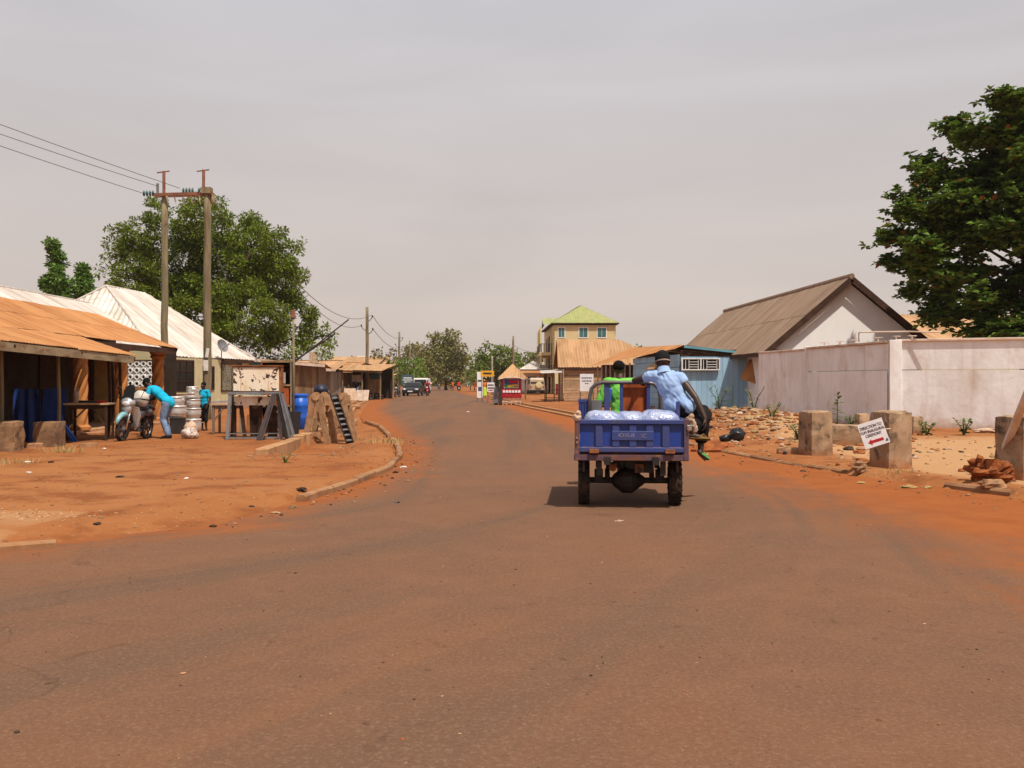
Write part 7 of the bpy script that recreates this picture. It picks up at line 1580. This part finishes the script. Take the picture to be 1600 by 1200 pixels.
block('thin concrete slab piece lying left of the first bollard', 1232, 712, 0.42, 0.26, 0.15, R(-6), 17, name='concrete_rubble', cat='rubble')
# sign
sg = thing('direction_sign', 'white tilted sign reading direction to inaugural ceremony with red arrow', 'sign', W(1365, 677.5, 14.35))
sg.rotation_euler = (0, R(-19), R(-10)); k = 14.35/F
m = MB(); w_, h_ = 38.5*k, 40.0*k; m.box((0, 0.006, 0), (w_, 0.012, h_)); bd = m.build('board', 'sign_white', sg)
for tx, z, sz in (('DIRECTION TO', 0.118, 0.066), ('OGM INAUGURAL', 0.052, 0.064), ('CEREMONY', -0.013, 0.064)): text(tx, sz, 'ink', sg, (-0.005, -0.0025, z), (R(90), 0, 0), sx=0.72)
m = MB(); A_ = [(-0.125, 0, -0.115), (-0.065, 0, -0.068), (-0.065, 0, -0.092), (0.115, 0, -0.092), (0.115, 0, -0.136), (-0.065, 0, -0.136), (-0.065, 0, -0.162)]; m.prism([Vector(a) + Vector((0, -0.003, 0)) for a in A_], (0, 0.002, 0)); m.build('arrow', 'ink_red', sg)
m = MB(); m.prism([(0.135, -0.003, -0.165), (0.178, -0.003, -0.165), (0.165, -0.003, -0.115), (0.150, -0.003, -0.13)], (0, 0.002, 0)); m.build('emblem', 'ink_blue', sg)
m = MB(); m.tube([(0.0, 0.03, 0.05), (0.28, 0.10, -0.02)], 0.012, 6); m.build('tie', 'rag', sg)
# leaning pale pole, clay lump
o = thing('leaning_stick', 'pale straight timber leaning on the right edge bollard', 'timber', G(1553, 742, 0.1)); m = MB(); a = W(1622, 575, 11.9) - o.location; m.bar((0, 0, 0), a, 0.09, 0.06); m.build('timber', 'cap_stone', o)
p = G(1548, 752, 0.1); o = thing('clay_lump', 'jagged lump of red clay at the foot of the right bollard', 'clay', (p.x, p.y, 0.06))
m = MB(); m.ell((0, 0, 0.12), (0.26, 0.2, 0.17), 22, 14, jit=1.2, seed=21); m.ell((-0.12, 0.02, 0.25), (0.12, 0.12, 0.13), 16, 10, jit=1.2, seed=23); m.ell((0.14, -0.02, 0.16), (0.15, 0.14, 0.14), 16, 10, jit=1.2, seed=24); m.build('lump', 'clay_lump', o)
p = G(1543, 757, 0.1); o = thing('stone', 'flat grey brown stone in front of the red clay lump', 'stone', (p.x, p.y - 0.15, 0.06)); m = MB(); m.ell((0, 0, 0.05), (0.17, 0.11, 0.075), 18, 10, jit=0.5, seed=31); m.build('stone', 'kerb_stone', o)
p = G(1352, 736, 0.1); o = thing('stone', 'dark round stone at the left foot of the sign bollard', 'stone', (p.x, p.y + 0.2, 0.06)); m = MB(); m.ell((0, 0, 0.08), (0.10, 0.1, 0.09), 14, 8, jit=0.7, seed=32); m.build('stone', 'stained_concrete', o)
# plants
def leaf_shape(L, w):
    m = MB(); pr = [(0, 0.02), (0.18, 0.5), (0.45, 0.95), (0.68, 1.0), (0.88, 0.65), (1.0, 0.05)]; vs = []
    for (t_, q) in pr: vs += [(t_*L, q*w, 0.10*L*math.sin(t_*2.6) + 0.02*L), (t_*L, 0, 0.10*L*math.sin(t_*2.6)), (t_*L, -q*w, 0.10*L*math.sin(t_*2.6) + 0.02*L)]
    fs = []
    for i in range(5): fs += [(3*i, 3*i+1, 3*i+4, 3*i+3), (3*i+1, 3*i+2, 3*i+5, 3*i+4)]
    return m.add(vs, fs)
def leafy(label, px, py, h, n, L, w, lean=(0, 0), seed=1, mt='leaf_weed', stems=1, droop=0.5, name='leafy_plant', zz=None):
    p = G(px, py, 0.1) if zz is None else G(px, py, zz); z = GZ(p.x, p.y); o = thing(name, label, 'plant', (p.x, p.y, z - 0.02)); rnd = random.Random(seed); me = leaf_shape(L, w).mesh('leaf', mt)
    for s_ in range(stems):
        a = 6.28*s_/max(1, stems) + rnd.random(); sp = 0.0 if stems == 1 else h*0.5; tx, ty = lean[0] + sp*math.cos(a), lean[1] + sp*math.sin(a); hh = h*rnd.uniform(0.75, 1.0)
        m = MB(); m.tube([(0, 0, 0), (tx*0.4, ty*0.4, hh*0.6), (tx, ty, hh)], [0.016, 0.012, 0.006], 6); m.build('stem', 'leaf_weed', o)
        for k in range(n):
            t_ = lerp(0.22, 1.0, k/max(1, n-1)); l = link('leaf', me, o); l.location = (tx*t_*t_, ty*t_*t_, hh*t_); az = k*1.9 + rnd.uniform(-.3, .3); el = lerp(-0.1, 1.0, t_**3) - droop*0.3 + rnd.uniform(-.2, .2); l.rotation_euler = (rnd.uniform(-.3, .3), -el, az); q = lerp(1.0, 0.6, t_**2)*rnd.uniform(0.8, 1.1); l.scale = (q, q, q)
    return o
leafy('upright broad leaved milkweed sapling growing before the pale wall', 1308, 672, 1.05, 20, 0.24, 0.075, (0.02, 0), 3, zz=0.05)
leafy('bushy green weed behind the first bollard', 1247, 692, 0.34, 9, 0.16, 0.04, seed=5, stems=5); leafy('small green weed right of the milkweed sapling', 1330, 671, 0.34, 8, 0.16, 0.045, seed=6, stems=5)
leafy('green weed at the foot of the concrete stump', 1448, 680, 0.36, 8, 0.16, 0.045, seed=7, stems=5); leafy('dark green weed against the pale wall right of the stump', 1506, 681, 0.42, 9, 0.16, 0.05, seed=8, stems=6)
leafy('spiky green weed before the blue shed planks', 1124, 652, 0.75, 12, 0.32, 0.028, seed=9, stems=4, zz=0.3); leafy('tall thin dry weed before the blue shed', 1145, 650, 1.15, 12, 0.12, 0.025, seed=10, zz=0.3, mt='straw'); leafy('low weed on top of the rubble heap', 1206, 663, 0.45, 8, 0.16, 0.035, seed=11, stems=4, zz=0.35)
leafy('thin brown weed at the corner of the pale wall', 1178, 655, 0.8, 10, 0.12, 0.02, seed=12, stems=5, mt='straw', zz=0.25); leafy('tuft of weed at the near end of the drain', 446, 722, 0.14, 5, 0.08, 0.018, seed=13, stems=3)
leafy('tiny weed in the soil beside the low block', 1290, 688, 0.25, 6, 0.12, 0.04, seed=14, stems=4)
# black plastic bag
p = G(1151, 690, 0.1); o = thing('black_bag', 'shiny black plastic bag on the rubble heap edge', 'bag', (p.x, p.y, GZ(p.x, p.y) - 0.02)); m = MB(); m.ell((0, 0, 0.14), (0.19, 0.16, 0.17), 20, 12, jit=0.45, seed=41); m.ell((-0.27, -0.05, 0.07), (0.12, 0.1, 0.1), 14, 8, jit=0.5, seed=42); m.build('bag', 'black_bag', o, smooth=True)
p = G(1118, 698, 0.1); o = thing('earth_clod', 'dark earth clod at the kerb behind the hanging feet', 'clod', (p.x, p.y, GZ(p.x, p.y) - 0.05)); m = MB(); m.ell((0, 0, 0.1), (0.5, 0.26, 0.2), 20, 12, jit=0.4, seed=43); m.build('clod', 'clay_lump', o)
# loose rubble and litter on the heap, pebbles on the verges, twigs
def scatter(name, label, n, area, mts, smin, smax, seed, flat=0.6, cat='stones', keep=None):
    rnd = random.Random(seed); m = MB(); c = 0; tries = 0
    while c < n and tries < n*20:
        tries += 1; x, y = area(rnd)
        if keep and not keep(x, y): continue
        s_ = rnd.uniform(smin, smax) * rnd.choice((0.6, 0.8, 1.0, 1.0, 1.5)); z = top(x, y)
        m.ell((x, y, z + s_*flat*0.25), (s_*rnd.uniform(.7, 1.4), s_*rnd.uniform(.6, 1.1), s_*flat*rnd.uniform(.6, 1)), 6, 4, (0, 0, rnd.uniform(0, 3)), rnd.randrange(len(mts)), 0.4, c); c += 1
    o = m.build(name, mts); o['kind'] = 'stuff'; o['label'] = label; o['category'] = cat; return o
heap = lambda r_: (r_.gauss(6.9, 1.15), r_.gauss(26.0, 3.9))
scatter('rubble', 'loose stones and rubbish strewn over the earth heap by the blue shed', 1900, heap, ['pebble', 'kerb_stone', 'pebble', 'litter_dark', 'clay_lump', 'concrete', 'clay_lump', 'straw', 'rag'], 0.02, 0.085, 3, keep=lambda x, y: not onroad(x, y) and x < 9.6)
scatter('pebbles', 'small stones scattered over the left dirt forecourt', 900, lambda r_: (r_.uniform(-11, -2.2), 8.2 + 14*r_.random()**1.2), ['pebble', 'kerb_stone', 'pebble', 'clay_lump'], 0.007, 0.024, 4, keep=lambda x, y: not onroad(x, y))
scatter('gravel_patch', 'patch of pale gravel on the dirt at the left edge', 320, lambda r_: (r_.gauss(-5.3, 0.55), r_.gauss(9.6, 0.22)), ['pebble', 'pebble', 'kerb_stone'], 0.006, 0.016, 5, keep=lambda x, y: not onroad(x, y))
scatter('pebbles', 'small stones along the right kerb and sandy verge', 420, lambda r_: (r_.uniform(4.2, 11), 11.5 + 13*r_.random()), ['pebble', 'kerb_stone', 'litter_dark', 'clay_lump'], 0.010, 0.032, 6, keep=lambda x, y: not onroad(x, y))
scatter('pebbles', 'rubble and stones around the drain and the left kerb', 380, lambda r_: ((lambda t_: (interp(DRAIN, t_) + r_.gauss(0.55, 0.5), t_))(r_.uniform(16.6, 26))), ['pebble', 'kerb_stone', 'pebble', 'drain_concrete'], 0.010, 0.038, 7, keep=lambda x, y: not onroad(x, y))
scatter('grit', 'loose grit and crumbs lying on the asphalt', 520, lambda r_: (r_.uniform(-4.5, 3.8), 2.9 + 10*r_.random()**1.5), ['litter_dark', 'litter_dark', 'litter_dark', 'clay_lump', 'litter_dark', 'pebble'], 0.003, 0.008, 8, flat=0.4, keep=onroad)
scatter('grit', 'crumbs of soil along the dusty road edges', 420, lambda r_: ((lambda t_: (interp(KR, t_) - abs(r_.gauss(0, 0.6)) - 0.1 if r_.random() < 0.5 else interp(KL, t_) + abs(r_.gauss(0, 0.35)) + 0.1, t_))(9 + 16*r_.random())), ['pebble', 'clay_lump', 'litter_dark', 'kerb_stone'], 0.008, 0.026, 9, keep=onroad)
def flake(label, px, py, s_, mt, seed, name='litter', z=0.0):
    p = G(px, py, z); zz = top(p.x, p.y); o = thing(name, label, 'litter', (p.x, p.y, zz - 0.004)); m = MB(); m.ell((0, 0, s_*0.12), (s_*(0.62 if mt == 'litter_dark' else 0.8), s_*0.45, s_*0.2), 12, 7, (0, 0, seed), jit=0.7, seed=seed); m.build('piece', mt, o)
for i, (lab, px, py, s_, mt, z) in enumerate((('crumpled white paper by the left kerb on the road', 630, 731, 0.085, 'paper', 0), ('brown leaf litter below the left kerb', 618, 739, 0.09, 'litter_dark', 0), ('dark clump of rubbish on the dirt near the kerb end', 472, 766, 0.11, 'litter_dark', 0.08), ('dark twig clump on the dirt left of the kerb', 393, 782, 0.06, 'litter_dark', 0.08), ('small pale stone heap at the kerb end', 458, 790, 0.10, 'pebble', 0.03), ('pale stone pair on the dirt by the road edge', 431, 797, 0.07, 'pebble', 0.04),
    ('black scrap lying on the asphalt left of centre', 621, 786, 0.045, 'black_bag', 0), ('white crumpled wrapper on the dirt before the metal stand', 291, 748, 0.06, 'paper', 0.08), ('white scrap on the dirt below the blue cloth', 45, 738, 0.06, 'paper', 0.08), ('white wrapper near the dark strip on the dirt', 44, 723, 0.07, 'paper', 0.08), ('dark strip of rubbish on the dirt by the shop', 80, 724, 0.10, 'litter_dark', 0.08), ('pale paper scrap by the table shadow', 163, 701, 0.06, 'paper', 0.08), ('long dark stick on the open dirt', 188, 747, 0.10, 'litter_dark', 0.08),
    ('dark rubbish tuft near the gravel patch', 152, 815, 0.075, 'litter_dark', 0.08), ('dark rubbish tuft near the road edge', 333, 816, 0.07, 'litter_dark', 0.05), ('pinkish scrap on the asphalt behind the tricycle', 968, 815, 0.05, 'rag', 0), ('crumpled brown leaf by the right kerb', 1255, 737, 0.10, 'litter_dark', 0), ('pale dry leaves by the right kerb', 1345, 756, 0.09, 'straw', 0), ('dry grass tuft at the right kerb gap', 1420, 757, 0.13, 'straw', 0.05), ('dry rubbish on the dust below the right kerb', 1450, 763, 0.10, 'straw', 0), ('white scrap far out on the asphalt', 731, 644, 0.12, 'paper', 0), ('pale bag flattened against the wall foot', 1540, 677, 0.4, 'rag', 0.1))): flake(lab, px, py, s_, mt, i+1, z=z)
def tuft(label, px, py, n, h, seed, mt='straw', z=0.1, spread=0.25):
    p = G(px, py, z); rnd = random.Random(seed); o = thing('grass_tuft', label, 'grass', (p.x, p.y, GZ(p.x, p.y) - 0.02)); m = MB()
    for k in range(n):
        a = rnd.uniform(0, 6.28); q = rnd.uniform(0, spread); b_ = Vector((q*math.cos(a), q*math.sin(a), 0)); t_ = b_ + Vector((rnd.gauss(0, 0.3)*h, rnd.gauss(0, 0.3)*h, h*rnd.uniform(0.5, 1))); s_ = Vector((0.006, 0.003, 0)); md = b_.lerp(t_, 0.55) + Vector((0, 0, 0.1*h)); m.add([b_ - s_, b_ + s_, md + s_*0.7, t_, md - s_*0.7], [(0, 1, 2, 4), (4, 2, 3)])
    x = m.build('blades', mt, o); x['kind'] = 'stuff'
for i, (lab, px, py, n, h, mt, sp) in enumerate((('dry straw tuft at the left foot of the pale wall', 1192, 658, 60, 0.55, 'straw', 0.4), ('dry straw tuft before the blue shed corner', 1165, 656, 60, 0.6, 'straw', 0.5), ('straggly straw on the rubble heap', 1215, 668, 40, 0.4, 'straw', 0.4), ('dry grass behind the left kerb curve', 606, 690, 70, 0.16, 'straw', 0.5), ('dry straw by the stained concrete block', 95, 705, 60, 0.18, 'straw', 0.4), ('dry straw at the left edge before the shop', 8, 725, 60, 0.14, 'straw', 0.5), ('low straw round the second bollard foot', 1402, 738, 40, 0.12, 'straw', 0.35))): tuft(lab, px, py, n, h, 50+i, mt, 0.1, sp)

# ---------------------------------------------------------------- road traffic and people farther on
def car(name, label, loc, rz, body='car_black', suv=False):
    r = thing(name, label, 'car', loc, rz); W_, L_, Hh = (1.76, 4.4, 1.45) if not suv else (1.80, 4.6, 1.88)
    # forward = +y ; side profile swept across the width with tumblehome
    if not suv: prof = [(2.18, 0.32), (2.2, 0.58), (2.05, 0.74), (1.15, 0.92), (0.45, 1.36), (-0.1, Hh), (-0.9, Hh-0.03), (-1.55, 1.12), (-2.1, 1.02), (-2.2, 0.75), (-2.18, 0.32)]
    else: prof = [(2.25, 0.45), (2.28, 0.85), (2.2, 1.05), (1.1, 1.16), (0.75, 1.8), (0.4, Hh), (-2.1, Hh), (-2.22, 1.7), (-2.25, 0.95), (-2.25, 0.45)]
    def wid(z): return W_/2 * (1.0 if z < 0.95 else lerp(1.0, 0.80 if not suv else 0.90, (z-0.95)/(Hh-0.95))) * (0.97 if z < 0.4 else 1)
    m = MB(); n = len(prof); vs = [(s_*wid(z), y, z) for s_ in (-1, -0.96, 0.96, 1) for (y, z) in prof]; vs = [(x, y, z + (0.02 if k//n in (1, 2) and z > 0.9 else 0)) for k, (x, y, z) in enumerate(vs)]
    fs = [(k*n+i, k*n+(i+1) % n, (k+1)*n+(i+1) % n, (k+1)*n+i) for k in range(3) for i in range(n)] + [tuple(range(n)), tuple(3*n+i for i in range(n-1, -1, -1))]; m.add(vs, fs); m.build('body', body, r, bevel=0.04)
    if not suv:
        gl = [[(1.10, 0.955), (0.50, 1.345)], [(-1.50, 1.17), (-0.98, 1.40)]]
    else: gl = [[(1.08, 1.20), (0.80, 1.74)], [(-2.24, 1.25), (-2.17, 1.70)]]
    for i, ((ya, za), (yb, zb)) in enumerate(gl):
        o_ = 0.02*(1 if i == 0 else -1); m = MB(); m.prism([(-wid(za)*0.90, ya, za), (wid(za)*0.90, ya, za), (wid(zb)*0.90, yb, zb), (-wid(zb)*0.90, yb, zb)], (0, o_, 0.03)); m.build('windscreen' if i == 0 else 'rear_window', 'glass_dark', r)
    for s_ in (-1, 1):
        za, zb = (0.96, 1.36) if not suv else (1.2, 1.72); ys = (0.75, 0.30, -0.95, -1.35) if not suv else (0.85, 0.65, -1.9, -1.95)
        m = MB(); m.prism([(s_*wid(za)*1.0, ys[0], za), (s_*wid(zb), ys[1], zb), (s_*wid(zb), ys[2], zb), (s_*wid(za), ys[3], za)], (s_*0.012, 0, 0)); m.build('side_window', 'glass_dark', r)
        m = MB(); m.ell((s_*W_*0.36, 2.10 if not suv else 2.22, 0.70 if not suv else 0.9), (0.20, 0.10, 0.075), 12, 8); m.build('headlight', 'lens', r, smooth=True)
        m = MB(); m.box((s_*W_*0.42, -2.19 if not suv else -2.25, 0.85), (0.16, 0.06, 0.18)); m.build('tail_light', 'ink_red', r)
        m = MB(); m.ell((s_*(W_/2+0.09), 0.75, 1.02 if not suv else 1.25), (0.09, 0.05, 0.07), 10, 6); m.build('mirror', body, r, smooth=True)
        for y in (1.36, -1.32): wheel(r, s_*(W_/2-0.10), y, 0.32 if not suv else 0.37, 0.32 if not suv else 0.37, 0.21, lugs=0, rim='moto_silver')
    m = MB(); m.box((0, 2.2 if not suv else 2.28, 0.52), (1.0, 0.04, 0.14)); m.build('grille', 'plastic_black', r); m = MB(); m.box((0, 2.225 if not suv else 2.3, 0.50), (0.50, 0.02, 0.11)); m.build('number_plate', 'sign_white', r); m = MB(); m.box((0, 2.2, 0.66), (0.2, 0.04, 0.06)); m.build('badge', 'chrome', r)
    for yb, zb in ((2.15 if not suv else 2.25, 0.36), (-2.15 if not suv else -2.25, 0.42)): m = MB(); m.box((0, yb, zb), (W_*0.94, 0.18, 0.2)); m.build('bumper', 'plastic_black' if suv else body, r, bevel=0.03)
    if suv:
        m = MB(); m.lathe([(0.12, -0.1), (0.36, -0.1), (0.37, 0.08), (0.1, 0.1)], 18, (0.2, -2.36, 1.12), (R(90), 0, 0)); m.build('spare_wheel', 'tan_paint', r); m = MB(); m.box((0, -0.85, Hh+0.05), (1.5, 2.4, 0.06)); m.build('roof_rack', 'white_gloss', r)
    return r
CARP = G(642, 619); car('parked_car', 'black saloon car facing the camera on the left of the road', (CARP.x, CARP.y + 2.2, 0.0), R(180 - 2))
car('parked_off_roader', 'tan off-road vehicle seen from behind with spare wheel in the yard', (2.85, 113, 0), R(4), 'tan_car', True)
p = G(621, 620.5); moto('parked_motorcycle', 'dark motorcycle standing left of the black car', (p.x, p.y, 0), R(170), 'moto_grey', 'moto_grey')
def ride(J_h=1.7): 
    return dict(pelvis=(0, -0.25, 0.86), chest=(0, -0.14, 1.18), neck=(0, -0.08, 1.38), head=(0, -0.04, 1.52), shL=(-0.18, -0.1, 1.33), shR=(0.18, -0.1, 1.33), elL=(-0.32, 0.05, 1.10), elR=(0.32, 0.05, 1.10), wrL=(-0.32, 0.20, 1.03), wrR=(0.32, 0.20, 1.03), hipL=(-0.10, -0.22, 0.84), hipR=(0.10, -0.22, 0.84), knL=(-0.22, 0.16, 0.70), knR=(0.22, 0.16, 0.70), anL=(-0.20, -0.02, 0.36), anR=(0.20, -0.02, 0.36))
def rider(lab_m, lab_p, px, py, rz, mb, top_m, leg_m='black_cloth', hair='hair'):
    p = G(px, py); moto('motorcycle', lab_m, (p.x, p.y, 0.006), rz, mb, mb, group='motorcycles on the road'); return person('person', lab_p, (p.x, p.y, 0.006), rz, ride(), top_m, leg_m, 1.0, 0.02, sleeve=0.7, shoes='black_cloth', hair=hair, group='people farther along the road', wr=0)
rider('red motorcycle coming towards the camera beside the black car', 'rider in pink red top coming on the red motorcycle', 668, 618.5, R(178), 'red_paint', 'red_cloth')
p = G(661.5, 616.5); person('person', 'man in black walking just left of the oncoming red motorcycle', (p.x, p.y, 0), R(180), stand(1.72, 0.12), 'black_cloth', 'black_cloth', 1.0, 0.02, shoes='black_cloth', group='people farther along the road', wr=0)
rider('dark motorcycle riding away down the middle of the road', 'rider in red shirt riding away down the road', 717, 611.5, R(4), 'plastic_black', 'red_cloth')
rider('pale motorcycle riding away ahead of the red shirted rider', 'rider in teal top carrying a white bundle down the road', 730.5, 606.5, R(2), 'white_gloss', 'shirt_cyan')
rider('oncoming motorcycle far off near the olive tree', 'rider in brown top on the far oncoming motorcycle', 686, 608.5, R(180), 'moto_grey', 'rag')
rider('far white motorcycle in the road centre', 'rider in pale top on the far white motorcycle', 704, 607.6, R(0), 'white_gloss', 'cuff_white')
p = G(672, 612); person('person', 'person in pale top standing behind the oncoming red motorcycle', (p.x, p.y, 0), R(170), stand(1.7), 'cuff_white', 'denim', 1.0, 0.022, shoes='black_cloth', group='people farther along the road', wr=0)
p = G(711, 610); person('person', 'person in orange walking at the road edge near the red shirted rider', (p.x - 0.4, p.y, 0), R(20), stand(1.65, 0.1), 'orange_cloth', 'rust_orange', 1.0, 0.022, shoes='black_cloth', group='people farther along the road', wr=0)
p = G(757, 620.5); person('person', 'woman in orange top and lime wrapper walking beside the road', (p.x, p.y, 0.02), R(30), stand(1.66, 0.10), 'orange_cloth', 'lime_cloth', 1.0, 0.02, shoes='black_cloth', group='people farther along the road', wr=0, skirt=True, hair='yellow_sign')
# far cargo tricycle, parked at the right edge of the road
p = G(746, 610.5); o = thing('far_tricycle', 'dark maroon cargo tricycle parked at the far right road edge', 'tricycle', (p.x, p.y, 0.0), R(-4))
m = MB(); m.box((0, 0.9, 0.72), (1.35, 1.8, 0.08)); m.build('bed_floor', 'rust', o)
for (c, d_) in (((0, 0.0, 0.98), (1.35, 0.05, 0.48)), ((-0.66, 0.9, 0.98), (0.05, 1.75, 0.48)), ((0.66, 0.9, 0.98), (0.05, 1.75, 0.48)), ((0, 1.8, 1.1), (1.35, 0.05, 0.7))): m = MB(); m.box(c, d_); m.build('panel', 'rust_orange', o)
for x in (-0.55, 0.55): wheel(o, x, 0.6, 0.29, 0.29, 0.13, lugs=0)
wheel(o, 0, 2.8, 0.29, 0.29, 0.12, lugs=0)
m = MB(); m.bar((0, 1.6, 0.6), (0, 2.6, 0.65), 0.1); m.bar((0, 2.8, 0.3), (0, 2.5, 1.05), 0.07); m.bar((-0.35, 2.35, 1.1), (0.35, 2.35, 1.1), 0.04); m.box((0, 2.0, 0.8), (0.4, 0.6, 0.15)); m.build('front_frame', 'black_metal', o)
o = thing('far_umbrella', 'white and yellow parasol stall at the far end of the road', 'parasol', (G(699, 607).x, 205, 0)); m = MB(); m.lathe([(1.3, 2.1), (0.9, 2.5), (0.05, 3.0)], 10); m.build('canopy', 'white_gloss', o); m = MB(); m.tube([(0, 0, 0), (0, 0, 3)], 0.04, 6); m.build('pole', 'grey_steel', o); m = MB(); m.box((0, 0, 0.9), (1.6, 0.8, 0.9)); m.build('counter', 'yellow_sign', o)
o = thing('white_van', 'white van roof showing above the bush beside the teal signboard', 'van', (G(619, 620).x, 118, 0)); m = MB(); m.prism([(-0.9, 2.2, 0.4), (-0.9, 2.3, 1.0), (-0.9, 1.5, 1.9), (-0.9, -2.2, 1.95), (-0.9, -2.3, 0.4)], (1.8, 0, 0)); m.build('body', 'white_gloss', o, bevel=0.06); m = MB(); m.prism([(-0.78, -2.30, 1.2), (0.78, -2.30, 1.2), (0.72, -2.24, 1.75), (-0.72, -2.24, 1.75)], (0, -0.03, 0)); m.build('rear_window', 'glass_dark', o)
for x in (-0.8, 0.8):
    for y in (1.4, -1.4): wheel(o, x, y, 0.33, 0.33, 0.2, lugs=0)
o = thing('red_barrel', 'red brown drum beside the off-road vehicle', 'barrel', (5.35, 105, 0)); m = MB(); m.lathe([(0.42, 0), (0.44, 0.4), (0.43, 0.42), (0.44, 0.8), (0.43, 0.82), (0.42, 1.2), (0.01, 1.2)], 18); m.build('drum', 'red_paint', o); m = MB(); m.lathe([(0.44, 1.2), (0.45, 1.25), (0.4, 1.25)], 18, cap=False); m.build('rim', 'rust', o)

# ---------------------------------------------------------------- dusty air
b = MB(); b.box((0, 195, 8.5), (420, 420, 19)); t = NT('dusty_air'); t.t.nodes.remove(t.b)
pv_ = t.n('ShaderNodeVolumePrincipled'); pv_.inputs['Color'].default_value = (0.92, 0.86, 0.80, 1); pv_.inputs['Density'].default_value = 0.0002; pv_.inputs['Anisotropy'].default_value = 0.2; t.l(pv_.outputs[0], t.out.inputs['Volume'])
hz = b.build('haze', 'dusty_air'); hz['kind'] = 'stuff'
